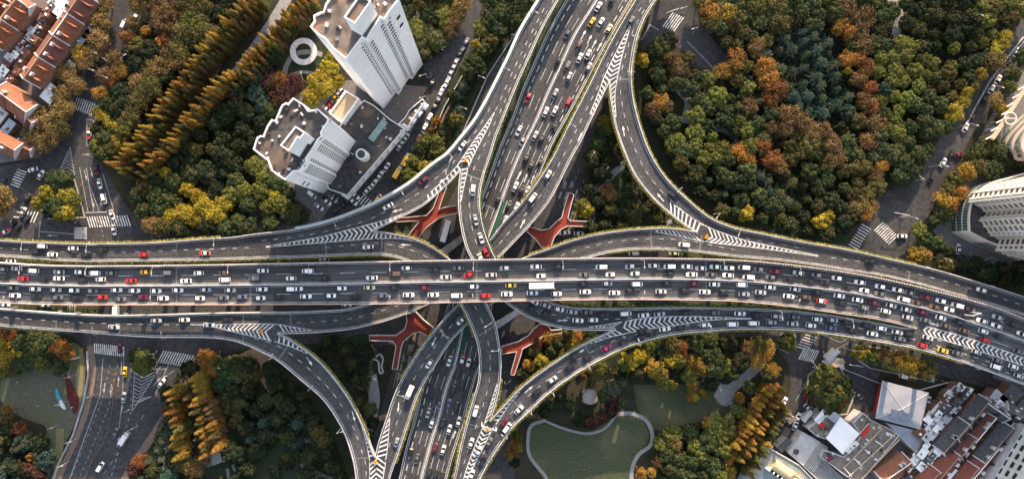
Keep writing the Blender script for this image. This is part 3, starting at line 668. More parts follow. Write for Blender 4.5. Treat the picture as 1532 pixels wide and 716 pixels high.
hatch('G', 'G', K, [(553,688),(548,662),(538,628)], [(561,683),(551,660),(541,634)], -.5); hatch('R4', 'R4', K, [(578,686),(581,655),(584,618)], [(563,683),(570,657),(581,625)], -.5)
K = ['R1', 'F']
gore('F', 'F', K, [(689,745),(695,710),(718,648),(725,632)], [(692,745),(699,716),(713,688.5),(736,643),(742,634)], -1)
hatch('R1', 'R1', K, [(725,632),(734,604),(744,572)], [(732,628),(742.5,592),(747,570)], .5); hatch('F', 'F', K, [(742,634),(760,608),(778,586)], [(735,630),(755,607),(774,587)], -.5)
K = ['MS', 'R2', 'F']
gore('M', 'M', K, [(1600,560),(1532,534.7),(1441.5,503),(1380,486.5)], [(1600,573),(1532,547),(1441.5,517.4),(1380,498.7)], 1)
# lane arrows
def arrow(fk, keys, px, py, ang, L=4.5, sp=None, w=.35):
    h = camhit(px, py, keys)
    if not h: return
    p = h[0]; u = Vector((math.cos(ang), math.sin(ang), 0)); v = Vector((-u.y, u.x, 0)); q = []
    for a, b_ in ((-L/2, -w/2), (L*.1, -w/2), (L*.1, -w*1.7), (L/2, 0), (L*.1, w*1.7), (L*.1, w/2), (-L/2, w/2)):
        c = p+u*a+v*b_; z = drop(c.x, c.y, keys); q.append((c.x, c.y, (z or p.z)+.07))
    MARK[fk].add(q, [(2, 3, 4), (0, 1, 5, 6)])
D2 = math.radians
for fk, keys, x, y, a in [('AL',['AL'],664,269,205),('AL',['AL'],594,315,195),('R1',['R1'],607,366,180),('R4',['R4'],649,511,-115),('R4',['R4'],596,609,-95),('R3',['R3'],782,334,62),('R3',['R3'],868,204,62),
  ('G',['G'],463,540,-55),('G',['G'],529,622,-75),('F',['F'],868,526,35),('F',['F'],791,582,40),('R2',['R2'],842,479,3),('C',['C'],933,196,98),('C',['C'],988,295,130),('M',['MS'],1399,485,-18),('M',['MS'],1395,508,-18),
  ('N',['NR'],873,52,62),('N',['NR'],882,59,62),('N',['NR'],889,66,62),('N',['NR'],897,70,62),('N',['NR'],777,262,66),('N',['NR'],787,265,66),('N',['NR'],797,268,66),('N',['NR'],680,648,70),('M',['MS'],1389,509,-18)]:
    arrow(fk, keys, x, y, D2(a))
def joint(fk, keys, a, b):
    pa = camhit(*a, keys); pb = camhit(*b, keys)
    if pa and pb:
        n = 8
        pts = [pa[0].lerp(pb[0], i/n) for i in range(n+1)]
        b = MB(); stroke(b, pts, .55, .03, keys); b.build('expansion_joint', JOINT, FLY[fk])
for j in [('M',['MN'],(264,399),(264,425)),('M',['MS'],(264,429),(264,452)),('M',['MN'],(713,391),(713,419)),('M',['MS'],(714,423),(714,448)),('M',['MN'],(1056,390),(1055,416)),('M',['MS'],(1056,420),(1056,446)),('M',['MS'],(375,428),(374,452)),
  ('M',['MS'],(597,425),(597,450)),('M',['MN'],(1370,431),(1362,454)),('AL',['AL'],(264,364),(264,371)),('R1',['R1'],(487,364),(488,381)),('R1',['R1'],(572,357),(570,379)),('AL',['AL'],(487,333),(487,352)),('AL',['AL'],(752,112),(775,120)),
  ('R2',['R2'],(698,261),(720,269)),('R2',['R2'],(692,350),(705,343)),('N',['NL'],(824,56),(853,68)),('N',['NL'],(724,306),(742,314)),('R3',['R3'],(765,330),(782,350)),('C',['C'],(924,118),(942,119)),('C',['C'],(1048,340),(1044,350)),
  ('R4',['R4'],(973,344),(975,371)),('R4',['R4'],(1050,352),(1046,376)),('R4',['R4'],(656,489),(672,510)),('R1',['R1'],(716,502),(740,487)),('R1',['R1'],(716,567),(744,570)),('G',['G'],(430,518),(418,535)),('R3',['R3'],(364,469),(364,484)),
  ('G',['G'],(364,500),(364,511)),('R3',['R3'],(435,468),(435,484)),('F',['F'],(875,515),(885,538)),('F',['F'],(765,596),(780,612)),('F',['F'],(932,500),(940,515)),('R4',['R4'],(583,686),(592,687)),('G',['G'],(533,685),(551,684)),('R1',['R1'],(703,634),(716,638)),
  ('R2',['R2'],(798,452),(808,470)),('C',['C'],(1366,397),(1361,408)),('R4',['R4'],(1361,409),(1359,420)),('G',['G'],(84,482),(84,492)),('R3',['R3'],(84,469),(84,480)),('G',['G'],(179,486),(179,499)),('R3',['R3'],(182,472),(182,484))]: joint(*j)
for k in FLY:
    if MARK[k].v: MARK[k].build('lane_marking', PAINT, FLY[k])
# crash cushions (orange) at the gore noses
AMBER = noise_mat('amber_plastic', (.75,.30,.03), (.85,.38,.05), 2, .5)
for fk, keys, x, y in [('R2',['AL','R2'],696.5,240,),('G',['G','R3'],391,495),('C',['C','R4'],1057,354),('F',['F','R1'],729,640),('R4',['G','R4'],562,690)]:
    h = camhit(x, y, keys)
    if h:
        b = MB(); p = h[0]
        for dx, dy in ((-.5,-.4),(.5,-.4),(0,.45)): b.tube((p.x+dx, p.y+dy, p.z+.06), (p.x+dx, p.y+dy, p.z+1.1), .45, .38, 10)
        o = b.build('crash_barrel', AMBER); tag(o, 'orange crash cushion on the striped wedge of the '+NAMES[fk][1], 'crash cushion', 'crash cushions at the road splits')
# ------------------------------------------------------------------ buildings
def thing(name, label, cat, px, py, z=0, group=None):
    p = P(px, py, z); e = empty(name, (p.x, p.y, 0)); tag(e, label, cat, group); return e
def wxy(pxs, z): return [(P(x, y, z).x, P(x, y, z).y) for x, y in pxs]
def ccw(pts):
    n = len(pts); a = sum(pts[i][0]*pts[(i+1) % n][1]-pts[(i+1) % n][0]*pts[i][1] for i in range(n)); return pts if a > 0 else pts[::-1]
def shrink(pts, d):
    """inset of a ccw outline"""
    n = len(pts); out = []
    for i in range(n):
        a, b, c = Vector(pts[i-1]), Vector(pts[i]), Vector(pts[(i+1) % n]); u = (b-a).normalized(); v = (c-b).normalized()
        n1 = Vector((-u.y, u.x)); n2 = Vector((-v.y, v.x)); m = (n1+n2); m = m/max(.35, m.dot(n1)) if m.length > 1e-6 else n1; out.append((b.x+m.x*d, b.y+m.y*d))
    return out
def parapet_roof(par, pts, h, base, mat, roofmat, ph=.9, pw=.35):
    pts = ccw(pts); b = MB(); b.prism(pts, base, h, 0); b.build('wall', mat, par)
    ins = shrink(pts, pw); b = MB(); n = len(pts)
    for i in range(n):
        j = (i+1) % n; q = [(*pts[i], h+.004), (*pts[j], h+.004), (*ins[j], h+.004), (*ins[i], h+.004)]; t = [(x, y, z+ph) for x, y, z in q]
        b.add(q+t, [(4, 5, 6, 7), (0, 1, 5, 4), (2, 3, 7, 6)])
    b.build('roof_parapet', mat, par)
    b = MB(); b.prism(ins, h+.01, h+.05); b.build('roof', roofmat, par)
    return ins
WCOUNT = {}
def windows(par, segs, mat=None, name='window'):
    """segs: (origin xyz, along unit vec, width, height, normal)"""
    k = par.name; c = WCOUNT.get(k, 0); rest = MB()
    for o, u, w, h, nrm in segs:
        o = Vector(o)+Vector(nrm)*.06; u = Vector(u); q = [o-u*w/2, o+u*w/2, o+u*w/2+Vector((0, 0, h)), o-u*w/2+Vector((0, 0, h))]
        bk = [v-Vector(nrm)*.05 for v in q]
        f = (0, 1, 2, 3) if (q[1]-q[0]).cross(q[3]-q[0]).dot(Vector(nrm)) > 0 else (3, 2, 1, 0)
        if c < 100:
            mesh(name, q+bk, [f, (0, 1, 5, 4), (1, 2, 6, 5), (2, 3, 7, 6), (3, 0, 4, 7)], mat or GLASS, par)
        else: rest.add(q, [f])
        c += 1
    if rest.v: o = rest.build(name, mat or GLASS, par); o['kind'] = 'stuff'
    WCOUNT[k] = c
def face_windows(par, a, b, z0, z1, cols, floor=3.0, w=.9, h=1.3, mat=None, skip=None):
    """columns of windows on the wall from a to b (outside on the right of a->b when ccw)"""
    a = Vector((*a, 0)); b = Vector((*b, 0)); u = (b-a).normalized(); n = Vector((u.y, -u.x, 0)); L = (b-a).length; segs = []; z = z0
    while z+h < z1:
        for t in cols:
            p = a+u*L*t; segs.append(((p.x, p.y, z), u, w, h, n))
        z += floor
    windows(par, segs, mat)
def vents(par, pts, z, n, mat=METAL):
    xs = [p[0] for p in pts]; ys = [p[1] for p in pts]
    for _ in range(n*4):
        x = random.uniform(min(xs), max(xs)); y = random.uniform(min(ys), max(ys))
        if inpoly(x, y, pts) and n > 0:
            n -= 1; b = MB(); b.box((x, y, z+.45), (random.uniform(.5, 1.6), random.uniform(.5, 1.3), .9), random.random()*3); b.build('roof_unit', random.choice((mat, CONC, CONC_D, BARK)), par)
# tall tower -----------------------------------------------------------------
T1H = 79.0
e = thing('tower_block', 'tall white slab tower leaning out of the top edge, beside the busy street', 'building', 600, 130)
pt = ccw(wxy([(465,42),(471,33),(470,25),(480,20),(485,19),(488,8),(496,-4),(504,-10),(503,-18),(512,-26),(523,-34),(522,-42),(545,-56),(566,-42),(570,-36),(580,-22),(598,0.5),(586,16),(576,31),(570,28),(560,44),(549,62),(543,58),(519,90),(500,75),(487,59),(478,54)], T1H))
ROOFBR = noise_mat('roof_brown', (.085,.075,.068), (.20,.165,.14), 0.3, .9, c3=(.28,.17,.11), scale3=.12, lo3=.55, hi3=.7, detail=8)
parapet_roof(e, pt, T1H, 0, WHITEP, ROOFBR, 1.3, .45)
pp = wxy([(515,27),(532,37),(556,3),(539,-7)], 91); parapet_roof(e, pp, 91, T1H+.06, WHITEP, ROOFBR, .9, .4)
def longfaces(pts, minlen):
    out = []
    for i in range(len(pts)):
        a, b = pts[i], pts[(i+1) % len(pts)]
        if math.dist(a, b) >= minlen: out.append((a, b))
    return out
S1 = Vector((*wxy([(519,90)], T1H)[0], 0)); 
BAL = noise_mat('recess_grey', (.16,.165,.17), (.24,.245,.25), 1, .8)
def recess(par, a, b, t0, t1, z0, z1, floor=3.0):
    """vertical strip of stacked loggias: dark strip with pale slab edges"""
    a = Vector((*a, 0)); b = Vector((*b, 0)); u = (b-a).normalized(); n = Vector((u.y, -u.x, 0)); L = (b-a).length; m = MB()
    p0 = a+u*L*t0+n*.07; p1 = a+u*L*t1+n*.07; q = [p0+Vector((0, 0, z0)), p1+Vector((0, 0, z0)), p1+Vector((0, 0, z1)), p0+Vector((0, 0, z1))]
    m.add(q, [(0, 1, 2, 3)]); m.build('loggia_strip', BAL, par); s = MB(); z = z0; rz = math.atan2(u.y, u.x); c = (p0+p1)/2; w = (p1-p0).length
    while z < z1: s.box((c.x+n.x*.25, c.y+n.y*.25, z+.5), (w, .6, 1.0), rz); z += floor
    s.build('balcony', WHITEP, par)
A = wxy([(519,90)], T1H)[0]; Bq = wxy([(543,58)], T1H)[0]; Cq = wxy([(549,62)], T1H)[0]; Dq = wxy([(570,28)], T1H)[0]; Eq = wxy([(576,31)], T1H)[0]; Fq = wxy([(598,.5)], T1H)[0]
PA = wxy([(465,42)], T1H)[0]
face_windows(e, A, Bq, 4, 77, [.80, .93], w=.8); recess(e, A, Bq, .83, .90, 3, 77)
face_windows(e, Cq, Dq, 4, 77, [.06, .14, .22], w=.8); recess(e, Cq, Dq, .025, .05, 3, 77); face_windows(e, Cq, Dq, 4, 77, [.86, .93], w=.8); recess(e, Cq, Dq, .95, .985, 3, 77)
face_windows(e, Eq, Fq, 4, 77, [.06, .16], w=.8); recess(e, Eq, Fq, .20, .30, 3, 77); face_windows(e, Eq, Fq, 60, 72, [.62, .68], w=1.4, h=2, floor=8)
face_windows(e, wxy([(487,59)], T1H)[0], wxy([(500,75)], T1H)[0], 4, 77, [.2, .5, .8], w=1.1)
vents(e, pt, T1H+.05, 30)
# stepped block ---------------------------------------------------------------
T2H = 57.0
e = thing('apartment_block', 'stepped white block with scalloped dark roof above the row of parked cars', 'building', 480, 240)
px2 = [(380,224),(386,206),(392,203),(395,204),(400,192),(401,189),(408,179),(413,181),(421,162),(423,158),(430,154),(432,156),(440,147),(457,158),(462,166),(472,165),(476,163),(494,180),(486,192),(482,199),(483,205),(477,210),(470,222),(459,238),(460,243),(450,256),(440,257),(428,270),(414,261),(408,256),(404,247),(402,241),(390,232)]
pt = ccw(wxy(px2, T2H)); parapet_roof(e, pt, T2H, 0, WHITEP, TAR, 1.3, .45)
pp = wxy([(420,218),(443,189),(457,199),(450,208),(446,206),(433,227)], 70); parapet_roof(e, pp, 70, T2H+.06, WHITEP, ROOFBR, .9, .4)
g = lambda x, y: wxy([(x, y)], T2H)[0]
a, b_ = g(486,192), g(494,180); recess(e, g(428,270), g(440,257), .85, .97, 3, 55); face_windows(e, g(450,256), g(460,243), 3, 55, [.15,.4,.65,.9], w=.9); face_windows(e, g(470,222), g(477,210), 3, 55, [.1,.4,.7], w=.9); face_windows(e, g(459,238), g(470,222), 3, 55, [.05,.16], w=.9)
face_windows(e, g(477,210), g(483,205), 3, 55, [.2,.7], w=.8); face_windows(e, g(428,270), g(440,257), 30, 42, [.25,.45], w=1.2, h=1.8, floor=6)
vents(e, pt, T2H+.05, 34)
b = MB(); c = P(541, 231, 16); b.tube((c.x, c.y, 0), (c.x, c.y, 17), 2.4, n=24); b.build('stair_drum', WHITEP, e)
b = MB(); b.tube((c.x, c.y, 17.01), (c.x, c.y, 17.3), 1.7, n=24); b.build('roof', TAR, e)
# podium between them
e = thing('podium_building', 'low dark-roofed podium with white scalloped canopy along the street', 'building', 540, 200)
pt = ccw(wxy([(497,205),(515,180),(545,150),(560,158),(583,178),(597,187),(606,193),(520,293),(492,283),(485,262),(497,235)], 9)); parapet_roof(e, pt, 9, 0, WHITEP, TAR, .9, .35); vents(e, pt, 9.06, 26)
pt = ccw(wxy([(596,186),(606,176),(612,165),(632,148),(636,152),(622,172),(611,190)], 7)); parapet_roof(e, pt, 7, 0, WHITEP, TAR, .8, .3)
TEAL = noise_mat('skylight_glass', (.20,.30,.30), (.28,.38,.37), .8, .3)
b = MB(); p0 = P(555,211,9.2); p1 = P(577,181,9.2); u = (p1-p0).normalized(); rz = math.atan2(u.y, u.x); c = (p0+p1)/2
b.box((c.x, c.y, 10.0), ((p1-p0).length, 3.0, 1.4), rz, 0, .93); b.build('skylight', TEAL, e)
for i in range(14):
    t = i/13; x = 518+(634-518)*t; y = 291+(158-291)*t; p = P(x, y, 6.5); b = MB()
    b.box((p.x, p.y, 6.5), (2.9, 3.8, .35), rz, 0, .82); b.box((p.x, p.y, 6.9), (1.0, 3.0, .45), rz); b.build('canopy', WHITEP, e)
e = thing('flat_roofed_annex', 'small building with tan gravel roof and white rim between the two white towers', 'building', 515, 165)
TAN = noise_mat('roof_gravel', (.36,.28,.19), (.47,.38,.27), .8, .95, c3=(.30,.22,.15), scale3=.15)
parapet_roof(e, ccw(wxy([(493,170),(518,136),(538,148),(512,184)], 15)), 15, 0, WHITEP, TAN, .9, .5)
# ------------------------------------------------------------------ terraces
ORT = noise_mat('orange_tile', (.19,.072,.040), (.27,.110,.060), 1.4, .85, c3=(.13,.06,.042), scale3=.25, stretch=(1,1,1)); MAR = noise_mat('maroon_tile', (.13,.055,.045), (.20,.085,.062), 1.2, .85, c3=(.12,.06,.055), scale3=.3)
GRT = noise_mat('grey_tile', (.055,.057,.062), (.10,.10,.108), 1.2, .85); RDT = noise_mat('red_tile', (.17,.055,.042), (.24,.08,.055), 1.2, .85, c3=(.16,.06,.05), scale3=.3); BRK = noise_mat('brick_wall', (.20,.12,.09), (.28,.17,.12), 2, .9)
def gable(px, py, ang, L, Wd, h, rh, mat, label, cat='house', chim=1, dorm=1, grp='terraced houses', wall=None):
    """ang: picture angle of the ridge; L, Wd in metres"""
    p = P(px, py, h); e = empty('terraced_house', (p.x, p.y, 0), D2(ang)); tag(e, label, cat, grp)
    def m(name, v, f, mt, par=e):
        me = bpy.data.meshes.new(name); me.from_pydata(v, [], f); me.materials.append(mt); me.update(); return link(name, me, par)
    l, w = L/2, Wd/2
    b = MB(); b.box((0, 0, h/2), (L-.5, Wd-.6, h)); m('wall', b.v, b.f, wall or BRK)
    b = MB(); b.add([(-l+.25, -w+.3, h), (-l+.25, w-.3, h), (-l+.25, 0, h+rh-.25), (l-.25, -w+.3, h), (l-.25, w-.3, h), (l-.25, 0, h+rh-.25)], [(0, 2, 1), (3, 4, 5)]); m('gable', b.v, b.f, wall or BRK)
    v = [(-l, -w, h-.1), (l, -w, h-.1), (l, 0, h+rh), (-l, 0, h+rh), (-l, w, h-.1), (l, w, h-.1)]; v += [(x, y, z-.2) for x, y, z in v]
    rf = m('roof', v, [(0, 1, 2, 3), (3, 2, 5, 4), (7, 6, 9, 8), (8, 9, 10, 11), (0, 6, 7, 1), (4, 5, 11, 10), (0, 3, 9, 6), (3, 4, 10, 9), (1, 7, 8, 2), (2, 8, 11, 5)], mat)
    b = MB(); b.box((0, 0, h+rh+.04), (L, .35, .18)); m('ridge_tile', b.v, b.f, WHITEP if random.random() < .2 else noise_mat('ridge', (.32,.20,.13), (.42,.28,.2), 1, .9), rf)
    for s in (-1, 1):     # pale party walls
        b = MB(); x = s*l; v = [(x-.22, -w-.1, h-.3), (x+.22, -w-.1, h-.3), (x+.22, 0, h+rh+.35), (x-.22, 0, h+rh+.35), (x-.22, w+.1, h-.3), (x+.22, w+.1, h-.3), (x-.22, -w-.1, h+.35), (x+.22, -w-.1, h+.35), (x-.22, w+.1, h+.35), (x+.22, w+.1, h+.35)]
        b.add(v, [(6, 7, 2, 3), (3, 2, 9, 8), (0, 1, 7, 6), (8, 9, 5, 4), (0, 6, 3), (0, 3, 4), (3, 8, 4), (1, 2, 7), (1, 5, 2), (2, 5, 9)]); m('party_wall', b.v, b.f, CONC)
    for i in range(chim):
        b = MB(); x = random.uniform(-l*.6, l*.6); y = random.choice((-1, 1))*w*.35; b.box((x, y, h+rh*.9), (1.5, .7, 1.9)); b.box((x, y, h+rh*.9+1.0), (1.7, .9, .2)); m('chimney', b.v, b.f, CONC, rf)
    for i in range(dorm):
        x = -l*.55+i*L*.5/max(1, dorm)*2+random.uniform(-.3, .3) if dorm > 1 else random.uniform(-l*.4, l*.4); s = -1 if i % 2 == 0 or dorm > 1 else 1; b = MB(); z0 = h+rh*.35; y0 = s*w*.95; y1 = s*w*.12
        v = [(x-1.1, y0, h+.2), (x+1.1, y0, h+.2), (x, y0, h+rh*.95), (x, y1, h+rh*.95), (x-1.1, y0, h-.05), (x+1.1, y0, h-.05)]
        b.add(v, [(0, 2, 3), (1, 3, 2), (2, 3, 0)[::-1], (0, 1, 2), (4, 5, 1, 0)]); m('dormer', b.v, b.f, mat, rf)
    return e
# upper-left rows: ridge direction (picture) about 52 degrees
k = 0; ORDN = ['lowest', 'second', 'third', 'fourth', 'fifth', 'sixth', 'seventh']
for row_, (x0, y0, x1, y1), n, wd in (('middle', (46,122,132,-6), 4, 11), ('outer', (-8,66,34,4), 2, 10), ('far', (-16,22,2,-6), 1, 9)):
    for i in range(n):
        t = (i+.5)/n; L = math.hypot(x1-x0, y1-y0)*.295/n
        gable(x0+(x1-x0)*t, y0+(y1-y0)*t, 52+(3 if row_ == 'middle' else 0), L+.1, wd, 8.5, 4.8, MAR if (i % 2 and row_ == 'middle') else ORT, f"orange-tiled terraced house, {ORDN[i]} from the bottom of the {row_} row, upper left", chim=2, dorm=2)
gable(24,153,-36,17,10,8.5,3.6,ORT,'brown-tiled cross-roofed house at the lower end of the upper-left rows',chim=1); gable(43,176,-40,9,8,7,3,MAR,'small brown gabled house beside the tan plane trees, upper left',chim=0)
gable(8,215,-28,14,8,7,3,ORT,'orange-tiled house above the west crossroads',chim=1); gable(38,221,-22,8,6,5,2.2,RDT,'red-tiled porch house at the corner of the west crossroads',chim=0); gable(36,8,-30,9,6,8,2.6,ORT,'orange dormered house in the gap at the very top left',chim=1,dorm=0)
# cluttered yards between the rows: low sheds
def shed(px, py, ang, L, Wd, h, mat, label, name='lean_to_shed'):
    p = P(px, py, h); e = empty(name, (p.x, p.y, 0), D2(ang)); tag(e, label, 'shed', 'sheds and lean-tos between the terraces')
    for nm, c, d, mt in (('wall', (0, 0, h/2-.1), (L-.3, Wd-.3, h-.2), BRK), ('roof', (0, 0, h), (L, Wd, .25), mat)):
        b = MB(); b.box(c, d); me = bpy.data.meshes.new(nm); me.from_pydata(b.v, [], b.f); me.materials.append(mt); me.update(); link(nm, me, e)
    for i in range(random.randint(1, 3)):
        b = MB(); b.box((random.uniform(-L*.3, L*.3), random.uniform(-Wd*.25, Wd*.25), h+.5), (random.uniform(.4, 1.0), random.uniform(.4, .9), .8), random.random()); me = bpy.data.meshes.new('roof_box'); me.from_pydata(b.v, [], b.f); me.materials.append(random.choice((METAL, CONC_D, BARK, WHITEP))); me.update(); link('roof_box', me, e)
MATN = {id(WHITEP): 'white', id(GRT): 'dark grey', id(MAR): 'maroon', id(RDT): 'red', id(CONC): 'pale grey', id(BLUE := noise_mat('blue_sheet', (.30,.34,.42), (.38,.42,.5), .8, .5)): 'blue-grey'}
SH = []
for i in range(13):
    t = i/12; SH.append((4+75*t+random.uniform(-3, 3), 104-100*t+random.uniform(-3, 3), 52, random.choice((3, 4, 5)), random.choice((3, 4)), random.uniform(3, 6), random.choice((WHITEP, CONC, MAR, RDT)), 'upper-left lane'))
for i in range(12):
    t = i/11; SH.append((16+60*t+random.uniform(-3, 3), 118-108*t+random.uniform(-3, 3), 52, 4, 3, random.uniform(3, 5.5), random.choice((GRT, MAR, RDT, MAR)), 'upper-left yard strip'))
for x, y, L, w, m in [(118,60,13,5,BLUE),(129,48,6,5,CONC),(141,20,6,5,RDT),(93,13,8,6,WHITEP),(80,2,5,4,CONC),(75,140,8,6,WHITEP),(104,100,5,4,WHITEP),(12,190,7,4,BLUE),(-2,175,8,5,CONC)]: SH.append((x, y, 52, L, w, 5, m, 'upper-left terraces'))
ctr = {}
def flush_sheds():
    for x, y, a, L, w, h, m, wh in sorted(SH, key=lambda s: s[0]):
        kk = (MATN.get(id(m), 'grey'), wh); i = ctr.get(kk, 0); ctr[kk] = i+1
        shed(x, y, a, L, w, h, m, f"{kk[0]} shed in the {wh}, {ORD[i]} such from left")
# lower-right terraces: ridge direction about 49 degrees
for x, y, L, w, m, a, lb in [(1450,625,22,7.5,GRT,50,'long dark-grey roof at the top of the lower-right terraces'),(1424,653,17,8,GRT,48,'dark-grey roof with white gable bands, left of the long grey roof'),(1487,663,20,8,GRT,50,'dark-grey roof beside the pale arched building, lower right'),(1520,620,13,7,GRT,-28,'dark-grey roof at the right edge of the lower-right terraces'),
  (1468,640,14,5,MAR,50,'maroon narrow roof between the two long dark-grey roofs'),(1441,668,12,5,MAR,50,'maroon narrow roof below the dark-grey gabled roof'),(1468,690,17,8,RDT,50,'red roof at the foot of the dark-grey row beside the pale arched building'),(1413,697,15,9,RDT,50,'red roof with dark courtyard, lower right middle'),(1441,716,15,8,RDT,50,'red roof cut by the bottom edge, right of the courtyard house'),
  (1386,717,12,8,RDT,45,'red roof cut by the bottom edge below the courtyard house'),(1337,702,15,9,ORT,35,'orange-red steep roof in front of the terrace building'),(1487,612,12,6,GRT,-35,'small dark cross roof at the top right of the terraces'),(1520,648,9,6,MAR,50,'maroon roof tucked at the right edge')]:
    gable(x, y, a, L, w, 6.5, 3.2, m, lb, chim=2, dorm=random.randint(1, 2))
for x0, y0, x1, y1, n, wh in [(1370,650,1432,578,9,'long wall strip lower right'),(1385,660,1452,585,10,'white yard strip lower right'),(1350,705,1405,650,8,'yards under the grey hall'),(1430,690,1500,600,9,'yards between dark and red roofs'),(1380,700,1440,640,8,'courtyards lower right'),(1500,690,1530,600,6,'eastern yard strip'),(1400,630,1440,575,8,'upper yard strip lower right'),(1450,660,1500,600,8,'slot between the dark roofs'),(1360,716,1420,655,9,'southern yards lower right'),(1415,675,1470,610,8,'dark roof yards lower right')]:
    for i in range(n):
        t = (i+.5)/n; SH.append((x0+(x1-x0)*t+random.uniform(-3, 3), y0+(y1-y0)*t+random.uniform(-3, 3), 50, random.choice((3, 4, 5)), random.choice((2.5, 3.5)), random.uniform(4, 7.5), random.choice((WHITEP, CONC, MAR, GRT, WHITEP)), wh))
for x, y, L, w, m in [(1513,592,9,7,GRT),(1490,600,9,7,CONC),(1503,612,7,6,WHITEP),(1428,712,6,4,WHITEP),(1462,706,7,4,WHITEP),(1392,640,6,4,WHITEP),(1402,672,8,4,WHITEP)]: SH.append((x, y, 50, L, w, 6, m, 'lower-right roof jumble'))
flush_sheds()
# boundary walls
def long_wall(pxs, h, w, mat, label, name='boundary_wall', cat='wall', z=0):
    pts = [P(x, y, z+h*.9) for x, y in pxs]; pts = [Vector((p.x, p.y, z)) for p in pts]
    e = wall_strip(name, pts, 1, w, 0, h, mat, None); tag(e, label, cat); return e
long_wall([(1374,660),(1402,625),(1433,578)], 3, 1.6, WHITEP, 'long pale flat wall beside the grey hall, lower right'); long_wall([(1404,640),(1456,582)], 5, 1.2, WHITEP, 'white wall stepping up between the lower-right yards')
long_wall([(0,119),(40,62),(72,26)], 4, 1.3, WHITEP, 'pale wall along the upper-left lane'); long_wall([(1232,525),(1236,545),(1262,552),(1320,575),(1372,585),(1420,572)], 1.2, .3, CONC, 'low wall bounding the yard above the grey hall')
long_wall([(634,235),(665,160),(716,72),(720,30)], 1.5, .3, noise_mat('pale_green_rail', (.45,.52,.50), (.55,.62,.6), 1, .6), 'pale green fence behind the cars parked by the tall tower', 'street_fence', 'fence'); long_wall([(129,525),(131,560),(124,600),(108,650),(85,695),(72,740)], 1.2, .3, CONC, 'curved wall between the kite lawn and the south-west street')
long_wall([(1532,55),(1480,122),(1447,184)], 1.1, .15, METAL, 'white railing beside the parked cars on the far right street', 'street_fence', 'fence'); long_wall([(690,204),(729,114),(782,34)], 1.1, .2, METAL, 'thin rail between the planted strip and the side street', 'street_fence', 'fence')
# ------------------------------------------------------------------ lower right buildings
e = thing('market_hall', 'square hall with pale grey hipped metal roof and red wall', 'building', 1352, 607)
HALLR = noise_mat('grey_sheet_roof', (.25,.275,.32), (.33,.355,.40), .15, .5, c3=(.25,.27,.31), scale3=.06); REDW = noise_mat('red_wall', (.42,.03,.03), (.5,.045,.04), 1, .7)
hz = 6.5; q = wxy([(1320.5,569),(1390,587),(1377,642),(1310,625)], hz); ap = (*wxy([(1350,611)], hz+1.2)[0], hz+1.2); qc = ccw(q)
b = MB(); b.prism(shrink(qc, 2.3), 0, hz-.5); b.build('wall', REDW, e)
b = MB(); n = 4; v = [(*p, hz) for p in qc]+[ap]+[(*p, hz-.5) for p in qc]; b.add(v, [(i, (i+1) % 4, 4) for i in range(4)]+[(i, 5+i, 5+(i+1) % 4, (i+1) % 4)[::-1] for i in range(4)]); rf = b.build('roof', HALLR, e)
b = MB()
for p in qc:
    a = Vector((*p, hz+.05)); c = Vector(ap)+Vector((0, 0, .05)); b.tube(a, c, .14, n=6)
b.build('hip_ridge', METAL, rf)
SOLAR = noise_mat('solar_glass', (.20,.22,.28), (.26,.28,.34), .5, .25)
for x, y in ((1340,618),(1355,622)):
    b = MB(); p = P(x, y, hz+1.35); 
    me = flat('skylight', [(x-6.5,y-7),(x+6.5,y-4),(x+4,y+9),(x-8,y+6)], hz+1.62, SOLAR, rf)
e = thing('hall_annex', 'long grey annex roof angled away from the grey hipped hall', 'building', 1358, 660)
parapet_roof(e, ccw(wxy([(1326,632),(1345,637),(1365,642),(1388,661),(1372,679)], 5)), 5, 0, CONC, HALLR, .3, .3)
e = thing('white_roof_hall', 'building with a bright white pitched roof in the lower-right jumble', 'building', 1261, 650)
hz = 8; W4 = wxy([(1257,622.5),(1286,648),(1261,679),(1236,655)], hz); b = MB(); b.prism(shrink(ccw(W4), 1.0), 0, hz-.3); b.build('wall', CONC, e); W4 = ccw(W4)
b = MB(); b.prism(W4, hz-.25, hz+.1); b.build('roof', WHITEP, e); 
for i, (x, y, a) in enumerate([(1275,668,48),(1280,664,48),(1270,673,48)]): b = MB(); p = P(x, y, hz+1); b.box((p.x, p.y, hz+.8), (2.5, 1.6, 1.4), D2(a)); b.build('roof_plant', METAL, e)
e = thing('flat_roof_building', 'brown flat-roofed building beside the bright white pitched roof', 'building', 1230, 635)
BRF = noise_mat('brown_roof', (.15,.13,.115), (.23,.20,.17), .8, .95, c3=(.28,.22,.17), scale3=.15)
pt = ccw(wxy([(1208,640),(1240,615),(1256,622),(1234,656),(1222,652)], 6)); parapet_roof(e, pt, 6, 0, CONC, BRF, .5, .3); vents(e, pt, 6.06, 8)
RSH = noise_mat('red_canvas', (.42,.02,.02), (.5,.03,.03), 1, .7)
flat('roof_hatch', [(1224,637),(1230,631),(1235,635),(1229,641)], 6.6, RSH, e, h=.4)
e = thing('terrace_building', 'terraced brown roof with plant troughs and red awning, lower right', 'building', 1305, 670)
pt = ccw(wxy([(1275,632),(1290,616),(1302,627),(1330,640),(1345,650),(1285,722),(1272,716),(1226,682),(1232,672),(1262,682),(1288,650)], 7)); parapet_roof(e, pt, 7, 0, CONC, BRF, .7, .35); vents(e, pt, 7.06, 26)
flat('awning', [(1287,651),(1298,637),(1303,641),(1292,654)], 8, RSH, e, h=.5); flat('awning', [(1236,686),(1242,680),(1248,684),(1242,691)], 8, noise_mat('maroon_canvas', (.12,.02,.04), (.16,.03,.05), 1, .7), e, h=.5)
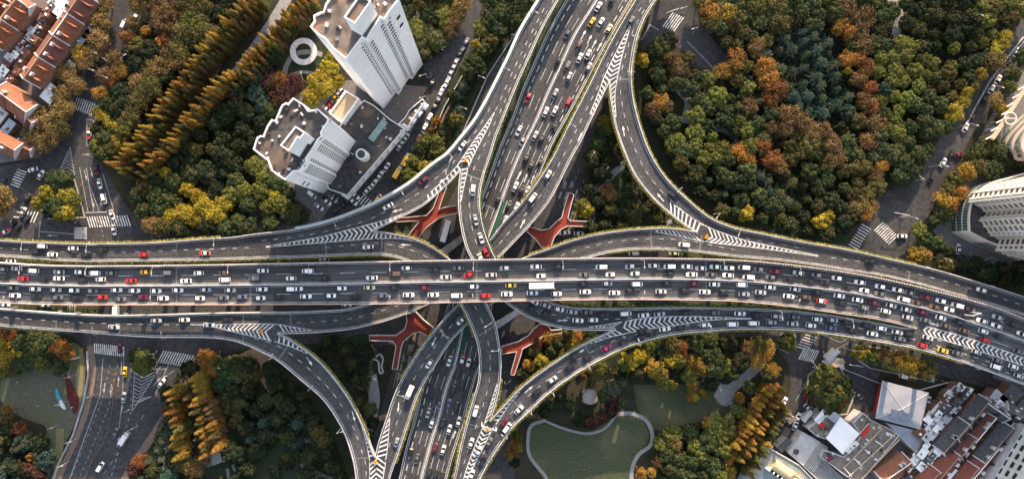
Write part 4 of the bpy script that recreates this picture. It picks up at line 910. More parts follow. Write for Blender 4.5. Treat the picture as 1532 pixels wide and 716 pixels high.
for i in range(5):
    t = i/4; a = (1262+68*t*0+i*13, 690-i*13); b = MB(); p0 = P(1262+i*16, 698-i*13, 7.5); p1 = P(1274+i*16, 712-i*15, 7.5); b.tube(p0, p1, .25, n=6); b.build('roof_beam', WHITEP, e)
for (a, c) in (((1270,712),(1340,648)),((1283,722),(1346,656)),((1262,700),(1320,640)),((1280,655),(1300,632))):
    b = MB(); b.tube(P(*a, 7.9), P(*c, 7.9), .3, n=6); b.build('roof_beam', TAN, e)
e = thing('grey_roof_block', 'pale grey flat roof with a coiled ring of pipes, lower right', 'building', 1201, 668)
pt = ccw(wxy([(1178.6,676),(1200.5,645),(1226,660),(1201,695.6)], 6)); parapet_roof(e, pt, 6, 0, CONC, noise_mat('pale_roof', (.36,.36,.37), (.46,.46,.47), .4, .9, c3=(.5,.48,.44), scale3=.1), .5, .3)
b = MB()
for i in range(9): p = P(1191+3*math.cos(i*.7), 675+3*math.sin(i*.7), 6.3); b.box((p.x, p.y, 6.4), (.9, .35, .5), i*.9)
b.build('roof_pipe', TAR, e)
e = thing('slatted_roof_block', 'dark slatted roof strip between pale grey roof and terraces', 'building', 1220, 685)
pt = ccw(wxy([(1202,697),(1227,661),(1238,668),(1228,684),(1262,716),(1258,728),(1235,728)], 5)); parapet_roof(e, pt, 5, 0, CONC, BAL, .4, .3)
for i in range(6): b = MB(); b.tube(P(1206+i*2.2, 698+i*1.4, 5.5), P(1228+i*2.0, 664+i*1.4, 5.5), .16, n=6); b.build('roof_slat', CONC, e)
e = thing('domed_building', 'grey-roofed building with cream half-barrel vault at the bottom edge, lower right', 'building', 1165, 705)
hz = 9; pt = ccw(wxy([(1108,735),(1147,667),(1196,695),(1222,722),(1226,740)], hz)); parapet_roof(e, pt, hz, 0, CONC, noise_mat('green_grey_roof', (.20,.23,.23), (.28,.31,.30), .4, .9), .6, .35)
CREAM = noise_mat('cream_panel', (.46,.38,.22), (.55,.46,.28), .8, .6); b = MB(); a = P(1155,692,hz); c = P(1195,720,hz); b.tube((a.x, a.y, hz+.6), (c.x, c.y, hz+.6), 2.6, n=24); b.build('barrel_vault', CREAM, e)
for i in range(7):
    b = MB(); p = P(1150+i*6, 701+i*4.2, hz+1); b.box((p.x, p.y, hz+1.2), (1.1, 3.6, 2.2), D2(55)); b.build('roof_fin', WHITEP, e)
b = MB(); p = P(1190,716,hz+2)
for i in range(24):
    t0 = 2*math.pi*i/24; t1 = 2*math.pi*(i+1)/24; b.tube((p.x+2.6*math.cos(t0), p.y+2.6*math.sin(t0), hz+3.4), (p.x+2.6*math.cos(t1), p.y+2.6*math.sin(t1), hz+3.4), .3, n=6)
b.build('roof_ring', noise_mat('terracotta', (.4,.18,.12), (.48,.22,.15), 1, .7), e)
e = thing('arched_building', 'pale building with long segmented roof at the lower right corner', 'building', 1510, 700)
hz = 12; pt = ccw(wxy([(1478,728),(1532,636),(1580,640),(1580,740)], hz)); parapet_roof(e, pt, hz, 0, CONC, noise_mat('cream_roof', (.44,.42,.37), (.54,.51,.45), .4, .8), .7, .4)
for j in range(3):
    for i in range(6):
        x = 1489+i*7.4+j*11; y = 716-i*12.5+j*4; b = MB(); p = P(x, y, hz+.5); b.box((p.x, p.y, hz+.4), (2.6, .9, .7), D2(58)); b.build('skylight', GLASS, e)
# small booths and gate canopies in the yard beside the leafy traffic island
for i, (x, y, a, L, w, h, m, lb) in enumerate([(1246,531,40,7,2.4,4,CONC,'long white canopy beside the leafy traffic island'),(1251,545,30,8,2.4,4,TAN,'tan canopy touching the leafy traffic island'),(1177,623,55,5,2,3,TAN,'tan kiosk on the south-east street'),(1185,628,30,4,2,3,TAN,'small tan booth beside the parked white cars'),(1155,655,58,7,1.4,3,TAN,'narrow tan gate booth at the south-east street edge'),
   (1229,622,50,7,3,6,WHITEP,'white flat box on the lower-right buildings by the island'),(1249,624,48,4,3,9,HALLR,'pale grey box at the corner of the white pitched roof'),(1174,665,45,7,3,6,GRT,'dark shed in front of the pale grey flat roof'),(1208,622,50,6,2,4,CONC,'grey booth under the leafy traffic island'),(1284,529,-40,3,2,3,RSH,'tiny red booth at the yellow tree beside the yard wall')]):
    p = P(x, y, h); e = empty('kiosk', (p.x, p.y, 0), D2(a)); tag(e, lb, 'kiosk')
    for nm, c, d, mt in (('wall', (0, 0, h/2-.15), (L*.85, w*.85, h-.3), CONC), ('roof', (0, 0, h), (L, w, .3), m), ('counter', (0, -w*.45, 1), (L*.7, .3, .15), METAL)):
        b = MB(); b.box(c, d); me = bpy.data.meshes.new(nm); me.from_pydata(b.v, [], b.f); me.materials.append(mt); me.update(); link(nm, me, e)
# ------------------------------------------------------------------ curved apartment building on the right
e = thing('curved_building', 'curved white building with rows of windows at the right edge', 'building', 1480, 320)
OFFW = noise_mat('offwhite_wall', (.60,.56,.50), (.68,.64,.58), .4, .8); DARKW = noise_mat('tinted_glass', (.04,.075,.075), (.08,.12,.115), .5, .2)
low = smooth([(1423,348),(1423,322),(1430,298),(1446,282),(1462,275)], 4); hzl = 11
base = wxy(low+[(1500,264),(1600,236),(1600,420),(1520,388),(1450,362)], 0); parapet_roof(e, ccw(base), hzl, 0, OFFW, TAR, .8, .5)
# glazed panels of the curved lower storeys
lw = wxy(low, 0); segs = []
for i in range(1, len(lw)-1, 1):
    a = Vector((*lw[i-1], 0)); c = Vector((*lw[i+1], 0)); u = (c-a).normalized(); n = Vector((-u.y, u.x, 0)); p = Vector((*lw[i], 0))
    if n.x > 0: n = -n
    for z in (.5, 4.2, 7.9): segs.append(((p.x+n.x*.12, p.y+n.y*.12, z), u, (c-a).length*.43, 2.9, n))
windows(e, segs, DARKW)
bc = ccw(base)
for (a_, c_) in longfaces(bc, 12): face_windows(e, a_, c_, 1, 10.5, [i/14 for i in range(1, 14)], floor=3.4, w=2.0, h=2.2, mat=DARKW)
up = [(1448,301),(1455,289),(1468,283),(1486,277),(1640,236),(1640,410),(1506,381),(1488,373),(1493,357),(1480,351),(1464,329),(1474,319),(1462,307)]
ub = ccw(wxy(up, 10)); hu = 58
b = MB(); b.prism(ub, hzl+.1, hu); b.build('wall', noise_mat('window_wall', (.05,.045,.045), (.11,.08,.075), .8, .4), e); b = MB(); b.prism(ccw(wxy([(1500,262)]*0+up, 10)), hu+.02, hu+.6); b.build('roof', CONC, e)
for fl in range(16):
    b = MB(); z = hzl+.6+fl*2.9; pts = [Vector((*p, z)) for p in ub]; pts.append(pts[0]); s_ = -1
    w_ = wall_strip('floor_band', pts, -1, .6, 0, 1.15, OFFW, e, inner=-.1)
for (a, c) in longfaces(ub, 3):
    a = Vector((*a, 0)); c = Vector((*c, 0)); u = (c-a).normalized(); n = Vector((u.y, -u.x, 0)); L = (c-a).length; k = int(L/3.2); b = MB()
    for i in range(k+1): p = a+u*min(L, i*3.2)+n*.25; b.box((p.x, p.y, (hzl+hu)/2), (.8, .85, hu-hzl-.1), math.atan2(u.y, u.x))
    b.build('pilaster', OFFW, e)
e = thing('garden_building', 'cream building with rounded pink-rimmed balconies at the right edge near the frame tower', 'building', 1525, 215)
cb = smooth([(1508,232),(1504,222),(1510,206),(1524,190),(1545,170)], 3)
pb = ccw(wxy(cb+[(1620,150),(1620,240),(1540,242),(1510,240)], 6)); hh = 15
DIMW = noise_mat('grey_cream_wall', (.30,.28,.24), (.40,.37,.32), .8, .8); b = MB(); b.prism(pb, 0, hh); b.build('wall', DIMW, e); b = MB(); b.prism(shrink(pb, .4), hh+.01, hh+.3); b.build('roof', CONC, e)
PKR = noise_mat('pink_rim', (.42,.30,.28), (.5,.37,.34), 1, .7); DIMW = noise_mat('grey_cream_wall', (.30,.28,.24), (.40,.37,.32), .8, .8)
for i_ in range(len(pb)):
    if math.dist(pb[i_-1], pb[i_]) > .8: face_windows(e, pb[i_-1], pb[i_], 1.6, hh, [.5], floor=4.8, w=min(1.6, math.dist(pb[i_-1], pb[i_])*.6), h=2.2, mat=DARKW)
for z in (0.5, 5.2, 10, 15):
    pts = [Vector((*p, z)) for p in pb]; pts.append(pts[0]); wall_strip('balcony', pts, -1, .7, 0, .8, PKR if z > 9 else DIMW, e, inner=-.05)
e = thing('frame_walkway', 'long orange-beige beam walkway with a hoop beside the cream rounded building', 'walkway', 1505, 180)
BEAM = noise_mat('beige_beam', (.50,.34,.24), (.60,.42,.30), 1, .7); b = MB(); a = P(1484,208,9); c = P(1540,122,9); b.tube(a, c, 1.0, n=4); b.build('beam', BEAM, e)
for i in range(7):
    t = (i+.5)/7; p = a.lerp(c, t); b = MB(); b.tube(p-Vector((4, 2, 0)), p+Vector((1, .5, 0)), .3, n=6); b.tube(p-Vector((0, 0, 0)), (p.x, p.y, 0), .35, n=8); b.build('strut', OFFW, e)
p = P(1509,178,9); b = MB()
for i in range(28):
    t0 = 2*math.pi*i/28; t1 = 2*math.pi*(i+1)/28; b.tube((p.x+2.6*math.cos(t0), p.y+2.6*math.sin(t0), 10), (p.x+2.6*math.cos(t1), p.y+2.6*math.sin(t1), 10), .3, n=6)
b.tube((p.x-2.6, p.y, 10), (p.x+2.6, p.y, 10), .2); b.build('hoop', OFFW, e)
e = thing('round_fountain', 'round paved fountain court below the curved building', 'fountain', 1482, 397)
p = P(1482,397,.2); b = MB(); b.tube((p.x, p.y, .02), (p.x, p.y, .25), 4.0, n=40); b.build('paved_disc', PATH, e)
for r, m_, nm in ((3.0, PAVE, 'step_ring'), (2.0, CONC, 'basin_rim'), (1.6, noise_mat('basin_water', (.05,.07,.08), (.08,.1,.11), 1, .1), 'basin_water')): b = MB(); b.tube((p.x, p.y, .25), (p.x, p.y, .3+(4-r)*.08), r, n=32); b.build(nm, m_, e)
# ------------------------------------------------------------------ red footbridges
def footbridge(poly, label, z=6.0):
    xs = [p[0] for p in poly]; ys = [p[1] for p in poly]; e = thing('footbridge', label, 'footbridge', sum(xs)/len(xs), sum(ys)/len(ys), 0, 'red footbridges at the four corners of the junction')
    flat('deck', poly, z, REDP, e, h=.8); b = MB(); pts = ccw(wxy(poly, z)); n = len(pts); v = [Vector((*p, z)) for p in pts]; v.append(v[0])
    wall_strip('handrail', v, -1, .3, -.8, 1.0, METAL, e, inner=.0)
    for i in range(0, n, max(1, n//5)):
        p = pts[i]; c = (sum(q[0] for q in pts)/n, sum(q[1] for q in pts)/n); x = p[0]*.8+c[0]*.2; y = p[1]*.8+c[1]*.2; b = MB(); b.tube((x, y, 0), (x, y, z-.8), .35, n=12); b.build('column', CONC_D, e)
def c2(s, x0, y0, q): return [(x0+a/s, y0+b/s) for a, b in q]
footbridge(c2(2.98,380,230,[(838,145),(858,148),(838,200),(822,252),(850,240),(905,232),(908,262),(860,272),(820,288),(770,325),(730,378),(688,365),(705,345),(740,300),(700,298),(635,302),(630,288),(690,284),(770,276),(800,245),(815,205)]), 'red Y-shaped footbridge deck above the empty lane, upper left of the centre')
footbridge(c2(2.98,760,230,[(272,175),(292,182),(278,230),(265,285),(275,300),(378,303),(378,324),(265,320),(235,335),(205,370),(193,400),(192,420),(150,415),(125,380),(85,345),(95,325),(125,335),(150,342),(185,335),(215,305),(240,285),(255,230)]), 'red Y-shaped footbridge deck beside the yellow bush, upper right of the centre')
footbridge([(608,470),(622,466),(632,477),(648,490),(641,502),(629,495),(617.5,497.5),(603,510.5),(599.6,520),(594.5,551.5),(587.5,551),(593.5,517),(588,509),(553,508),(553,501.5),(594,501.5),(606,492),(610,480)], 'red footbridge with purple stair arms, lower left of the centre')
footbridge([(808,484),(820,487),(824,494),(840,492.5),(840,497),(821,500),(812,502),(797,512),(781,521),(779.5,527.5),(769,560),(764,560),(773.5,525),(751,528.5),(751,518),(777,510),(790,502),(800,491)], 'long dark red footbridge reaching the orange bushes, lower right of the centre')
# beams of the old crossing structure below the ramps
e = thing('service_bridge', 'grey concrete service bridge slanting below the ramps, left of centre', 'bridge', 675, 365); flat('deck', [(655,376),(697,346),(704,352),(664,384)], 5, CONC_D, e, h=1); 
e = thing('service_bridge', 'grey concrete service bridge slanting below the ramps, right of centre', 'bridge', 760, 480); flat('deck', [(741,482),(775,461),(780,468),(744,492)], 5, CONC, e, h=1); 
# ------------------------------------------------------------------ park things
e = thing('ring_pergola', 'pale round ring pergola crossed by a curved path in the upper garden', 'pergola', 452, 78)
p = P(454,77,3); b = MB()
for i in range(48):
    a0 = 2*math.pi*i/48; a1 = 2*math.pi*(i+1)/48
    q = [(p.x+r*math.cos(a), p.y+r*math.sin(a)) for r, a in ((3.6, a0), (6.1, a0), (6.1, a1), (3.6, a1))]; b.prism(q, 2.7, 3.0)
b.build('ring_roof', CONC, e)
for i in range(10):
    a0 = 2*math.pi*(i+.5)/10; b = MB(); b.tube((p.x+4.8*math.cos(a0), p.y+4.8*math.sin(a0), 0), (p.x+4.8*math.cos(a0), p.y+4.8*math.sin(a0), 2.7), .2); b.build('column', CONC, e)
tag(ribbon('path', [(425,118),(428,100),(440,82),(465,78),(482,82)], 2.2, .18, PATH), kind='structure'); tag(flat('lawn', [(420,70),(440,56),(475,58),(486,85),(478,115),(440,122),(420,105)], .09, GRASS_D), kind='structure')
e = thing('round_pavilion', 'round stone pavilion platform with four tan corner benches in the lower park', 'pavilion', 881, 592)
p = P(882,592,.5); b = MB(); b.tube((p.x, p.y, 0), (p.x, p.y, .6), 3.5, n=36); b.build('platform', PATH, e); b = MB(); b.tube((p.x, p.y, 3.0), (p.x, p.y, 3.9), 3.3, .3, n=36); b.build('roof', noise_mat('stone_roof', (.34,.29,.28), (.44,.38,.36), 1, .9), e)
for i in range(4):
    a = D2(40+90*i+(8 if i % 2 else 0)); x = p.x+3.6*math.cos(a); y = p.y+3.6*math.sin(a); b = MB(); b.box((x, y, .8), (.9, 2.0, .9), a); b.build('bench', TAN, e); b = MB(); b.tube((p.x+2.8*math.cos(a), p.y+2.8*math.sin(a), .6), (p.x+2.8*math.cos(a), p.y+2.8*math.sin(a), 3.0), .14); b.build('column', CONC, e)
e = thing('grey_pavilion', 'small grey square pavilion roof below the twin rows of orange conifers', 'pavilion', 324, 687)
for q, h in (([(312,680),(329,675),(333,690),(318,696)], 4), ([(330,684),(341,679),(344,686),(334,691)], 3), ([(309,692),(315,690),(316,696),(311,698)], 3)): flat('roof', q, h, PATH, e, h=.4); 
for x, y in ((315,682),(328,678),(331,688),(319,693)): b = MB(); q = P(x, y, 3); b.tube((q.x, q.y, 0), (q.x, q.y, 3.6), .2); b.build('column', CONC, e)
e = thing('rock_pool', 'bone-shaped pale stone pool edge on the dark lawn', 'pool', 562, 540)
line = smooth([(552,526),(553,522),(558,523),(559,530),(562,533),(568,529),(573,536),(571,548),(573,556),(569,558),(567,550),(566,541),(561,537),(555,536),(552,530),(552,526)], 1.5); pts = [P(x, y, .4) for x, y in line]; b = MB()
for a, c in zip(pts, pts[1:]): b.tube(a, c, .42, n=6)
b.build('stone_edge', noise_mat('pale_rock', (.42,.38,.33), (.55,.50,.44), 1.2, .9), e); flat('pool_water', line[:-1], .3, noise_mat('dark_water', (.015,.02,.02), (.025,.03,.03), .5, .08), e)
b = MB(); kp = [(84,584),(88,585),(91,592),(94,600),(96,608),(98,613),(93,611),(88,602),(85,594)]
BLUEK = noise_mat('kite_blue', (.05,.22,.30), (.08,.28,.36), 1, .7); KW = noise_mat('kite_white', (.60,.66,.62), (.7,.74,.7), 1, .7)
e = thing('play_slide', 'blue and white curved play sculpture lying on the pale lawn', 'sculpture', 90, 598); flat('blue_half', [(82,583),(85,580),(88,588),(91,597),(88,601),(84,594)], .9, BLUEK, e, h=.7); flat('white_half', [(88,601),(91,597),(95,604),(98,612),(94,611),(90,607)], .8, KW, e, h=.6)
b = MB(); p = P(110,600,1)
tag(sheet('flower_bed', [(96,556),(104,566),(112,580),(118,596),(117,610),(111,620),(107,610),(101,595),(98,575)], noise_mat('dark_red_bed', (.07,.015,.015), (.11,.02,.02), .8, .95), .13) or bpy.data.objects[-1]) if False else None
sheet('flower_bed', [(96,556),(104,566),(112,580),(118,596),(117,610),(111,620),(107,610),(101,595),(98,575)], noise_mat('dark_red_bed', (.07,.015,.015), (.11,.02,.02), .8, .95), .13)
sheet('terrace', [(355,532),(372,523),(395,515),(408,535),(392,545),(405,590),(385,560),(372,535)], noise_mat('tan_paving', (.28,.18,.11), (.36,.24,.15), 1, .9), .14)
sheet('terrace', [(1068,592),(1078,575),(1096,578),(1100,592),(1092,605),(1080,606)], PATH, .15)
sheet('pale_rocks', [(1326,-5),(1352,2),(1350,20),(1340,30),(1334,18)], noise_mat('white_rock', (.40,.40,.38), (.62,.62,.6), 2.5, .9), .17)
# ------------------------------------------------------------------ lamps, gantries, signs
def lamp(px, py, z, ang, hgt=9, arm=2.2, lab=None, two=False):
    p = P(px, py, z+.1); e = empty('street_lamp', (p.x, p.y, z), D2(ang)); tag(e, lab, 'street lamp', 'street lamps')
    link('pole', LP['pole'], e); link('arm', LP['arm'], e); link('lamp_head', LP['head'], e)
    if two: o = link('arm', LP['arm'], e); o.rotation_euler = (0, 0, math.pi); o = link('lamp_head', LP['head'], e); o.rotation_euler = (0, 0, math.pi)
    return e
LP = {}
for nm, fn in (('pole', lambda b: (b.tube((0, 0, 0), (0, 0, 8.6), .14, .08), b.tube((0, 0, 0), (0, 0, .5), .22))), ('arm', lambda b: b.tube((0, 0, 8.5), (2.2, 0, 9.1), .08, .06)), ('head', lambda b: b.box((2.7, 0, 9.12), (1.2, .42, .18)))):
    b = MB(); fn(b); me = bpy.data.meshes.new(nm); me.from_pydata(b.v, [], b.f); me.materials.append(LAMPM); me.update(); LP[nm] = me
L_ = 0
lampspots = [('AL', 53,363,-90),('AL',147,366,-90),('AL',332,357,-88),('AL',505,330,-65),('AL',602,284,-60),('AL',672,232,-50),('AL',752,109,-25),('AL',793,26,-25),('M',51,397,-90),('M',147,398.5,-90),('M',243,398,-90),('M',353,396,-90),('M',470,394.5,-90),('M',588,392.5,-90),('M',709,391,-90),('M',839,389,-90),('M',957,388.5,-90),('M',1073,390,-90),('M',1184,399,-92),
 ('M',29,452,90),('M',241,452,90),('M',354,452,90),('M',588,451,90),('M',708,449,90),('M',829,446,90),('M',957,445,90),('M',1180,456,80),('M',1275,468,78),('C',1013,283,220),('C',1068,320,230),('C',950,65,170),('C',944,115,180),('C',1098,343,245),('G',55,489,90),('G',157,497,95),('G',256,503,90),('G',412,533,55),('G',468,578,45),('G',510,640,20),
 ('F',827,586,130),('F',794,613,135),('F',758,648,140),('F',880,548,120),('F',952,513,110),('F',1054,494,95),('R2',1157,463,-90),('R2',1260,475,-90),('R3',848,190,-30),('R1',735,480,210),('R1',746,520,180),('R4',663,497,-20),('R4',598,584,-10)]
lamps = {}
for fk, x, y, a in lampspots:
    hh = camhit(x, y, [q for q in STRIPS if STRIP_FLY[q] == fk]); z = hh[0].z if hh else spine_z(SP[fk], x, y)
    where = NAMES[fk][1] if fk != 'M' else ('upper edge of the main flyover' if a < 0 else 'lower edge of the main flyover')
    lamps.setdefault((where, fk in ('M', 'AL', 'G', 'R2', 'F')), []).append((x, y, lamp(x, y, z, a)))
for (where, hz_), ls in lamps.items():
    ls.sort(key=lambda t: t[0] if hz_ else t[1])
    for i, (x, y, o) in enumerate(ls): tag(o, f"white street lamp on the {where}, {ORD[i]} from the {'left' if hz_ else 'top'}", 'street lamp', 'street lamps')
side_n = {}
gl = [(1470,135,-20),(1433,190,-20),(1389,250,-15),(1345,325,-20),(1440,30,-20),(1395,385,-30),(690,165,-25),(716,120,-25),(765,60,-20),(640,150,200),(640,118,200),(580,220,200),(88,635,20),(98,600,10),(113,560,10),(122,533,10),(140,590,15),(115,655,20),(103,690,20),(200,610,30),(222,593,30),(235,525,0),(205,637,25),(1020,20,200),(1036,50,200),(152,85,-20),(168,120,-25),(195,95,30),(148,110,-20),(880,240,60),(900,262,60),(460,125,100),(85,140,0),(140,235,0),(780,600,40),(755,570,40),(1212,640,0),(1135,678,-30),(1262,520,0),(1290,505,0),(330,545,0)]
for i, (x, y, a) in enumerate(sorted(gl)):
    nm = min(LM, key=lambda m: (m[0]-x)**2+(m[1]-y)**2)[2]; kq = ('g', nm); side_n.setdefault(kq, []).append(0); j = len(side_n[kq])
    lamp(x, y, 0, a, lab=f"white street-level lamp near {nm}"+('' if j == 1 else f", {ORD[j-1]} from the left"))
def gantry(fk, keys, a, b_, label, h=6.5, board=(.02,.10,.22), w=3.2):
    pa = camhit(*a, keys); pb = camhit(*b_, keys) if b_ else None
    if keys and not pa: return
    pa = pa[0]; q = pb[0] if pb else pa+Vector((3, 1, 0)); e = empty('sign_gantry', (pa.x, pa.y, pa.z)); tag(e, label, 'sign gantry', 'overhead signs')
    for w_ in (pa, q): b = MB(); b.tube(w_, w_+Vector((0, 0, h)), .2); b.build('post', METAL, e)
    b = MB(); 
    for dz in (0, .9): b.tube(pa+Vector((0, 0, h-dz)), q+Vector((0, 0, h-dz)), .12)
    b.build('beam', METAL, e); c = (pa+q)/2; d = (q-pa).normalized(); b = MB(); b.box((c.x, c.y, c.z+h-.4), (min(w, (q-pa).length*.7), .15, 1.8), math.atan2(d.y, d.x)); b.build('sign_board', noise_mat('sign_blue', (.02,.09,.2), (.03,.12,.25), 1, .5), e)
gantry('F', ['F','R1'], (721,631), (742,638), 'pale sign gantry across the striped wedge at bottom centre'); gantry('AL', ['AL'], (668,262), (676,240), 'sign gantry above the ramp below the white towers'); gantry('M', ['MN'], (1440,470), (1439,486), 'sign gantry over the right end of the main flyover'); gantry('F', ['R2'], (1364,486), (1372,494), 'sign boards where the lower ramp meets the main flyover')
gantry('NL', ['NL'], (823,50), (826,42), 'small sign frame on the left edge of the lower motorway, top'); gantry('NL', ['NL'], (749,216), (753,211), 'small sign frame on the left edge of the lower motorway, middle')
# traffic signals at street level
def signal(x, y, ang, L, label):
    p = P(x, y, .1); e = empty('traffic_signal', (p.x, p.y, 0), D2(ang)); tag(e, label, 'traffic signal')
    for nm, fn, mt in (('pole', lambda b: b.tube((0, 0, 0), (0, 0, 6.2), .16), METAL), ('mast_arm', lambda b: b.tube((0, 0, 6), (L, 0, 6.4), .12), METAL), ('signal_head', lambda b: b.box((L*.9, 0, 6.1), (1.2, .3, .5)), METAL)):
        b = MB(); fn(b); me = bpy.data.meshes.new(nm); me.from_pydata(b.v, [], b.f); me.materials.append(mt); me.update(); link(nm, me, e)
for x, y, a, L, lb in [(1370,270,145,7,'long white signal arm over the far right street'),(1349,323,170,7,'white signal arm at the east zebra crossings'),(250,562,30,7,'white signal arm beside the lower left zebra'),(215,598,25,7,'white signal arm over the south-west street'),(233,548,0,8,'white signal arm at the tip of the striped triangle'),(618,165,20,6,'white signal arm by the foot of the tall tower'),(1215,548,130,5,'white signal arm beside the leafy traffic island'),(1010,20,200,6,'white signal arm at the top zebra crossing'),(160,90,-30,6,'white signal arm at the upper west street'),(1280,545,170,6,'thin signal arm over the yard by the yellow trees')]: signal(x, y, a, L, lb)
# kerb of the triangular and leafy traffic islands
KERB = noise_mat('kerb_stone', (.30,.28,.26), (.4,.37,.34), 1, .9)
for nm, poly in (('traffic_island', [(90,256),(112,268),(120,295),(128,326),(70,328),(60,312),(66,280)]), ('traffic_island', [(201,532),(228,530),(236,545),(214,562),(198,556)]), ('traffic_island', [(1208,560),(1225,548),(1262,556),(1280,590),(1268,620),(1240,622),(1206,606)]), ('traffic_island', [(1168,498),(1190,500),(1192,520),(1178,528),(1164,520)]), ('traffic_island', [(1280,515),(1320,520),(1400,548),(1398,572),(1300,550),(1278,535)])):
    o = flat(nm, poly, .14, KERB, h=.13); o['kind'] = 'structure'; o = flat('soil_bed', [((x-sum(q[0] for q in poly)/len(poly))*.93+sum(q[0] for q in poly)/len(poly), (y-sum(q[1] for q in poly)/len(poly))*.93+sum(q[1] for q in poly)/len(poly)) for x, y in poly], .16, GRASS_D); o['kind'] = 'structure'
# low orange dividers in the south-west street
b = MB(); pts = resample([P(x, y, .5) for x, y in smooth([(170,560),(168,610),(160,650),(138,690),(125,720)], 3)], 2.2)
for i, p in enumerate(pts[:-1]): d = pts[i+1]-p; b.box((p.x, p.y, .4), (1.5, .22, .7), math.atan2(d.y, d.x))
o = b.build('road_divider', noise_mat('rusty_rail', (.20,.11,.08), (.26,.15,.10), 1, .8)); tag(o, 'rust-coloured low divider down the middle of the south-west street', 'road divider')
# ------------------------------------------------------------------ trees
def leafquads(C, N, size, jit=.7):
    """C centres (n,3), N normals (n,3) -> verts, faces"""
    n = len(C); N = N+RNG.normal(0, jit, (n, 3)); N /= np.linalg.norm(N, axis=1)[:, None]+1e-9
    R = RNG.normal(0, 1, (n, 3)); U = np.cross(N, R); U /= np.linalg.norm(U, axis=1)[:, None]+1e-9; V = np.cross(N, U)
    s = RNG.uniform(.6, 1.25, (n, 1))*size; U = U*s; V = V*s*.7
    vs = np.stack([C-U, C-V, C+U, C+V], 1).reshape(-1, 3); fs = np.arange(4*n).reshape(-1, 4); return vs, fs
def npmesh(name, vs, fs, mat):
    me = bpy.data.meshes.new(name); n = len(vs); m = len(fs)
    me.vertices.add(n); me.vertices.foreach_set('co', vs.astype(np.float32).ravel()); me.loops.add(4*m); me.polygons.add(m)
    me.loops.foreach_set('vertex_index', fs.astype(np.int32).ravel()); me.polygons.foreach_set('loop_start', np.arange(0, 4*m, 4, dtype=np.int32))
    me.update(calc_edges=True); me.materials.append(mat); return me
def dirs(n, up=-.25):
    d = RNG.normal(0, 1, (n*3, 3)); d /= np.linalg.norm(d, axis=1)[:, None]; d = d[d[:, 2] > up][:n]; return d
def crown_round(R=4.0, hgt=6.0, lobes=16, seed=0, leaf=.26, n=5200, lobe=.40, flat_=1.0):
    """many small puffs set on a dome; z=0 at the crown's underside"""
    Cs = []; Ns = []; k = 0
    L = dirs(lobes*2, -.15)[:lobes]; rad = RNG.uniform(.68, 1.0, (lobes, 1))
    cen = L*rad*np.array([R*.80, R*.80, hgt*.44]); cen[:, 2] += hgt*.42; lr = RNG.uniform(.75, 1.25, lobes)*R*lobe
    cen = np.vstack([cen, [[0, 0, hgt*.5]]]); lr = np.append(lr, R*.55)
    w = lr**2/np.sum(lr**2)
    for c, r, ww in zip(cen, lr, w):
        m = int(n*ww); d = dirs(m, -.45); rr = r*RNG.uniform(.72, 1.06, (len(d), 1))*(1+.16*np.sin(d[:, :1]*7+c[0])*np.cos(d[:, 1:2]*6+c[1])); Cs.append(c+d*rr*np.array([1, 1, .85*flat_])); Ns.append(d)
    return leafquads(np.vstack(Cs), np.vstack(Ns), leaf, .55)
def crown_conifer(R=2.3, hgt=16, leaf=.17):
    """narrow feathery cone: short rising boughs in whorls around the stem"""
    Cs = []; Ns = []; z = 0.0
    while z < hgt*.97:
        t = 1-z/hgt; rr = R*min(1, t*1.15)**.95; nb = random.randint(7, 10)
        for b_ in range(nb):
            a = random.uniform(0, 2*math.pi); l = rr*random.uniform(.72, 1.1)+.08; m = int(12+30*l/R)
            u = RNG.uniform(.1, 1, m); sp = .08+.16*u*(1.1-u*.6)
            C = np.stack([u*l*math.cos(a)+RNG.normal(0, 1, m)*sp, u*l*math.sin(a)+RNG.normal(0, 1, m)*sp, z+u*l*.45+RNG.normal(0, .10, m)], 1); Cs.append(C); Ns.append(np.tile([math.cos(a)*.6, math.sin(a)*.6, .8], (m, 1)))
        z += random.uniform(.38, .55)
    return leafquads(np.vstack(Cs), np.vstack(Ns), leaf, .6)
def crown_cedar(R=4.4, hgt=6.5, leaf=.26):
    """tiers of radiating boughs seen as a star from above"""
    Cs = []; Ns = []
    for tier in range(4):
        f = tier/3; rr = R*(1-.74*f); z0 = hgt*(.10+.80*f); nb = 11-2*tier
        for b_ in range(nb):
            a = 2*math.pi*(b_+random.random()*.45)/nb+tier*.7; l = rr*random.uniform(.7, 1.12); m = int(190*l/R)+30
            u = RNG.uniform(.05, 1, m)**.75; wd = (.10+.42*np.sin(np.clip(u, 0, 1)*math.pi))*RNG.normal(0, .55, m)*R/4.4
            C = np.stack([u*l*math.cos(a)-wd*math.sin(a), u*l*math.sin(a)+wd*math.cos(a), z0+.5*u*l*.35-.5*u*u*l*.5+.22*RNG.random(m)-np.abs(wd)*.3], 1); Cs.append(C); Ns.append(np.tile([0, 0, 1.0], (m, 1)))
    return leafquads(np.vstack(Cs), np.vstack(Ns), leaf, .45)
def crown_loose(R=4, hgt=6, n=3000, leaf=.24):
    """thin autumn crown: airy clumps on branches"""
    Cs = []; Ns = []; k = 46
    L = dirs(k, -.1)[:k]; cen = L*RNG.uniform(.45, 1.0, (len(L), 1))*np.array([R*.9, R*.9, hgt*.48]); cen[:, 2] += hgt*.45
    for c in cen:
        m = n//k; d = RNG.normal(0, 1, (m, 3))*R*.15; Cs.append(c+d); Ns.append(d/(np.linalg.norm(d, axis=1)[:, None]+1e-6)+[0, 0, .4])
    return leafquads(np.vstack(Cs), np.vstack(Ns), leaf, .7)
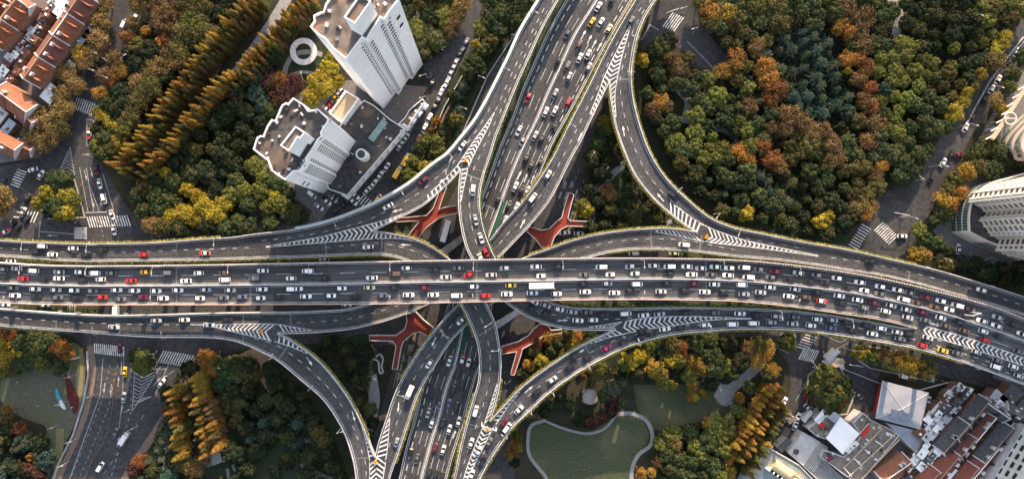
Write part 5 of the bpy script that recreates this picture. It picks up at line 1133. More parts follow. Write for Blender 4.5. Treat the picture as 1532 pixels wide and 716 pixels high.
CR = {'r': [npmesh('crown', *crown_round(4.0, 6.4, random.randint(26, 44), i, lobe=random.uniform(.20, .27), n=6000, leaf=.28), LEAF) for i in range(10)],
      'p': [npmesh('crown', *crown_round(4.0, 5.8, random.randint(55, 75), i, n=7500, lobe=.17, leaf=.27), LEAF) for i in range(5)],
      'l': [npmesh('crown', *crown_loose(4.0, 6.0, 3800), LEAF) for i in range(6)],
      'c': [npmesh('crown', *crown_conifer(), LEAF) for i in range(6)],
      'd': [npmesh('crown', *crown_cedar(), LEAF) for i in range(5)]}
def trunk_mesh(h, r, limbs=5, spread=2.0, up=3.5):
    b = MB(); b.tube((0, 0, 0), (.1, 0, h), r, r*.7, 8); 
    for i in range(limbs):
        a = 2*math.pi*i/limbs+random.random(); rr = spread*random.uniform(.7, 1.1); b.tube((.1, 0, h*.9), (rr*math.cos(a), rr*math.sin(a), h+up*random.uniform(.5, .9)), r*.5, r*.15, 6)
    me = bpy.data.meshes.new('trunk'); me.from_pydata(b.v, [], b.f); me.materials.append(BARK); me.update(); return me
TR = {'r': trunk_mesh(3.4, .25), 'p': trunk_mesh(3.4, .28), 'l': trunk_mesh(3.6, .22, 7, 2.6, 4), 'd': trunk_mesh(7.5, .26, 0), 'c': trunk_mesh(14, .26, 0)}
BASEZ = {'r': 2.6, 'p': 2.6, 'l': 2.8, 'd': 1.0, 'c': 1.6}
TCOL = {'dk': ((.028,.045,.020), 'dark green'), 'gr': ((.064,.092,.034), 'green'), 'yg': ((.165,.180,.040), 'yellow-green'), 'ye': ((.36,.28,.030), 'bright yellow'), 'go': ((.34,.215,.036), 'golden'), 'or': ((.31,.150,.032), 'orange'),
        'br': ((.165,.098,.045), 'brown'), 'rd': ((.24,.085,.032), 'rust red'), 'ta': ((.24,.16,.06), 'tan'), 'te': ((.045,.092,.068), 'blue-green'), 'ol': ((.120,.108,.034), 'olive'), 'ma': ((.075,.025,.03), 'dark maroon'), 'sg': ((.115,.140,.090), 'grey-green')}
KIND = {'r': ('round_tree', 'round-crowned tree'), 'p': ('broadleaf_tree', 'dense clumpy tree'), 'l': ('autumn_tree', 'loose autumn tree'), 'd': ('cedar_tree', 'cedar'), 'c': ('conifer_tree', 'narrow conifer')}
TREES = []
ROADK = list(BV)
def covered(x, y, r, top):
    for ox, oy in ((0, 0), (r, 0), (-r, 0), (0, r), (0, -r)):
        for k in ROADK:
            h = BV[k].ray_cast(Vector((x+ox, y+oy, 60)), Vector((0, 0, -1)))
            if h[0] is not None and h[0].z-2.5 < top: return True
    return False
def tree(px, py, col, kind='r', rad=4.0, hs=1.0, force=False, zc=None, region=None):
    """px,py: where the crown's middle shows"""
    zc = (6.0 if kind != 'c' else 9.0)*hs if zc is None else zc; p = P(px, py, zc); s = rad/4.0 if kind != 'c' else rad/2.6
    if kind == 'd': s = rad/4.2
    hz = (.75+.25*s)*hs if kind != 'c' else hs
    for _ in range(3):
        if not covered(p.x, p.y, rad*.8, 9*hz): break
        if not force: return None
        rad *= .8; s *= .8
    if kind != 'c' and kind != 'd':
        for nm, poly in STREETS.items():
            g = PX((p.x, p.y, 0))
            if not force and inpoly(g[0], g[1], poly): return None
    c, cn = TCOL[col]; j = random.uniform(.62, 1.05)*(1 if col in ('ye','go','or') else .88); c = tuple(v*j*random.uniform(.94, 1.06) for v in c)
    e = empty(KIND[kind][0], (p.x, p.y, 0), random.uniform(0, 6.28)); e.rotation_euler = (random.gauss(0, .035), random.gauss(0, .035), e.rotation_euler[2])
    me = random.choice(CR[kind]); o = link('crown', me, e, (0, 0, BASEZ[kind]*hs), c); o.scale = (s*random.uniform(.93, 1.07), s*random.uniform(.93, 1.07), hz*random.uniform(.92, 1.1))
    t = link('trunk', TR[kind], e); t.scale = (max(.6, s), max(.6, s), hz)
    TREES.append(dict(o=e, px=px, py=py, cn=cn, k=kind, rad=rad)); return e
SEEDS = """1000,60,dk,r,5 960,92,ye,r,3.2 985,112,gr,p,4.5 1016,100,br,l,4.5 1004,88,br,l,3.5 975,165,br,l,4 988,152,or,l,3.6 998,160,br,l,3 968,140,gr,r,3.5 1062,18,or,l,5 1090,22,go,l,4.5 1078,40,gr,r,4 1082,108,or,l,4 1100,90,or,l,5 1130,70,br,l,4 1120,132,yg,p,4 1060,118,yg,p,5 1072,145,yg,p,5 1090,165,gr,p,4.5 1108,180,yg,p,4.5 1010,212,yg,p,5.5 1040,198,yg,p,5 1025,225,gr,p,5 1130,185,gr,p,4.5 1060,160,gr,p,4.5
1259,38,or,r,3.6 1268,48,or,l,3.6 1253,45,or,r,3 1283,87,or,r,3.3 1270,88,or,l,3.5 1268,107,ye,r,2 1289,45,br,l,4.5 1293,70,br,l,4.5 1297,100,rd,l,4 1300,130,rd,l,3.6 1285,118,br,l,4 1303,160,rd,l,4 1291,150,br,l,4 1310,185,br,l,4.5 1300,210,br,l,4.5 1285,182,ol,r,4 1142,100,or,l,4.5 1150,118,or,l,4.5 1162,134,rd,l,4.5 1155,150,rd,l,4 1199,185,br,l,5 1180,170,br,l,5 1215,200,br,l,5 1243,215,br,l,4.5 1230,195,br,l,4.5 1142,221,rd,l,4 1325,135,te,p,4.5 1498,67,ye,l,3.2 1506,55,ye,l,3 1440,151,ye,l,3.5 1428,168,ye,l,4 1445,140,ye,l,3 1488,75,ye,l,3.5 1467,110,go,l,3 1333,17,gr,r,4 1467,12,yg,r,5 1475,30,yg,r,4
1155,237,rd,l,4.5 1165,250,br,l,4 1249,237,br,l,5 1293,250,ol,r,4.5 1310,263,br,l,4 1318,250,or,l,3.2 1347,263,gr,p,5 1286,307,ta,l,4.5 1296,318,or,l,3.5 1300,308,ta,l,4 1229,330,ye,r,4 1240,325,ye,r,3 1165,327,yg,r,3.5 1180,300,sg,d,4 1150,270,sg,d,4 884,237,gr,r,5 877,314,ye,r,4 870,306,yg,r,4 908,284,br,l,3.8 915,292,ta,l,3 933,318,dk,r,4.5 950,325,gr,r,4.5 968,328,dk,r,4.5 915,315,gr,r,4 985,335,dk,r,4 1022,247,ol,r,4.5 1052,237,yg,r,4.5 1062,270,te,d,3.6 1085,290,te,d,4.2 1116,318,ye,r,4 1139,263,te,d,4.5 1150,285,te,d,4.5 1079,315,ol,r,4 1119,240,or,l,4 1108,228,or,l,4 904,182,ye,r,3 900,200,gr,r,4 895,215,gr,r,4 907,195,yg,r,3.2
1462,248,ol,p,5 1447,258,go,p,4.5 1430,270,ol,p,5 1438,288,or,l,4 1420,285,ol,p,4.5 1407,300,go,l,4 1412,318,gr,p,5 1422,305,or,l,3.5 1395,330,gr,r,3.2 1374,345,yg,r,4.5 1385,358,gr,r,4 1372,380,go,r,4.5 1385,382,or,r,3.5 1414,374,dk,r,4 1400,365,gr,r,4 1434,398,dk,r,4 1415,395,ol,r,4 1481,215,gr,p,5 1468,225,gr,p,4.5 1495,228,gr,p,4.5 1488,151,ta,l,3.5 1500,165,go,l,3 1512,130,yg,l,3.4 1505,238,dk,r,5 1522,236,dk,r,5 1515,110,gr,r,4 1528,85,gr,r,4 1494,178,gr,r,3 1350,395,go,r,2
158,8,ta,l,4.5 150,32,ta,l,4.5 148,60,ta,l,5 140,80,ta,l,4.5 121,82,go,l,4.5 128,95,ta,l,4 101,108,ta,l,4.5 112,128,ta,l,4.5 91,142,ta,l,5 95,165,ta,l,5 60,178,ta,l,5 75,185,ta,l,5 50,200,ta,l,4.5 80,205,ta,l,4.5 65,215,ta,l,4.5 90,190,ol,l,4.5 205,5,ta,l,4.5 242,33,br,l,5 218,47,or,r,3.2 238,66,or,r,3.2 245,58,rd,l,3 191,57,rd,l,3.2 208,70,ol,r,4.5 198,35,br,l,3 174,90,br,l,4.5 180,108,or,l,4 165,120,rd,l,3.6 158,112,br,l,4 150,140,or,l,3.5 160,155,gr,r,3.5 147,166,yg,l,3 152,172,ye,l,3 285,34,yg,l,5 275,50,ol,l,5 295,50,ol,l,4.5 260,25,br,l,4.5 270,75,ol,l,5 248,95,ta,l,5 235,100,ta,l,5 225,115,ol,l,5 218,134,ol,l,5 205,125,ta,l,4.5 230,130,ol,l,4.5 210,150,ol,l,5 200,168,ol,l,5 190,180,ol,l,4.5 174,188,ye,r,4 165,182,ye,l,3.5 184,195,yg,r,4 158,208,gr,p,5 146,218,yg,p,4.5 165,222,gr,p,5 155,232,gr,p,4.5 178,212,ye,l,4
235,292,gr,r,5 215,280,ol,r,4.5 248,257,ye,r,3.4 228,255,yg,r,4 205,295,gr,r,4.5 235,338,ta,l,4.5 225,335,ta,l,4 250,338,ol,l,4 260,270,gr,r,5 280,283,ye,r,4 275,320,ye,l,4.5 258,322,ye,l,4 290,325,ye,l,4.5 305,310,ye,l,4.5 320,318,ye,l,4.5 335,305,ye,l,4.5 328,322,ye,l,4 298,295,ye,l,3.6 345,290,yg,p,4.5 362,285,yg,p,5 352,270,gr,p,5 379,248,yg,p,5 395,262,yg,p,4.5 372,305,gr,p,5 390,285,yg,p,5 410,292,ye,p,4.5 420,305,yg,p,4.5 400,310,yg,p,4.5 444,320,gr,p,5 430,322,gr,p,4 404,240,ye,r,3 477,132,ye,p,5 465,145,ye,p,4.5 494,100,ye,p,5 485,115,ye,p,5 500,88,ye,p,4 470,120,ye,p,4 492,128,ye,p,4.5 505,120,ye,p,4 403,122,ma,l,4.5 420,118,rd,l,4 432,138,ma,l,5 418,148,ma,l,4.5 440,125,ma,l,4.5 393,154,te,r,4.5 405,165,gr,r,4 385,140,te,r,4.5 628,44,yg,p,5 645,55,gr,p,5.5 655,62,gr,p,4.5 635,62,gr,p,5 618,38,yg,p,3.8 665,20,yg,p,4.5 668,32,yg,p,4 672,50,br,l,3.2 692,8,ta,l,4.5 685,20,ta,l,4 680,35,br,l,3.5 628,7,ol,r,4
732,28,gr,p,5 720,42,yg,p,4.5 745,45,gr,p,5 735,60,ol,p,4 712,65,go,r,2.4 725,72,gr,r,4 750,20,gr,p,5 709,90,gr,p,4.5 700,105,gr,p,4.5 715,105,dk,r,4 692,128,sg,d,3.5 685,142,te,d,3.6 675,143,gr,r,2.8 685,163,te,d,3.4 683,178,ol,r,3.6 653,182,or,r,2.3 647,196,or,r,2.2 658,192,gr,r,2.2 660,200,gr,r,2 637,210,yg,r,4 655,211,yg,r,3.4 656,226,yg,r,3.6 619,242,yg,r,3.6 634,250,ye,r,3.6 612,262,yg,r,3.8 622,264,ye,r,3.4 645,250,yg,r,3 605,268,gr,r,3 630,222,gr,r,3.4
84,270,gr,p,5.4 98,268,gr,p,4.4 71,288,ye,p,4.8 57,304,ye,p,3.6 98,295,ye,p,5.2 100,315,ye,p,5 85,308,gr,p,5 112,300,yg,p,4 74,312,dk,p,4.4 88,320,yg,p,4.4 6,296,ta,l,5 -5,310,ta,l,5
50,505,gr,p,5.5 35,515,gr,p,5 28,528,ye,p,4.2 62,518,gr,p,5.5 75,508,gr,p,5 45,535,gr,p,5.5 62,540,yg,p,5 30,545,gr,p,5 80,530,dk,p,4.5 93,521,or,l,4 100,528,or,l,3.6 86,520,rd,l,4 5,512,ye,l,4 8,538,go,l,4.5 14,552,ol,l,4 4,560,yg,l,3 12,500,rd,l,4 21,672,te,d,4.5 36,660,te,r,4.5 48,682,or,r,2.6 46,703,ma,r,4.5 58,708,ma,r,3.6 10,690,te,d,4.5 25,700,dk,r,4.5 5,655,dk,r,4.5 30,640,rd,l,3.5 62,660,dk,r,5 8,640,dk,r,4 12,615,or,l,2.4 10,625,br,l,3
211,540,yg,p,5 203,532,gr,p,4 222,535,dk,p,4 215,550,yg,p,4 252,590,dk,r,4 332,546,gr,r,5 345,560,gr,r,5 330,575,gr,r,4.5 350,585,dk,r,4.5 355,545,gr,r,4 315,540,or,l,4.5 305,535,or,l,4 268,590,or,c,2.6 320,552,or,l,3.5 257,632,te,d,4.5 243,658,sg,d,4.2 235,672,sg,d,4 250,650,te,d,4 222,689,sg,d,4.2 208,690,rd,l,3.6 200,703,ma,r,3.6 250,614,rd,l,3 252,670,sg,d,4 265,655,te,r,4 240,688,sg,d,4 262,686,dk,r,4 275,692,ol,l,4.5 290,702,ta,l,4 300,690,ta,l,4.2 230,706,dk,r,4.5 372,658,te,d,4.8 393,634,te,d,4.6 357,603,dk,r,4.5 365,640,dk,r,4.5 375,545,dk,r,4.2 385,560,ol,r,3 398,600,gr,r,4.2 419,598,gr,r,4.6 430,610,dk,r,4.4 441,636,te,d,4.6 430,655,dk,r,4 440,665,te,d,4 469,632,dk,r,4.6 484,657,ol,r,4.2 475,645,ol,r,4 490,675,dk,r,4 370,582,dk,r,4 410,575,dk,r,4 395,655,dk,r,4 460,610,dk,r,4 534,603,gr,d,4 540,570,dk,r,4 505,514,dk,r,4.2 520,520,dk,r,4 490,510,dk,r,3.6 559,632,dk,r,4 550,655,gr,r,3.4 553,615,gr,r,4 352,630,ol,r,3.4 343,608,ol,r,3.4 340,595,gr,r,3.6 355,620,ol,r,3.2 430,690,dk,r,4 415,705,dk,r,4 370,700,dk,r,4
792,544,or,r,3.6 810,539,ye,r,3.6 820,548,gr,r,3.4 855,514,ye,r,3.6 849,499,ol,r,3.8 835,512,gr,r,3.8 860,503,or,l,3.4 825,525,gr,r,3.6 840,528,ol,r,3 812,555,yg,r,2.6 785,560,gr,r,3.4 889,556,yg,r,4.6 896,548,yg,r,3.6 876,562,or,r,2 944,539,ye,r,5 955,533,ye,r,4 962,528,ye,r,4 935,545,yg,r,3.6 932,574,sg,d,4.2 978,550,go,r,4.4 986,562,go,r,4.4 992,572,yg,r,3.8 1010,535,ye,r,4 1018,540,yg,r,3.6 1003,540,ye,r,3.4 1046,549,or,r,4 1035,540,go,l,4 1032,560,yg,r,4 1035,575,go,r,3.6 1053,555,or,r,3.2 1071,535,gr,r,5 1082,545,yg,r,4.6 1065,550,gr,r,4.6 1075,556,yg,r,3.6 1060,530,gr,r,4 1008,518,ol,r,4 1040,515,gr,r,4 990,518,gr,r,4 968,512,yg,r,4 1022,520,rd,l,3.4 1139,531,or,l,4.2 1148,522,go,l,4 1130,540,go,l,3.6 1134,515,ol,l,4.2 1124,520,br,l,4 1150,562,gr,r,4 1155,555,go,l,3.6 1035,592,or,l,2.2 1053,590,go,r,2.4 1040,594,ye,r,2.6 1008,576,ye,r,2 1107,595,or,l,2.4 850,606,dk,d,4.2 838,606,dk,d,4 821,607,gr,d,3.6 815,615,dk,r,3.4 914,582,sg,r,4 905,592,gr,r,4 903,622,ma,r,3 915,615,ma,r,3.2 892,628,ma,r,3 878,630,ma,r,3 866,628,dk,r,3.2 915,600,ma,r,3.4 930,602,gr,r,3 776,653,yg,r,3 772,662,or,l,3 768,640,yg,r,2.6 774,668,go,r,2.4 765,680,or,l,2.6 770,690,dk,r,3 820,505,or,l,3 800,525,ol,l,3 805,510,rd,l,3 832,500,or,l,2.6
1071,637,yg,r,5.4 1060,632,or,r,3 1085,640,yg,r,5 1078,655,yg,r,4.6 1003,649,yg,r,4.6 990,665,yg,r,4.6 1008,660,ta,l,4 998,678,gr,r,4.6 1012,685,gr,r,4.4 1005,700,gr,r,4.4 1018,708,gr,r,4 1040,668,yg,r,4.4 1046,680,yg,r,4 1035,690,gr,r,4 1082,672,yg,r,4.6 1067,700,gr,r,4.8 1055,690,gr,r,4.4 1075,712,yg,r,4.6 1092,690,or,r,3 1096,680,or,r,2.6 1030,710,gr,r,4 1050,712,dk,r,4 1092,705,go,l,3.4 960,708,or,l,2.4 975,705,go,l,2.4 985,690,br,l,3
1234,557,yg,p,5 1226,566,yg,p,4.6 1247,566,dk,p,4.8 1222,580,yg,p,5 1240,576,gr,p,5 1254,584,yg,p,5.4 1236,596,yg,p,5.4 1224,594,gr,p,5 1250,598,gr,p,5 1262,574,dk,p,4.2 1263,592,gr,p,4.2 1238,608,gr,p,4.6 1259,604,rd,l,2.6 1262,596,or,l,2 1287,529,ye,r,3.8 1294,524,ye,r,3 1306,533,yg,r,3.8 1328,537,ta,l,4 1340,540,go,l,4 1355,542,ye,l,4.6 1368,545,go,l,4.4 1345,534,go,l,3.6 1382,548,ol,l,4 1392,552,yg,l,3.8 1385,558,ol,l,3.4 1320,530,ta,l,3.4 1175,512,gr,p,3.6 1183,506,yg,p,3 1182,518,yg,p,3"""
for ln in SEEDS.split():
    x, y, c, k, r = ln.split(','); tree(float(x), float(y), c, k, float(r)*random.uniform(.95, 1.12), force=True)
seed_pts = [(t['px'], t['py'], t['cn'], t['k']) for t in TREES]
INV = {v[1]: k for k, v in TCOL.items()}
FILLC = """1190,70,te,d 1215,65,te,d 1240,80,te,d 1180,110,te,d 1210,110,te,d 1235,120,te,d 1250,150,te,d 1220,160,te,d 1255,180,te,r 1170,90,sg,d 1195,140,te,d 1262,190,dk,r 1040,5,ol,l 1150,20,ol,l 1130,40,gr,r 1165,45,ol,l 1110,60,ol,r 1190,25,gr,r 1220,15,gr,r 1300,5,gr,r 1280,15,br,l 1310,60,gr,p 1350,90,yg,p 1370,120,yg,p 1340,110,yg,p 1390,60,dk,p 1400,90,yg,p 1420,80,yg,p 1440,50,dk,r 1380,20,dk,r 1420,20,dk,r 1450,90,dk,r 1400,140,gr,p 1380,170,gr,p 1350,160,yg,p 1420,130,ol,p 1390,200,gr,p 1340,200,yg,p 1360,220,gr,p 1340,240,gr,p 1320,210,gr,p 1270,225,gr,p 1260,240,ol,r 1270,270,ol,r 1250,280,gr,r 1220,240,gr,r 1190,220,ol,r 1200,260,gr,r 1180,280,gr,d 1210,290,gr,d 1230,300,dk,r 1160,310,gr,r 1200,330,dk,r 1130,310,gr,r 1260,320,dk,r 1110,280,dk,r 1090,250,gr,r 1070,230,yg,r 1140,200,gr,p 1110,210,yg,p 1090,200,dk,r 1170,200,br,l 1020,270,dk,r 1050,300,dk,r 1000,240,gr,r 980,200,gr,r 1480,50,yg,r 1500,20,ol,r 1515,5,yg,r 960,120,gr,r 950,320,dk,r 890,260,dk,r 930,200,dk,r
250,5,br,l 300,20,ol,l 330,10,dk,r 220,90,dk,r 200,110,dk,r 240,60,br,l 190,140,dk,r 180,160,dk,r 450,50,dk,r 430,100,dk,r 380,100,dk,r 360,150,dk,r 350,180,dk,r 320,200,dk,r 300,230,ol,r 280,250,dk,r 330,250,dk,r 310,280,dk,r 350,220,dk,r 370,200,dk,r 240,310,gr,r 390,190,dk,r 280,340,dk,r 340,330,gr,r 430,300,gr,p
610,10,dk,r 700,150,dk,r 750,5,gr,p 40,520,gr,p 20,660,te,r 280,560,dk,r 230,660,te,r 400,560,dk,r 430,600,dk,r 480,640,dk,r 390,680,dk,r 510,700,dk,r 500,530,dk,r 560,600,dk,r 950,560,dk,r 990,530,gr,r 1050,520,gr,r 1100,530,dk,r 1110,570,gr,r 840,590,dk,r 790,640,gr,r 1010,700,gr,r 1100,660,yg,r 1060,670,gr,r 1430,380,dk,r 1480,400,dk,r 1520,420,dk,r 1450,220,gr,p 1510,100,ol,l"""
fillc = [q.split(',') for q in FILLC.split()]; fillc = [(float(a), float(b), c, k) for a, b, c, k in fillc]
REG = [([(1035,-12),(1545,-12),(1528,20),(1490,92),(1440,155),(1412,198),(1385,240),(1358,272),(1330,272),(1306,290),(1290,322),(1262,338),(1240,350),(1180,343),(1110,330),(1070,310),(1035,280),(1000,240),(985,200),(968,150),(958,100),(965,75),(1000,70),(1030,85),(1050,112),(1090,112),(1095,80),(1060,40)], 17.2, 3.8),
 ([(912,180),(930,200),(945,250),(975,300),(1000,330),(990,342),(940,342),(885,345),(865,330),(878,290),(885,240),(895,200)], 24, 4),
 ([(195,-12),(355,-12),(330,35),(290,80),(240,130),(190,185),(165,215),(142,222),(140,190),(170,125),(190,70),(228,10)], 19, 4.0),
 ([(440,40),(462,60),(472,100),(440,140),(400,170),(378,220),(385,240),(430,285),(465,315),(460,335),(380,342),(260,345),(215,325),(205,300),(235,255),(300,200),(360,125)], 22, 4.4),
 ([(600,8),(610,-12),(700,-12),(690,30),(660,80),(640,88),(622,60)], 24, 4),([(745,-12),(795,-12),(770,40),(722,110),(700,155),(680,200),(660,225),(655,200),(690,110),(715,60),(728,0)], 26, 3.8),
 ([(-12,497),(100,505),(104,525),(90,548),(60,550),(10,560),(-12,560)], 22, 4.5),([(-12,630),(30,635),(72,680),(55,728),(-12,728)], 21, 4.4),
 ([(262,560),(285,545),(350,532),(372,525),(400,540),(455,585),(495,645),(520,700),(524,728),(195,728),(225,670)], 25, 4.3),([(445,535),(500,505),(550,515),(558,560),(548,600),(552,640),(535,600),(500,560),(480,540)], 30, 4),
 ([(775,520),(800,497),(905,497),(860,518),(815,545),(775,585)], 21, 3.4),([(905,548),(950,525),(1040,505),(1150,503),(1165,515),(1160,545),(1125,545),(1105,562),(1075,565),(1060,580),(1045,560),(1000,570),(960,555),(930,570),(895,600),(840,612),(850,590)], 23, 3.8),
 ([(985,655),(1000,640),(1060,625),(1095,650),(1095,690),(1080,728),(985,728)], 22, 4),([(1425,375),(1470,388),(1535,405),(1535,440),(1470,415),(1395,390)], 26, 3.8),([(1440,235),(1475,200),(1535,225),(1535,245),(1490,255),(1440,262)], 24, 4.2),([(1490,160),(1500,140),(1535,70),(1535,100),(1510,145),(1490,185)], 22, 3.4),
 ([(1100,560),(1125,550),(1120,600),(1105,620),(1095,600)], 20, 3)]
HOLES = [[(350,528),(405,512),(412,540),(398,560),(407,592),(385,565)], [(1012,128),(1042,132),(1040,182),(1022,190),(1008,165)], [(1055,190),(1085,188),(1108,205),(1098,232),(1078,215)], [(1328,-12),(1356,-12),(1352,30),(1345,66),(1334,50)], [(415,60),(480,55),(485,112),(420,112)], [(258,575),(345,560),(350,690),(250,690)],
 [(380,690),(440,650),(450,728),(380,728)], [(900,250),(935,248),(935,282),(905,280)], [(858,566),(906,566),(906,616),(858,616)], [(300,675),(350,675),(350,716),(300,716)], [(1086,590),(1100,560),(1140,530),(1150,545),(1110,590)]]
pts_all = [(t['px'], t['py']) for t in TREES]
for poly, sp_, rad in REG:
    xs = [p[0] for p in poly]; ys = [p[1] for p in poly]
    for _ in range(2600):
        x = random.uniform(min(xs), max(xs)); y = random.uniform(min(ys), max(ys))
        if not inpoly(x, y, poly) or any(inpoly(x, y, h) for h in HOLES): continue
        if any((x-a)**2+(y-b)**2 < (sp_*random.uniform(.8, 1.0))**2 for a, b in pts_all): continue
        col, k = min(((((x-a)**2+(y-b)**2)*random.uniform(.5, 1.6), (c, kk)) for a, b, c, kk in fillc), key=lambda q: q[0])[1]
        if tree(x, y, col, k if k != 'r' or random.random() < .45 else 'p', rad*random.uniform(.78, 1.45)): pts_all.append((x, y))
# rows of narrow conifers
def row(a, b, n, cols, rad=2.7, hs=1.0, jit=1.5):
    for i in range(n):
        t = (i+.5)/n; x = a[0]+(b[0]-a[0])*t+random.uniform(-jit, jit); y = a[1]+(b[1]-a[1])*t+random.uniform(-jit, jit)
        tree(x, y, random.choice(cols), 'c', rad*random.uniform(.9, 1.15), hs*random.uniform(.85, 1.1), force=True)
def prow(line, off, step, cols, rad, hs):
    pts = smooth(line, 1.0); k = 0.0
    for a, b in zip(pts, pts[1:]):
        k += math.dist(a, b)
        if k >= step: k = 0; tree(b[0]+9+off[0]+random.uniform(-1.5, 1.5), b[1]+7+off[1]+random.uniform(-1.5, 1.5), random.choice(cols), 'c', rad*random.uniform(.85, 1.2), hs*random.uniform(.8, 1.12), force=True)
r1 = [(375,-18),(359,0),(319,47),(288,84),(258,127),(235,158),(208,195),(178,231),(168,245)]; r2 = [(455,-16),(433,7),(402,40),(379,67),(356,97),(322,117),(285,161),(255,198),(218,235),(203,252)]
CU = ['go','go','go','ol','or','go']
prow(r1, (0, 0), 7, CU, 2.3, .98); prow(r1, (7, 5.5), 7.5, ['go','ol','go','or','ol'], 2.2, .85); prow(r1, (14, 11), 9, ['ol','br','ol'], 2.2, .78)
prow(r2, (0, 0), 7, CU, 2.3, .98); prow(r2, (7, 5.5), 7.5, ['go','ol','go','or','ol'], 2.2, .85); prow(r2[:6], (14, 11), 9, ['ol','br','ol'], 2.2, .8)
row((262,580),(272,682), 11, ['or','go','ol','or'], 2.9, 1.05, 1); row((296,560),(312,680), 13, ['ol','go','or','or','go'], 3.0, 1.1, 1); row((318,600),(326,670), 8, ['br','br','or'], 3.0, 1.0, 1); row((285,570),(300,660), 7, ['br','dk','ol'], 2.8, .9, 1)
row((1168,580),(1105,690), 15, ['or','or','go','ol'], 2.6, .9, 1.5); row((1155,575),(1098,668), 12, ['or','or','go'], 2.6, .85, 1.5); row((1175,605),(1118,712), 14, ['go','ol','ol','yg'], 2.5, .95, 1.5)
# labels
def label_trees():
    g = {}
    for t in TREES:
        ex, ey, nm = min(LM, key=lambda m: (m[0]-t['px'])**2+(m[1]-t['py'])**2)
        t['lm'] = nm; t['d'] = math.hypot(ex-t['px'], ey-t['py']); g.setdefault((t['cn'], t['k'], nm), []).append(t)
    for (cn, k, nm), ts in g.items():
        ts.sort(key=lambda t: t['d'])
        for i, t in enumerate(ts):
            kd = KIND[k][1]
            if len(ts) == 1: lab = f"{cn} {kd} nearest {nm}"
            else: lab = f"{cn} {kd} {'nearest' if i == 0 else ORD[i]+' nearest'} {nm}"
            tag(t['o'], lab, 'tree', 'trees near '+nm[4:])
label_trees()
# ground cover
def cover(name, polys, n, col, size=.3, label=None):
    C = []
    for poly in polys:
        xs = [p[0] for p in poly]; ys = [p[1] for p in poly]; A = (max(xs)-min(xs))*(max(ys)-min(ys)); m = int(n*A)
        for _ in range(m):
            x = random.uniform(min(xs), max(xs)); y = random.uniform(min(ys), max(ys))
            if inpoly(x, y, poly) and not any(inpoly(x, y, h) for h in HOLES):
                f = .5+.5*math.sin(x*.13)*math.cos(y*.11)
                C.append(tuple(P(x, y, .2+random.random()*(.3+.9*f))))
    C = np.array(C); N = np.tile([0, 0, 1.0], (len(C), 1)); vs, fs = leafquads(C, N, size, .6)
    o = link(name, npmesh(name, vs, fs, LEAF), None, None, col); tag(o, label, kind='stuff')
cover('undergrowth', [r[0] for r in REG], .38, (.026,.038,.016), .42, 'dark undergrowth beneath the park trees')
cover('planting_strip', [[(-60,456),(150,459),(150,470),(-60,464)], [(800,452),(1140,452),(1260,470),(1370,490),(1330,486),(1190,463),(860,460)], [(30,389),(560,385),(560,392),(30,396)], [(1000,378),(1250,402),(1530,475),(1530,482),(1240,407),(1000,386)], [(860,345),(980,345),(980,352),(860,352)]], 1.1, (.06,.085,.032), .34, 'low planting in the slots between the parallel flyovers')
# ------------------------------------------------------------------ ground markings
GM = MB(); ZB = MB()
def gm_line(a, b, w=.25, z=.16):
    stroke(GM, [P(*a, z), P(*b, z)], w, 0)
def zebra(a, b, c, n, w=.45):
    """stripes between edge a-b and its parallel through c (stripe runs from the edge by vector c-a)"""
    for i in range(n):
        t = i/(n-1); p = (a[0]+(b[0]-a[0])*t, a[1]+(b[1]-a[1])*t)
        stroke(ZB, [P(*p, .16), P(p[0]+c[0]-a[0], p[1]+c[1]-a[1], .16)], w, 0)
for z in [((141,513),(184,518),(142,528),15),((245,524),(293,531),(236,542),14),((116,145),(142,155),(110,163),9),((130,324),(190,322),(135,340),17),((111,341),(111,356),(130,341),6),((43,316),(57,317),(36,332),4),((15,331),(30,310),(24,332),4),
  ((26,253),(15,275),(40,258),7),((1204,519),(1225,524),(1195,537),8),((1205,500),(1192,518),(1222,505),6),((1289,335),(1270,365),(1303,343),9),((1322,332),(1343,352),(1308,345),9),((545,291),(562,305),(535,303),6),((992,40),(1008,47),(1007,19),6),((97,452),(112,452),(97,470),5)]: zebra(*z)
for a, b, w in [((104,221),(88,258),.3),((105,219),(112,265),.3),((119,250),(132,318),.25),((129,251),(140,316),.25),((136,281),(148,316),.22),((154,260),(170,314),.25),((128,318),(160,317),.45),((58,346),(112,350),.3),((60,332),(58,356),.3),
  ((154,536),(150,590),.25),((150,590),(128,650),.25),((128,650),(104,716),.3),((182,540),(181,560),.3),((186,518),(183,600),.2),((183,600),(178,640),.2),((240,541),(276,548),.4),((252,545),(232,590),.25),((201,560),(198,614),.3),((240,548),(198,614),.3),
  ((130,178),(130,220),.25),((130,178),(138,180),.25),((140,180),(140,205),.25),((690,206),(729,115),.25),((729,115),(783,33),.25),((960,60),(972,37),.3),((972,37),(985,45),.3),((1028,62),(1070,105),.25),((1532,62),(1480,125),.25),((1480,125),(1447,186),.25),
  ((1230,500),(1258,512),.22),((1258,512),(1284,497),.22),((1250,522),(1285,505),.22),((1270,500),(1268,520),.22),((1353,535),(1383,548),.25),((1220,545),(1190,600),.2),((618,272),(560,303),.2),((725,280),(715,330),.2),((795,545),(780,600),.3),((804,540),(792,575),.3)]: gm_line(a, b, w)
for i in range(7):   # chevrons of the west street triangle
    t = (i+1)/7; y = 221+36*t; xl = 104-15*t; xr = 105+7*t; xm = (xl+xr)/2
    gm_line((xl, y), (xm, y-5-2*t), .28); gm_line((xm, y-5-2*t), (xr, y+1), .28)
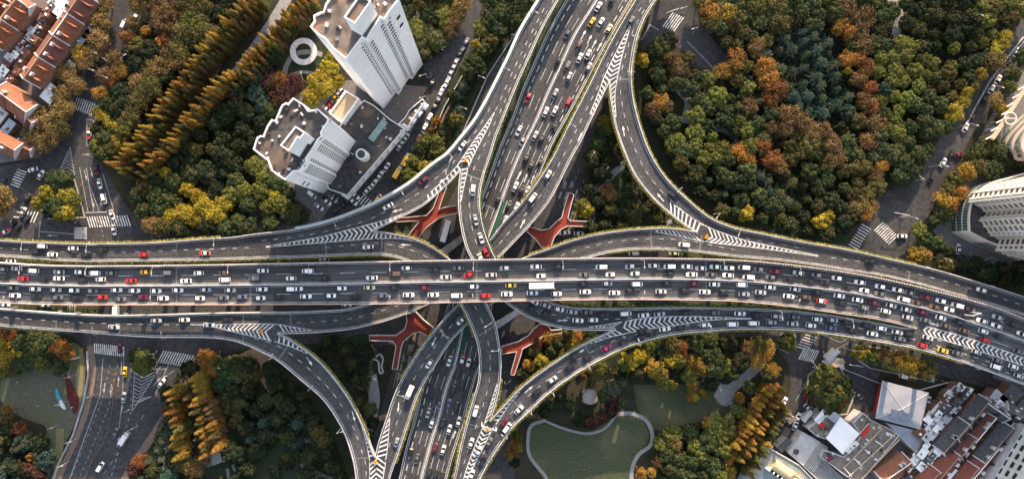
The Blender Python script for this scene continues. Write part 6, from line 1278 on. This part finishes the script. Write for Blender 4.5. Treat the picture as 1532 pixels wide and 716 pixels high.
for i in range(9):   # south-west triangle
    t = i/9; y = 560+50*t; xl = 201-3*t; xr = 240-38*t; xm = xl+(xr-xl)*.35
    gm_line((xl, y-2), (xm, y+5*(1-t)), .3); gm_line((xm, y+5*(1-t)), (xr, y-9*(1-t)), .3)
for (ax, ay), (bx, by), n, w in [((165,545),(152,600),6,.2),((152,600),(105,716),12,.2),((176,545),(162,610),6,.2),((162,610),(118,716),12,.2),((196,540),(196,615),7,.2),((196,615),(165,716),10,.25),((215,620),(150,716),7,.2),((838,340),(868,245),8,.18),((850,345),(876,262),7,.18),
    ((600,560),(585,640),6,.18),((604,540),(622,500),4,.2),((1290,545),(1440,575),14,.2),((1320,520),(1420,550),10,.18),((150,330),(155,358),4,.2),((60,700),(90,600),0,.2),((1100,85),(1500,60),0,.1)]:
    for i in range(n):
        t0 = i/n; t1 = (i+.45)/n; gm_line((ax+(bx-ax)*t0, ay+(by-ay)*t0), (ax+(bx-ax)*t1, ay+(by-ay)*t1), w)
def garrow(px, py, ang, L=5, w=.3, hook=0):
    c = P(px, py, .165); u = Vector((math.cos(ang), math.sin(ang), 0)); v = Vector((-u.y, u.x, 0)); q = [c+u*a+v*b_ for a, b_ in ((-L/2, -w/2), (L*.1, -w/2), (L*.1, -w*1.8), (L/2, 0), (L*.1, w*1.8), (L*.1, w/2), (-L/2, w/2))]
    GM.add(q, [(2, 3, 4), (0, 1, 5, 6)])
for x, y, a in [(128,262,-75),(137,258,-75),(139,303,-75),(151,302,-75),(78,352,180),(177,570,85),(182,612,80),(156,580,-95),(166,582,-95),(177,660,75),(235,570,50),(846,318,75),(855,322,75),(862,290,75),(845,300,75)]: garrow(x, y, D2(a))
o = ZB.build('zebra_crossing', PAINT); tag(o, kind='structure')
o = GM.build('street_marking', PAINT_DIM); tag(o, kind='structure')
# road lettering and bike marks painted on the street under the middle
b = MB()
for (px, py, a) in [(605,505,75),(610,505,75),(612,520,75),(617,520,75),(603,536,75),(612,537,75),(600,550,75),(596,562,75),(845,277,70),(855,276,70),(838,292,70),(847,293,70)]:
    c = P(px, py, .18); u = Vector((math.cos(D2(a)), math.sin(D2(a)), 0)); v = Vector((-u.y, u.x, 0))
    for s, t, l, w in ((-1, 0, 1.5, .16), (0, 0, 1.2, .16), (1, 0, 1.5, .16)):
        p = c+u*s*1.0; q = [p+v*l/2+u*w, p-v*l/2+u*w, p-v*l/2-u*w, p+v*l/2-u*w]; b.add(q, [(0, 1, 2, 3)])
    q = [c+u*1.9+v*.12, c+u*1.9-v*.12, c-u*1.9-v*.12, c-u*1.9+v*.12]; b.add([x+Vector((0, 0, .01)) for x in q], [(0, 1, 2, 3)])
tag(b.build('street_marking', PAINT_DIM), kind='structure')
YEL = noise_mat('yellow_paint', (.45,.25,.04), (.6,.33,.06), 1, .8); b = MB()
for a, c in [((612,495),(590,590)),((622,498),(612,530)),((607,500),(588,580)),((852,345),(868,300)),((720,262),(706,305)),((712,260),(698,300)),((726,310),(716,345))]: stroke(b, [P(*a, .19), P(*c, .19)], .22, 0)
tag(b.build('street_marking', YEL), kind='structure')
# ------------------------------------------------------------------ vehicles
def car_body(L=4.6, Wd=1.8, kind='s'):
    """lofted body with wheels; greenhouse rises from it"""
    b = MB(); hz = {'s': .92, 'h': .98, 'v': 1.15}[kind]
    st = [(-L/2, .74, .42, .62), (-L/2+.12, .93, .30, .82), (-L/2+.7, 1.0, .24, hz-.04), (-L*.1, 1.0, .22, hz), (L*.18, 1.0, .22, hz), (L/2-.9, .98, .24, hz-.12), (L/2-.25, .90, .28, .72), (L/2, .66, .40, .55)]
    prof = [(-1, 0), (-1, .62), (-.86, 1), (.86, 1), (1, .62), (1, 0)]; vs = []
    for x, w, z0, z1 in st:
        for a, t in prof: vs.append((x, a*w*Wd/2, z0+(z1-z0)*t))
    n = len(prof); fs = []
    for i in range(len(st)-1):
        for j in range(n): k = (j+1) % n; fs.append((n*i+j, n*i+k, n*i+n+k, n*i+n+j))
    fs += [tuple(range(n)), tuple(range(n*(len(st)-1), n*len(st)))[::-1]]
    b.add(vs, [f[::-1] for f in fs], 0)
    # greenhouse
    if kind == 's': x0, x1, x2, x3, zt = -L*.40, -L*.22, L*.03, L*.24, 1.42
    elif kind == 'h': x0, x1, x2, x3, zt = -L*.47, -L*.33, L*.03, L*.25, 1.52
    else: x0, x1, x2, x3, zt = -L*.485, -L*.43, L*.19, L*.37, 1.85
    zb = hz-.03; wb = Wd/2*.93; wt = Wd/2*.76 if kind != 'v' else Wd/2*.84
    g = [(x0, -wb, zb), (x3, -wb, zb), (x3, wb, zb), (x0, wb, zb), (x1, -wt, zt), (x2, -wt, zt), (x2, wt, zt), (x1, wt, zt)]
    b.add(g, [(0, 1, 5, 4), (2, 3, 7, 6), (1, 2, 6, 5), (3, 0, 4, 7)], 1); b.add([v[:] for v in g[4:]], [(0, 1, 2, 3)], 0)
    rz = .05
    b.add([(x1-.05, -wt-.02, zt-.02), (x2+.05, -wt-.02, zt-.02), (x2+.05, wt+.02, zt-.02), (x1-.05, wt+.02, zt-.02), (x1+.1, -wt+.12, zt+rz), (x2-.12, -wt+.12, zt+rz), (x2-.12, wt-.12, zt+rz), (x1+.1, wt-.12, zt+rz)], [(0, 1, 5, 4), (1, 2, 6, 5), (2, 3, 7, 6), (3, 0, 4, 7), (4, 5, 6, 7)], 0)
    for x in (-L*.31, L*.31):
        for s in (-1, 1): b.tube((x, s*(Wd/2-.22), .32), (x, s*(Wd/2+.01), .32), .32, n=12, m=2)
    for s in (-1, 1): b.box((x3-.25, s*(Wd/2+.08), zb+.08), (.16, .2, .14))
    me = bpy.data.meshes.new('car_body'); me.from_pydata(b.v, [], b.f)
    for m in (CARP, GLASS, TYRE): me.materials.append(m)
    me.polygons.foreach_set('material_index', b.m); me.update()
    def pane(xa, xb, za, zb_, wa, wb_, nm):
        e = .015; q = [(xa, -wa+.06, za), (xa, wa-.06, za), (xb, wb_-.05, zb_), (xb, -wb_+.05, zb_)]
        nx = 1 if nm == 'windscreen' else -1
        q = [(x+e*nx, y, z+e) for x, y, z in q]; mm = bpy.data.meshes.new(nm); f = [(0, 1, 2, 3)] if nx > 0 else [(3, 2, 1, 0)]
        mm.from_pydata(q, [], f); mm.materials.append(GLASS); mm.update(); return mm
    return me, pane(x3, x2+.05, zb+.02, zt-.04, wb, wt, 'windscreen'), pane(x0, x1-.05, zb+.02, zt-.04, wb, wt, 'rear_window')
def box_mesh(parts, mats, name):
    b = MB()
    for p in parts: b.box(*p)
    me = bpy.data.meshes.new(name); me.from_pydata(b.v, [], b.f)
    for m in mats: me.materials.append(m)
    me.polygons.foreach_set('material_index', b.m); me.update(); return me
PROTO = {'s': car_body(4.65, 1.82, 's'), 'h': car_body(4.2, 1.78, 'h'), 'v': car_body(4.75, 1.85, 'v')}
def wheels(b, L, Wd, r=.45, xs=(-.32, .32)):
    for x in xs:
        for s in (-1, 1): b.tube((x*L, s*(Wd/2-.3), r), (x*L, s*(Wd/2+.01), r), r, n=12, m=2)
def big_mesh(kind):
    b = MB()
    if kind == 'b': L, Wd, hh = 10.2, 2.5, 3.0
    else: L, Wd, hh = 6.4, 2.15, 2.5
    if kind in 'b':
        b.box((0, 0, .35+hh/2), (L, Wd, hh), 0, 0, .985); b.box((0, 0, .4+hh*.68), (L*.97, Wd+.01, .7), 0, 1); b.box((L/2-.05, 0, 2.1), (.16, Wd*.9, 1.3), 0, 1)
        for x in (-3, 0, 3): b.box((x, 0, hh+.42), (1.2, 1.1, .18), 0, 0)
        for s in (-1, 1): b.box((L/2+.25, s*(Wd/2+.12), 2.5), (.5, .12, .5), 0, 0)
    else:
        b.box((-L*.12, 0, .6+hh*.42), (L*.72, Wd, hh*.85), 0, 0); b.box((L*.38, 0, 1.15), (L*.22, Wd*.92, 1.5), 0, 3, .93); b.box((L*.49, 0, 1.6), (.1, Wd*.78, .6), 0, 1); b.box((0, 0, .5), (L*.95, Wd*.6, .25), 0, 2)
    wheels(b, L, Wd)
    me = bpy.data.meshes.new('body'); me.from_pydata(b.v, [], b.f)
    for m in (CARP, GLASS, TYRE, METAL): me.materials.append(m)
    me.polygons.foreach_set('material_index', b.m); me.update(); return me
BIG = {'b': big_mesh('b'), 'k': big_mesh('k')}
CCOL = {'w': ((.78,.78,.79), 'white'), 's': ((.42,.43,.45), 'silver'), 'g': ((.13,.135,.145), 'grey'), 'k': ((.02,.02,.023), 'black'), 'r': ((.55,.018,.02), 'red'), 'm': ((.16,.012,.035), 'maroon'), 'y': ((.75,.45,.05), 'yellow'),
        'b': ((.10,.12,.21), 'blue'), 'l': ((.30,.31,.38), 'lavender-grey'), 'n': ((.50,.62,.56), 'pale green'), 'o': ((.12,.075,.055), 'brown'), 'c': ((.75,.66,.42), 'cream'), 't': ((.78,.78,.79), 'red and white'), 'p': ((.40,.015,.12), 'crimson')}
TYPE = {'s': 'saloon', 'h': 'hatchback', 'v': 'van', 'b': 'bus', 'k': 'box lorry'}
NM = {'s': 'saloon_car', 'h': 'hatchback_car', 'v': 'van', 'b': 'bus', 'k': 'box_lorry'}
CAT = {'s': 'car', 'h': 'car', 'v': 'van', 'b': 'bus', 'k': 'lorry'}
CARS = []       # dicts
RED_END = box_mesh([((1.75, 0, .62), (1.0, 1.70, .48)), ((-1.85, 0, .66), (.8, 1.70, .44))], [noise_mat('red_paint', (.6,.02,.02), (.62,.025,.02), 1, .3)], 'red_panel')
def put_car(px, py, col, typ, loc, ang, slope, road, key, ordk):
    c, cn = CCOL[col]; jit = random.uniform(.92, 1.06); c = tuple(min(.82, v*jit) for v in c)
    if typ in PROTO:
        me, ws, rw = PROTO[typ]; o = link(NM[typ], me, None, loc, c)
        link('windscreen', ws, o); link('rear_window', rw, o)
        if col == 't': link('red_panel', RED_END, o)
    else: o = link(NM[typ], BIG[typ], None, loc, c)
    o.rotation_mode = 'XYZ'; o.rotation_euler = (0, -slope, ang)
    CARS.append(dict(o=o, px=px, py=py, cn=cn, t=TYPE[typ], road=road, key=key, ordk=ordk, cat=CAT[typ]))
def dir_at(k, p):
    l, r = SW[k]; pl = min(range(len(l)), key=lambda i: (l[i]-p).length_squared); pr = min(range(len(r)), key=lambda i: (r[i]-p).length_squared)
    dl = l[min(pl+2, len(l)-1)]-l[max(pl-2, 0)]; dr = r[min(pr+2, len(r)-1)]-r[max(pr-2, 0)]
    a = (l[pl]-p); b_ = (r[pr]-p); a.z = 0; b_.z = 0
    t = a.length/(a.length+b_.length+1e-6)
    d = dl.normalized()*(1-t)+dr.normalized()*t; d.normalize(); return d*STRIPS[k][3], t
def car(x0, y0, s, keys, items, side=None):
    """items: 'x,y,colourtype[,degrees]' in coordinates of a zoomed tile"""
    for it in items.split():
        q = it.split(','); px = x0+float(q[0])/s; py = y0+float(q[1])/s; col = q[2][0]; typ = q[2][1] if len(q[2]) > 1 else 's'
        if typ == 's' and random.random() < .30: typ = 'h'
        hz = 1.0/3
        h = camhit(px, py, keys)
        if h is None: continue
        p, _, k = h; d, t = dir_at(k, p)
        if len(keys) > 1 and False: pass
        # the car roof is what is seen: shift so that the roof centre projects to the pixel
        n = P(px, py, p.z+.9); x, y = n.x, n.y; z = drop(x, y, [k]); z = p.z if z is None else z
        ang = math.atan2(d.y, d.x)+(D2(float(q[3])) if len(q) > 3 else 0)
        if typ == 'b': pass
        fk = STRIP_FLY[k]; lane = ''
        if k in ('MN', 'MS'):
            lane = {'MN0': 'top lane', 'MN1': 'second lane down', 'MS0': 'third lane down', 'MS1': 'bottom lane'}[k+str(int(t > .5))]
        elif k in ('NL', 'NR'): lane = ('left carriageway' if k == 'NL' else 'right carriageway')
        put_car(px, py, col, typ, (x, y, z+.02), ang, math.asin(max(-.2, min(.2, d.z))), NAMES[fk][1], (fk, lane), ('x' if abs(d.x) > abs(d.y) else 'y'))
def pcar(x0, y0, s, road, items):
    """cars on the ground: x,y,colourtype,heading in degrees (picture angle, counter-clockwise)"""
    for it in items.split():
        q = it.split(','); px = x0+float(q[0])/s; py = y0+float(q[1])/s; typ = q[2][1] if len(q[2]) > 1 else 's'; p = P(px, py, .9)
        put_car(px, py, q[2][0], typ, (p.x, p.y, .16), D2(float(q[3])), 0, road, ('g', road), 'n')
MNk, MSk = ['MN'], ['MS']; T = 6.95
car(0,355,T,['AL','R1'],'430,90,wv 370,150,k 540,178,w 755,112,w 890,182,k 1050,125,k 1490,180,r')
car(0,355,T,MNk,'20,328,g 168,322,s 340,345,wv 607,358,s 826,358,w 980,370,wv 1150,370,g 1510,358,y 30,415,k 232,427,r 445,432,k 607,425,w 850,445,k 1040,435,w 1357,450,r')
car(0,355,T,MSk,'130,522,g 360,535,w 575,545,s 765,550,nh 960,555,g 1208,545,w 1395,552,w 150,603,w 370,605,k 598,625,g 800,632,k 1062,620,r 1250,640,g 1480,620,m')
car(220,355,T,['AL','R1'],'597,163,t')
car(220,355,T,MNk,'205,367,gv 532,370,w 793,363,o 1200,345,w 400,452,w 803,440,wv 1120,425,gv 1495,425,w')
car(220,355,T,MSk,'87,555,w 315,547,w 605,543,l 862,548,s 1190,538,w 1510,535,wv 163,633,w 545,632,w 785,628,g 983,618,b 1175,630,w 1375,615,k')
car(440,355,T,['R1'],'768,100,w'); car(440,355,T,MNk,'140,348,wv 310,425,k 807,420,w 1052,377,ov 1167,318,n 1460,340,k')
car(440,355,T,MSk,'30,533,w 490,528,w 783,520,c 1052,522,k 1367,524,m 120,612,w 380,605,w 643,613,k 925,605,b 1190,598,w 1447,597,w')
car(660,355,T,['R2'],'415,8,w 467,155,r 415,222,w'); car(660,355,T,MNk,'180,318,g 663,318,s 987,302,w 1205,310,k 48,413,s 283,390,r,14 520,390,s 1045,400,w 1490,388,g')
car(660,355,T,MSk,'338,510,w 725,498,y 1040,498,wb 1485,487,k 160,605,wv 460,608,r 683,590,w 950,577,w 1200,587,w 1500,565,w')
car(880,355,T,['R4'],'1000,77,wv'); car(880,355,T,MNk,'140,306,wv 437,300,l 683,293,s 848,302,wv 1028,302,w 1172,320,s 1325,305,n 1475,317,w 235,385,w 493,375,n 838,383,k 1078,385,w 1280,388,g 1457,392,w')
car(880,355,T,MSk,'200,480,l 510,485,wv 825,480,k 1107,478,m 1317,487,w 275,577,w 440,557,k 760,562,s 1005,555,k 1215,567,w 1415,572,k')
car(1100,370,T,['C','R4'],'1405,145,k'); car(1100,370,T,MNk,'92,208,wv 247,228,g 417,250,m 662,263,s 848,288,g 1060,318,w 1300,362,w 1510,407,w 140,308,wv 370,310,g 563,333,k 772,362,k 940,370,k 1162,420,k 1347,447,w 1510,483,g')
car(1100,370,T,MSk,'72,388,wv 368,413,w 628,433,s 862,470,k 1087,503,w 1278,545,w 1455,578,m 95,485,l 268,467,s 560,507,w 735,517,o 903,558,t 1112,583,k 1343,625,g')
car(1312,390,T,['C','R4'],'1093,305,w'); car(1312,390,T,MNk,'222,303,w 340,333,g 507,380,m 668,418,w 837,465,wv 990,507,o 1258,587,s 1400,650,k 278,400,wv 413,438,o 605,480,o 758,507,w 910,575,k 1098,625,w 1250,677,w')
car(1312,390,T,MSk,'153,465,s 312,508,s 480,535,m 670,592,w 865,640,k 98,525,w 325,590,s 510,620,g 720,678,o')
car(1312,480,T,MSk,'915,105,o 1133,200,r 1113,107,w 1280,165,k 1480,318,g'); car(1312,480,T,MNk,'1510,135,w')
car(1312,480,T,['R2','F'],'340,135,k 535,175,s 480,255,r 693,307,y 795,255,k 845,335,g 1042,322,s 1258,412,g 1245,478,wv 1428,475,w 1480,572,s')
car(1140,450,T,['R2','F'],'155,158,s 340,165,g 580,190,w 743,197,s 893,225,k 1095,255,k 1250,285,w 1415,325,s 103,222,l 327,237,s 515,255,w 725,280,b 940,303,k 1157,342,n 1445,395,g')
car(940,440,T,['R2','F'],'162,217,w 327,205,s 605,193,k 903,190,g 1165,200,w 1345,215,k 120,455,k 255,410,k 145,380,k 382,362,w 550,350,k 800,318,w 1090,310,wv 1308,300,wv')
car(740,440,T,['R2'],'410,75,w 530,115,s 670,155,w 805,183,s 960,187,g 1130,210,k 1365,200,wv 395,150,k 545,205,k 868,272,w 1025,267,w'); car(740,440,T,['F'],'1350,500,k 1168,558,p')
car(700,520,5.965,['F'],'960,75,k 1070,85,k 912,170,k 757,283,n 617,390,k 457,552,w 320,668,m 350,710,wv'); car(560,590,5.685,['R1','F'],'862,138,wv 822,412,w 975,405,g 922,570,k 885,480,w 828,680,w')
car(560,590,5.685,['R4'],'187,405,l 300,-25,wk'); car(560,500,7.615,['R4'],'625,335,w'); car(560,440,T,['R4'],'905,272,w')
car(560,500,7.615,['NL'],'853,303,w'); car(560,500,7.615,['NR'],'1003,285,t 1072,325,w 948,455,k 1000,570,k 895,640,k 1150,340,k')
car(560,590,5.685,['NL'],'552,82,b 457,155,s 487,245,w 310,490,k 362,545,g'); car(560,590,5.685,['NR'],'635,82,b 697,105,k 580,248,k 637,295,w 716,230,w 518,453,m 585,470,w 467,665,k 523,680,k 575,700,k')
car(780,0,7.615,['NL','NR'],'1033,5,k 880,75,w 803,250,y 907,252,w 1003,325,c 520,392,g 660,505,o 665,660,w 762,617,w'); car(780,0,7.615,['R3','C'],'1250,235,g')
car(740,90,7.615,['NL','NR'],'720,30,k 830,65,g 850,185,s 1075,75,s 690,380,l 380,425,r 838,480,r 582,590,w 685,578,w'); car(670,180,7.615,['NL','NR'],'810,118,w 848,240,s 993,178,s 1065,215,k 1213,70,k 890,435,k 947,515,k 1050,475,k')
car(670,270,7.615,['NL','NR'],'770,70,w 838,110,k 693,285,k 908,120,w 565,240,k 780,305,w 657,450,w'); car(670,180,7.615,['R3'],'1143,620,w'); car(670,270,7.615,['R3'],'968,195,wv'); car(670,180,7.615,['AL'],'165,290,w')
car(470,180,4.77,['AL'],'777,428,m 527,612,w'); car(670,270,7.615,['R2'],'287,108,wv 318,450,s'); car(760,230,2.98,['C'],'735,183,k')
car(0,450,T,['R3','G'],'1180,272,w'); car(220,450,T,['R3','G'],'92,203,s 385,195,w 640,250,w 835,193,k')
# street level
pcar(0,210,4.77,'the west crossroads','232,208,w,-165 290,245,w,60 193,415,k,62 165,510,s,62 190,560,k,62 95,588,k,62 127,620,k,62 40,650,t,28 687,208,m,-80 710,310,w,-80 743,415,wv,-78 798,530,w,-70 813,640,w,-83 40,285,k,-15')
pcar(0,110,5.97,'the upper west street','795,535,t,-95'); pcar(0,0,5.97,'the upper west street','1110,215,wv,65 1190,170,w,60')
pcar(90,500,3.315,'the south-west street','320,185,y,88 315,312,n,85 503,240,w,50 275,487,g,75 322,512,wk,58 200,655,wv,60 295,70,m,90')
pcar(560,60,5.115,'the street by the tall tower','700,18,b,63 672,75,g,63 650,108,k,63 628,160,w,63 610,200,w,63 588,245,w,63 560,312,w,63 545,345,w,63 520,380,w,63 508,408,w,63 487,462,k,63 460,510,k,63 420,595,w,63 385,670,w,63 362,85,b,-35 405,112,g,-30 500,105,k,65 425,285,k,65 440,330,k,65 360,455,k,60 348,505,w,60 312,600,w,62 270,680,w,62')
pcar(470,180,4.77,'the street below the white towers','655,125,w,60 612,182,w,60 742,135,p,65 700,205,k,62 517,333,w,60 468,395,w,58 422,455,w,55 378,500,w,50 318,460,w,58 293,535,w,-42 278,578,w,-42 655,283,yk,62 597,372,yk,60 455,560,yv,55 215,600,k,45 160,640,k,40 92,580,w,-38 135,560,s,-42 35,618,w,-35 60,545,k,-38 145,540,g,-42')
pcar(380,130,3.977,'the parking row beside the low roof','435,132,w,-38 453,112,r,-38 470,92,g,-38 485,65,y,-38 505,43,w,-38 521,22,w,-38 345,640,wv,-38')
pcar(1380,60,3.58,'the street on the far right','505,65,w,58 465,120,k,58 450,160,g,58 408,210,w,58 372,262,w,58 333,315,k,58 297,365,k,58 270,410,k,58 233,468,w,60 155,610,k,58 195,612,m,20 113,655,w,60 295,210,w,62')
pcar(1250,230,4.21,'the street on the far right','608,150,k,60 422,518,w,0'); pcar(1250,230,4.21,'the curved apartment building','775,598,w,85')
pcar(1150,500,5.115,'the yard beside the big island tree','690,465,g,-40 455,185,wk,42 470,222,wk,42 530,225,wk,-50 300,490,r,-45 300,565,w,-50 285,592,k,-50 170,665,k,45'); pcar(1150,500,5.115,'the south-east street','120,515,w,62 225,635,w,70 205,695,w,62')
pcar(1300,560,4.59,'the hall with the grey hipped roof','245,15,tv,-12 408,180,w,70'); pcar(1312,480,T,'the hall with the grey hipped roof','200,350,b,80')
pcar(0,355,T,'the gap above the main flyover','110,248,w,180'); pcar(220,355,T,'the gap above the main flyover','225,290,s,180'); pcar(440,355,T,'the gap above the main flyover','310,222,w,180')
pcar(880,355,T,'the gap above the main flyover','475,165,wv,180 890,165,n,180'); pcar(1100,370,T,'the gap above the main flyover','1300,262,s,172 1420,290,w,170'); pcar(1312,390,T,'the gap above the main flyover','100,185,s,165 310,225,w,165 470,265,k,160 590,305,w,160')
pcar(0,450,T,'the gap below the main flyover','50,40,w,0 465,40,w,0 1215,90,wk,88'); pcar(440,355,T,'the gap below the main flyover','545,700,w,0'); pcar(670,270,7.615,'the red footbridge','1340,590,w,0 1285,600,w,0 1495,600,w,0')
pcar(380,230,2.98,'the red footbridge by the empty lane','855,345,wb,74')
# two bendy details: label every vehicle by colour, kind, road, lane and its order among its like
def label_cars():
    groups = {}
    for c in CARS: groups.setdefault((c['key'], c['cn'], c['t']), []).append(c)
    for (key, cn, t), cs in groups.items():
        horiz = cs[0]['ordk'] == 'x' or key[0] in ('M', 'AL', 'R2', 'F', 'R3', 'G') or (key[0] == 'g' and key[1].startswith(('the gap', 'the west')))
        cs.sort(key=lambda c: c['px'] if horiz else c['py'])
        side = 'left' if horiz else 'top'
        for i, c in enumerate(cs):
            if key[0] == 'g': where = ('in ' if key[1].startswith(('the gap', 'the yard', 'the parking')) else 'at ' if 'cross' in key[1] else 'on ' if 'street' in key[1] else 'near ')+key[1]
            else: where = ('in the '+key[1]+' of the ' if key[1] else 'on the ')+c['road']
            if len(cs) == 1: lab = f"the only {cn} {t} {where}"
            else: lab = f"{cn} {t} {where}, {ORD[i]} {cn} {t} from the {side}"
            w = lab.split()
            if len(w) > 16: lab = f"{cn} {t} {where}, {ORD[i]} such from the {side}"
            tag(c['o'], lab, c['cat'], ('vehicles '+where)[:60])
label_cars()
# ------------------------------------------------------------------ people
def person_mesh(stride):
    bm = bpy.data.meshes.new('person'); J = [(0, 0, .95), (0, 0, 1.2), (0, 0, 1.45), (0, 0, 1.56), (0.02, 0, 1.70), (.2, 0, 1.42), (.24, stride*.12, 1.15), (.26, stride*.28, .92), (-.2, 0, 1.42), (-.24, -stride*.12, 1.15), (-.26, -stride*.28, .92),
        (.10, 0, .90), (.11, stride*-.18, .50), (.11, stride*-.38, .08), (.11, stride*-.38+.15, .04), (-.10, 0, .90), (-.11, stride*.22, .50), (-.11, stride*.34, .08), (-.11, stride*.34+.15, .04)]
    E = [(0, 1), (1, 2), (2, 3), (3, 4), (2, 5), (5, 6), (6, 7), (2, 8), (8, 9), (9, 10), (0, 11), (11, 12), (12, 13), (13, 14), (0, 15), (15, 16), (16, 17), (17, 18)]
    R = [.15, .14, .16, .06, .11, .07, .05, .035, .07, .05, .035, .10, .07, .05, .04, .10, .07, .05, .04]
    bm.from_pydata([(y, x, z) for x, y, z in J], E, []); o = bpy.data.objects.new('person', bm); COL.objects.link(o); sk = o.modifiers.new('s', 'SKIN')
    for v, r in zip(bm.skin_vertices[0].data, R): v.radius = (r, r)
    bm.skin_vertices[0].data[0].use_root = True; s = o.modifiers.new('u', 'SUBSURF'); s.levels = 1; s.render_levels = 1
    dg = bpy.context.evaluated_depsgraph_get(); me = bpy.data.meshes.new_from_object(o.evaluated_get(dg)); bpy.data.objects.remove(o); me.materials.clear(); me.materials.append(CLOTH); return me
CLOTH = objcol_mat('clothing', .9, .1)
PM = [person_mesh(1.0), person_mesh(.3)]
PPL = [(113,333,(.5,.45,.1),'yellow top waiting beside the triangular traffic island'),(50,268,(.25,.03,.05),'dark red top crossing the west crossroads'),(148,328,(.05,.05,.06),'dark clothes on the west zebra crossing'),(190,324,(.06,.06,.07),'dark clothes at the right end of the west zebra crossing'),(122,277,(.45,.05,.05),'red top beside the tip of the triangular traffic island'),
 (57,607,(.6,.6,.6),'pale clothes sitting-out spot in the middle of the pale lawn'),(26,571,(.55,.55,.5),'pale clothes near the big tree on the pale lawn'),(108,609,(.7,.7,.7),'white top by the dark red flower bed'),(1310,348,(.04,.04,.05),'dark clothes on the left east zebra crossing'),(1332,353,(.05,.05,.06),'dark clothes on the right east zebra crossing'),
 (1350,329,(.05,.05,.06),'dark clothes crossing the far right street'),(952,697,(.6,.15,.1),'red top on the curved path of the large lobed lawn'),(626,60,(.05,.05,.06),'dark clothes on the pavement right of the tall tower'),(720,130,(.6,.12,.05),'orange top on the side street beside the planted strip'),(572,577,(.5,.04,.04),'red top on the path by the bone-shaped pool'),(183,697,(.5,.06,.15),'pink top at the edge of the south-west street'),(163,518,(.05,.05,.07),'dark clothes on the wide lower left crossing'),(813,705,(.5,.5,.5),'pale clothes on the left path of the lobed lawn')]
for i, (x, y, c, lb) in enumerate(PPL):
    p = P(x, y, .9); o = link('person', PM[i % 2], None, (p.x, p.y, .17), c); o.rotation_euler = (0, 0, random.uniform(0, 6.28)); tag(o, 'person in '+lb, 'person', 'pedestrians')
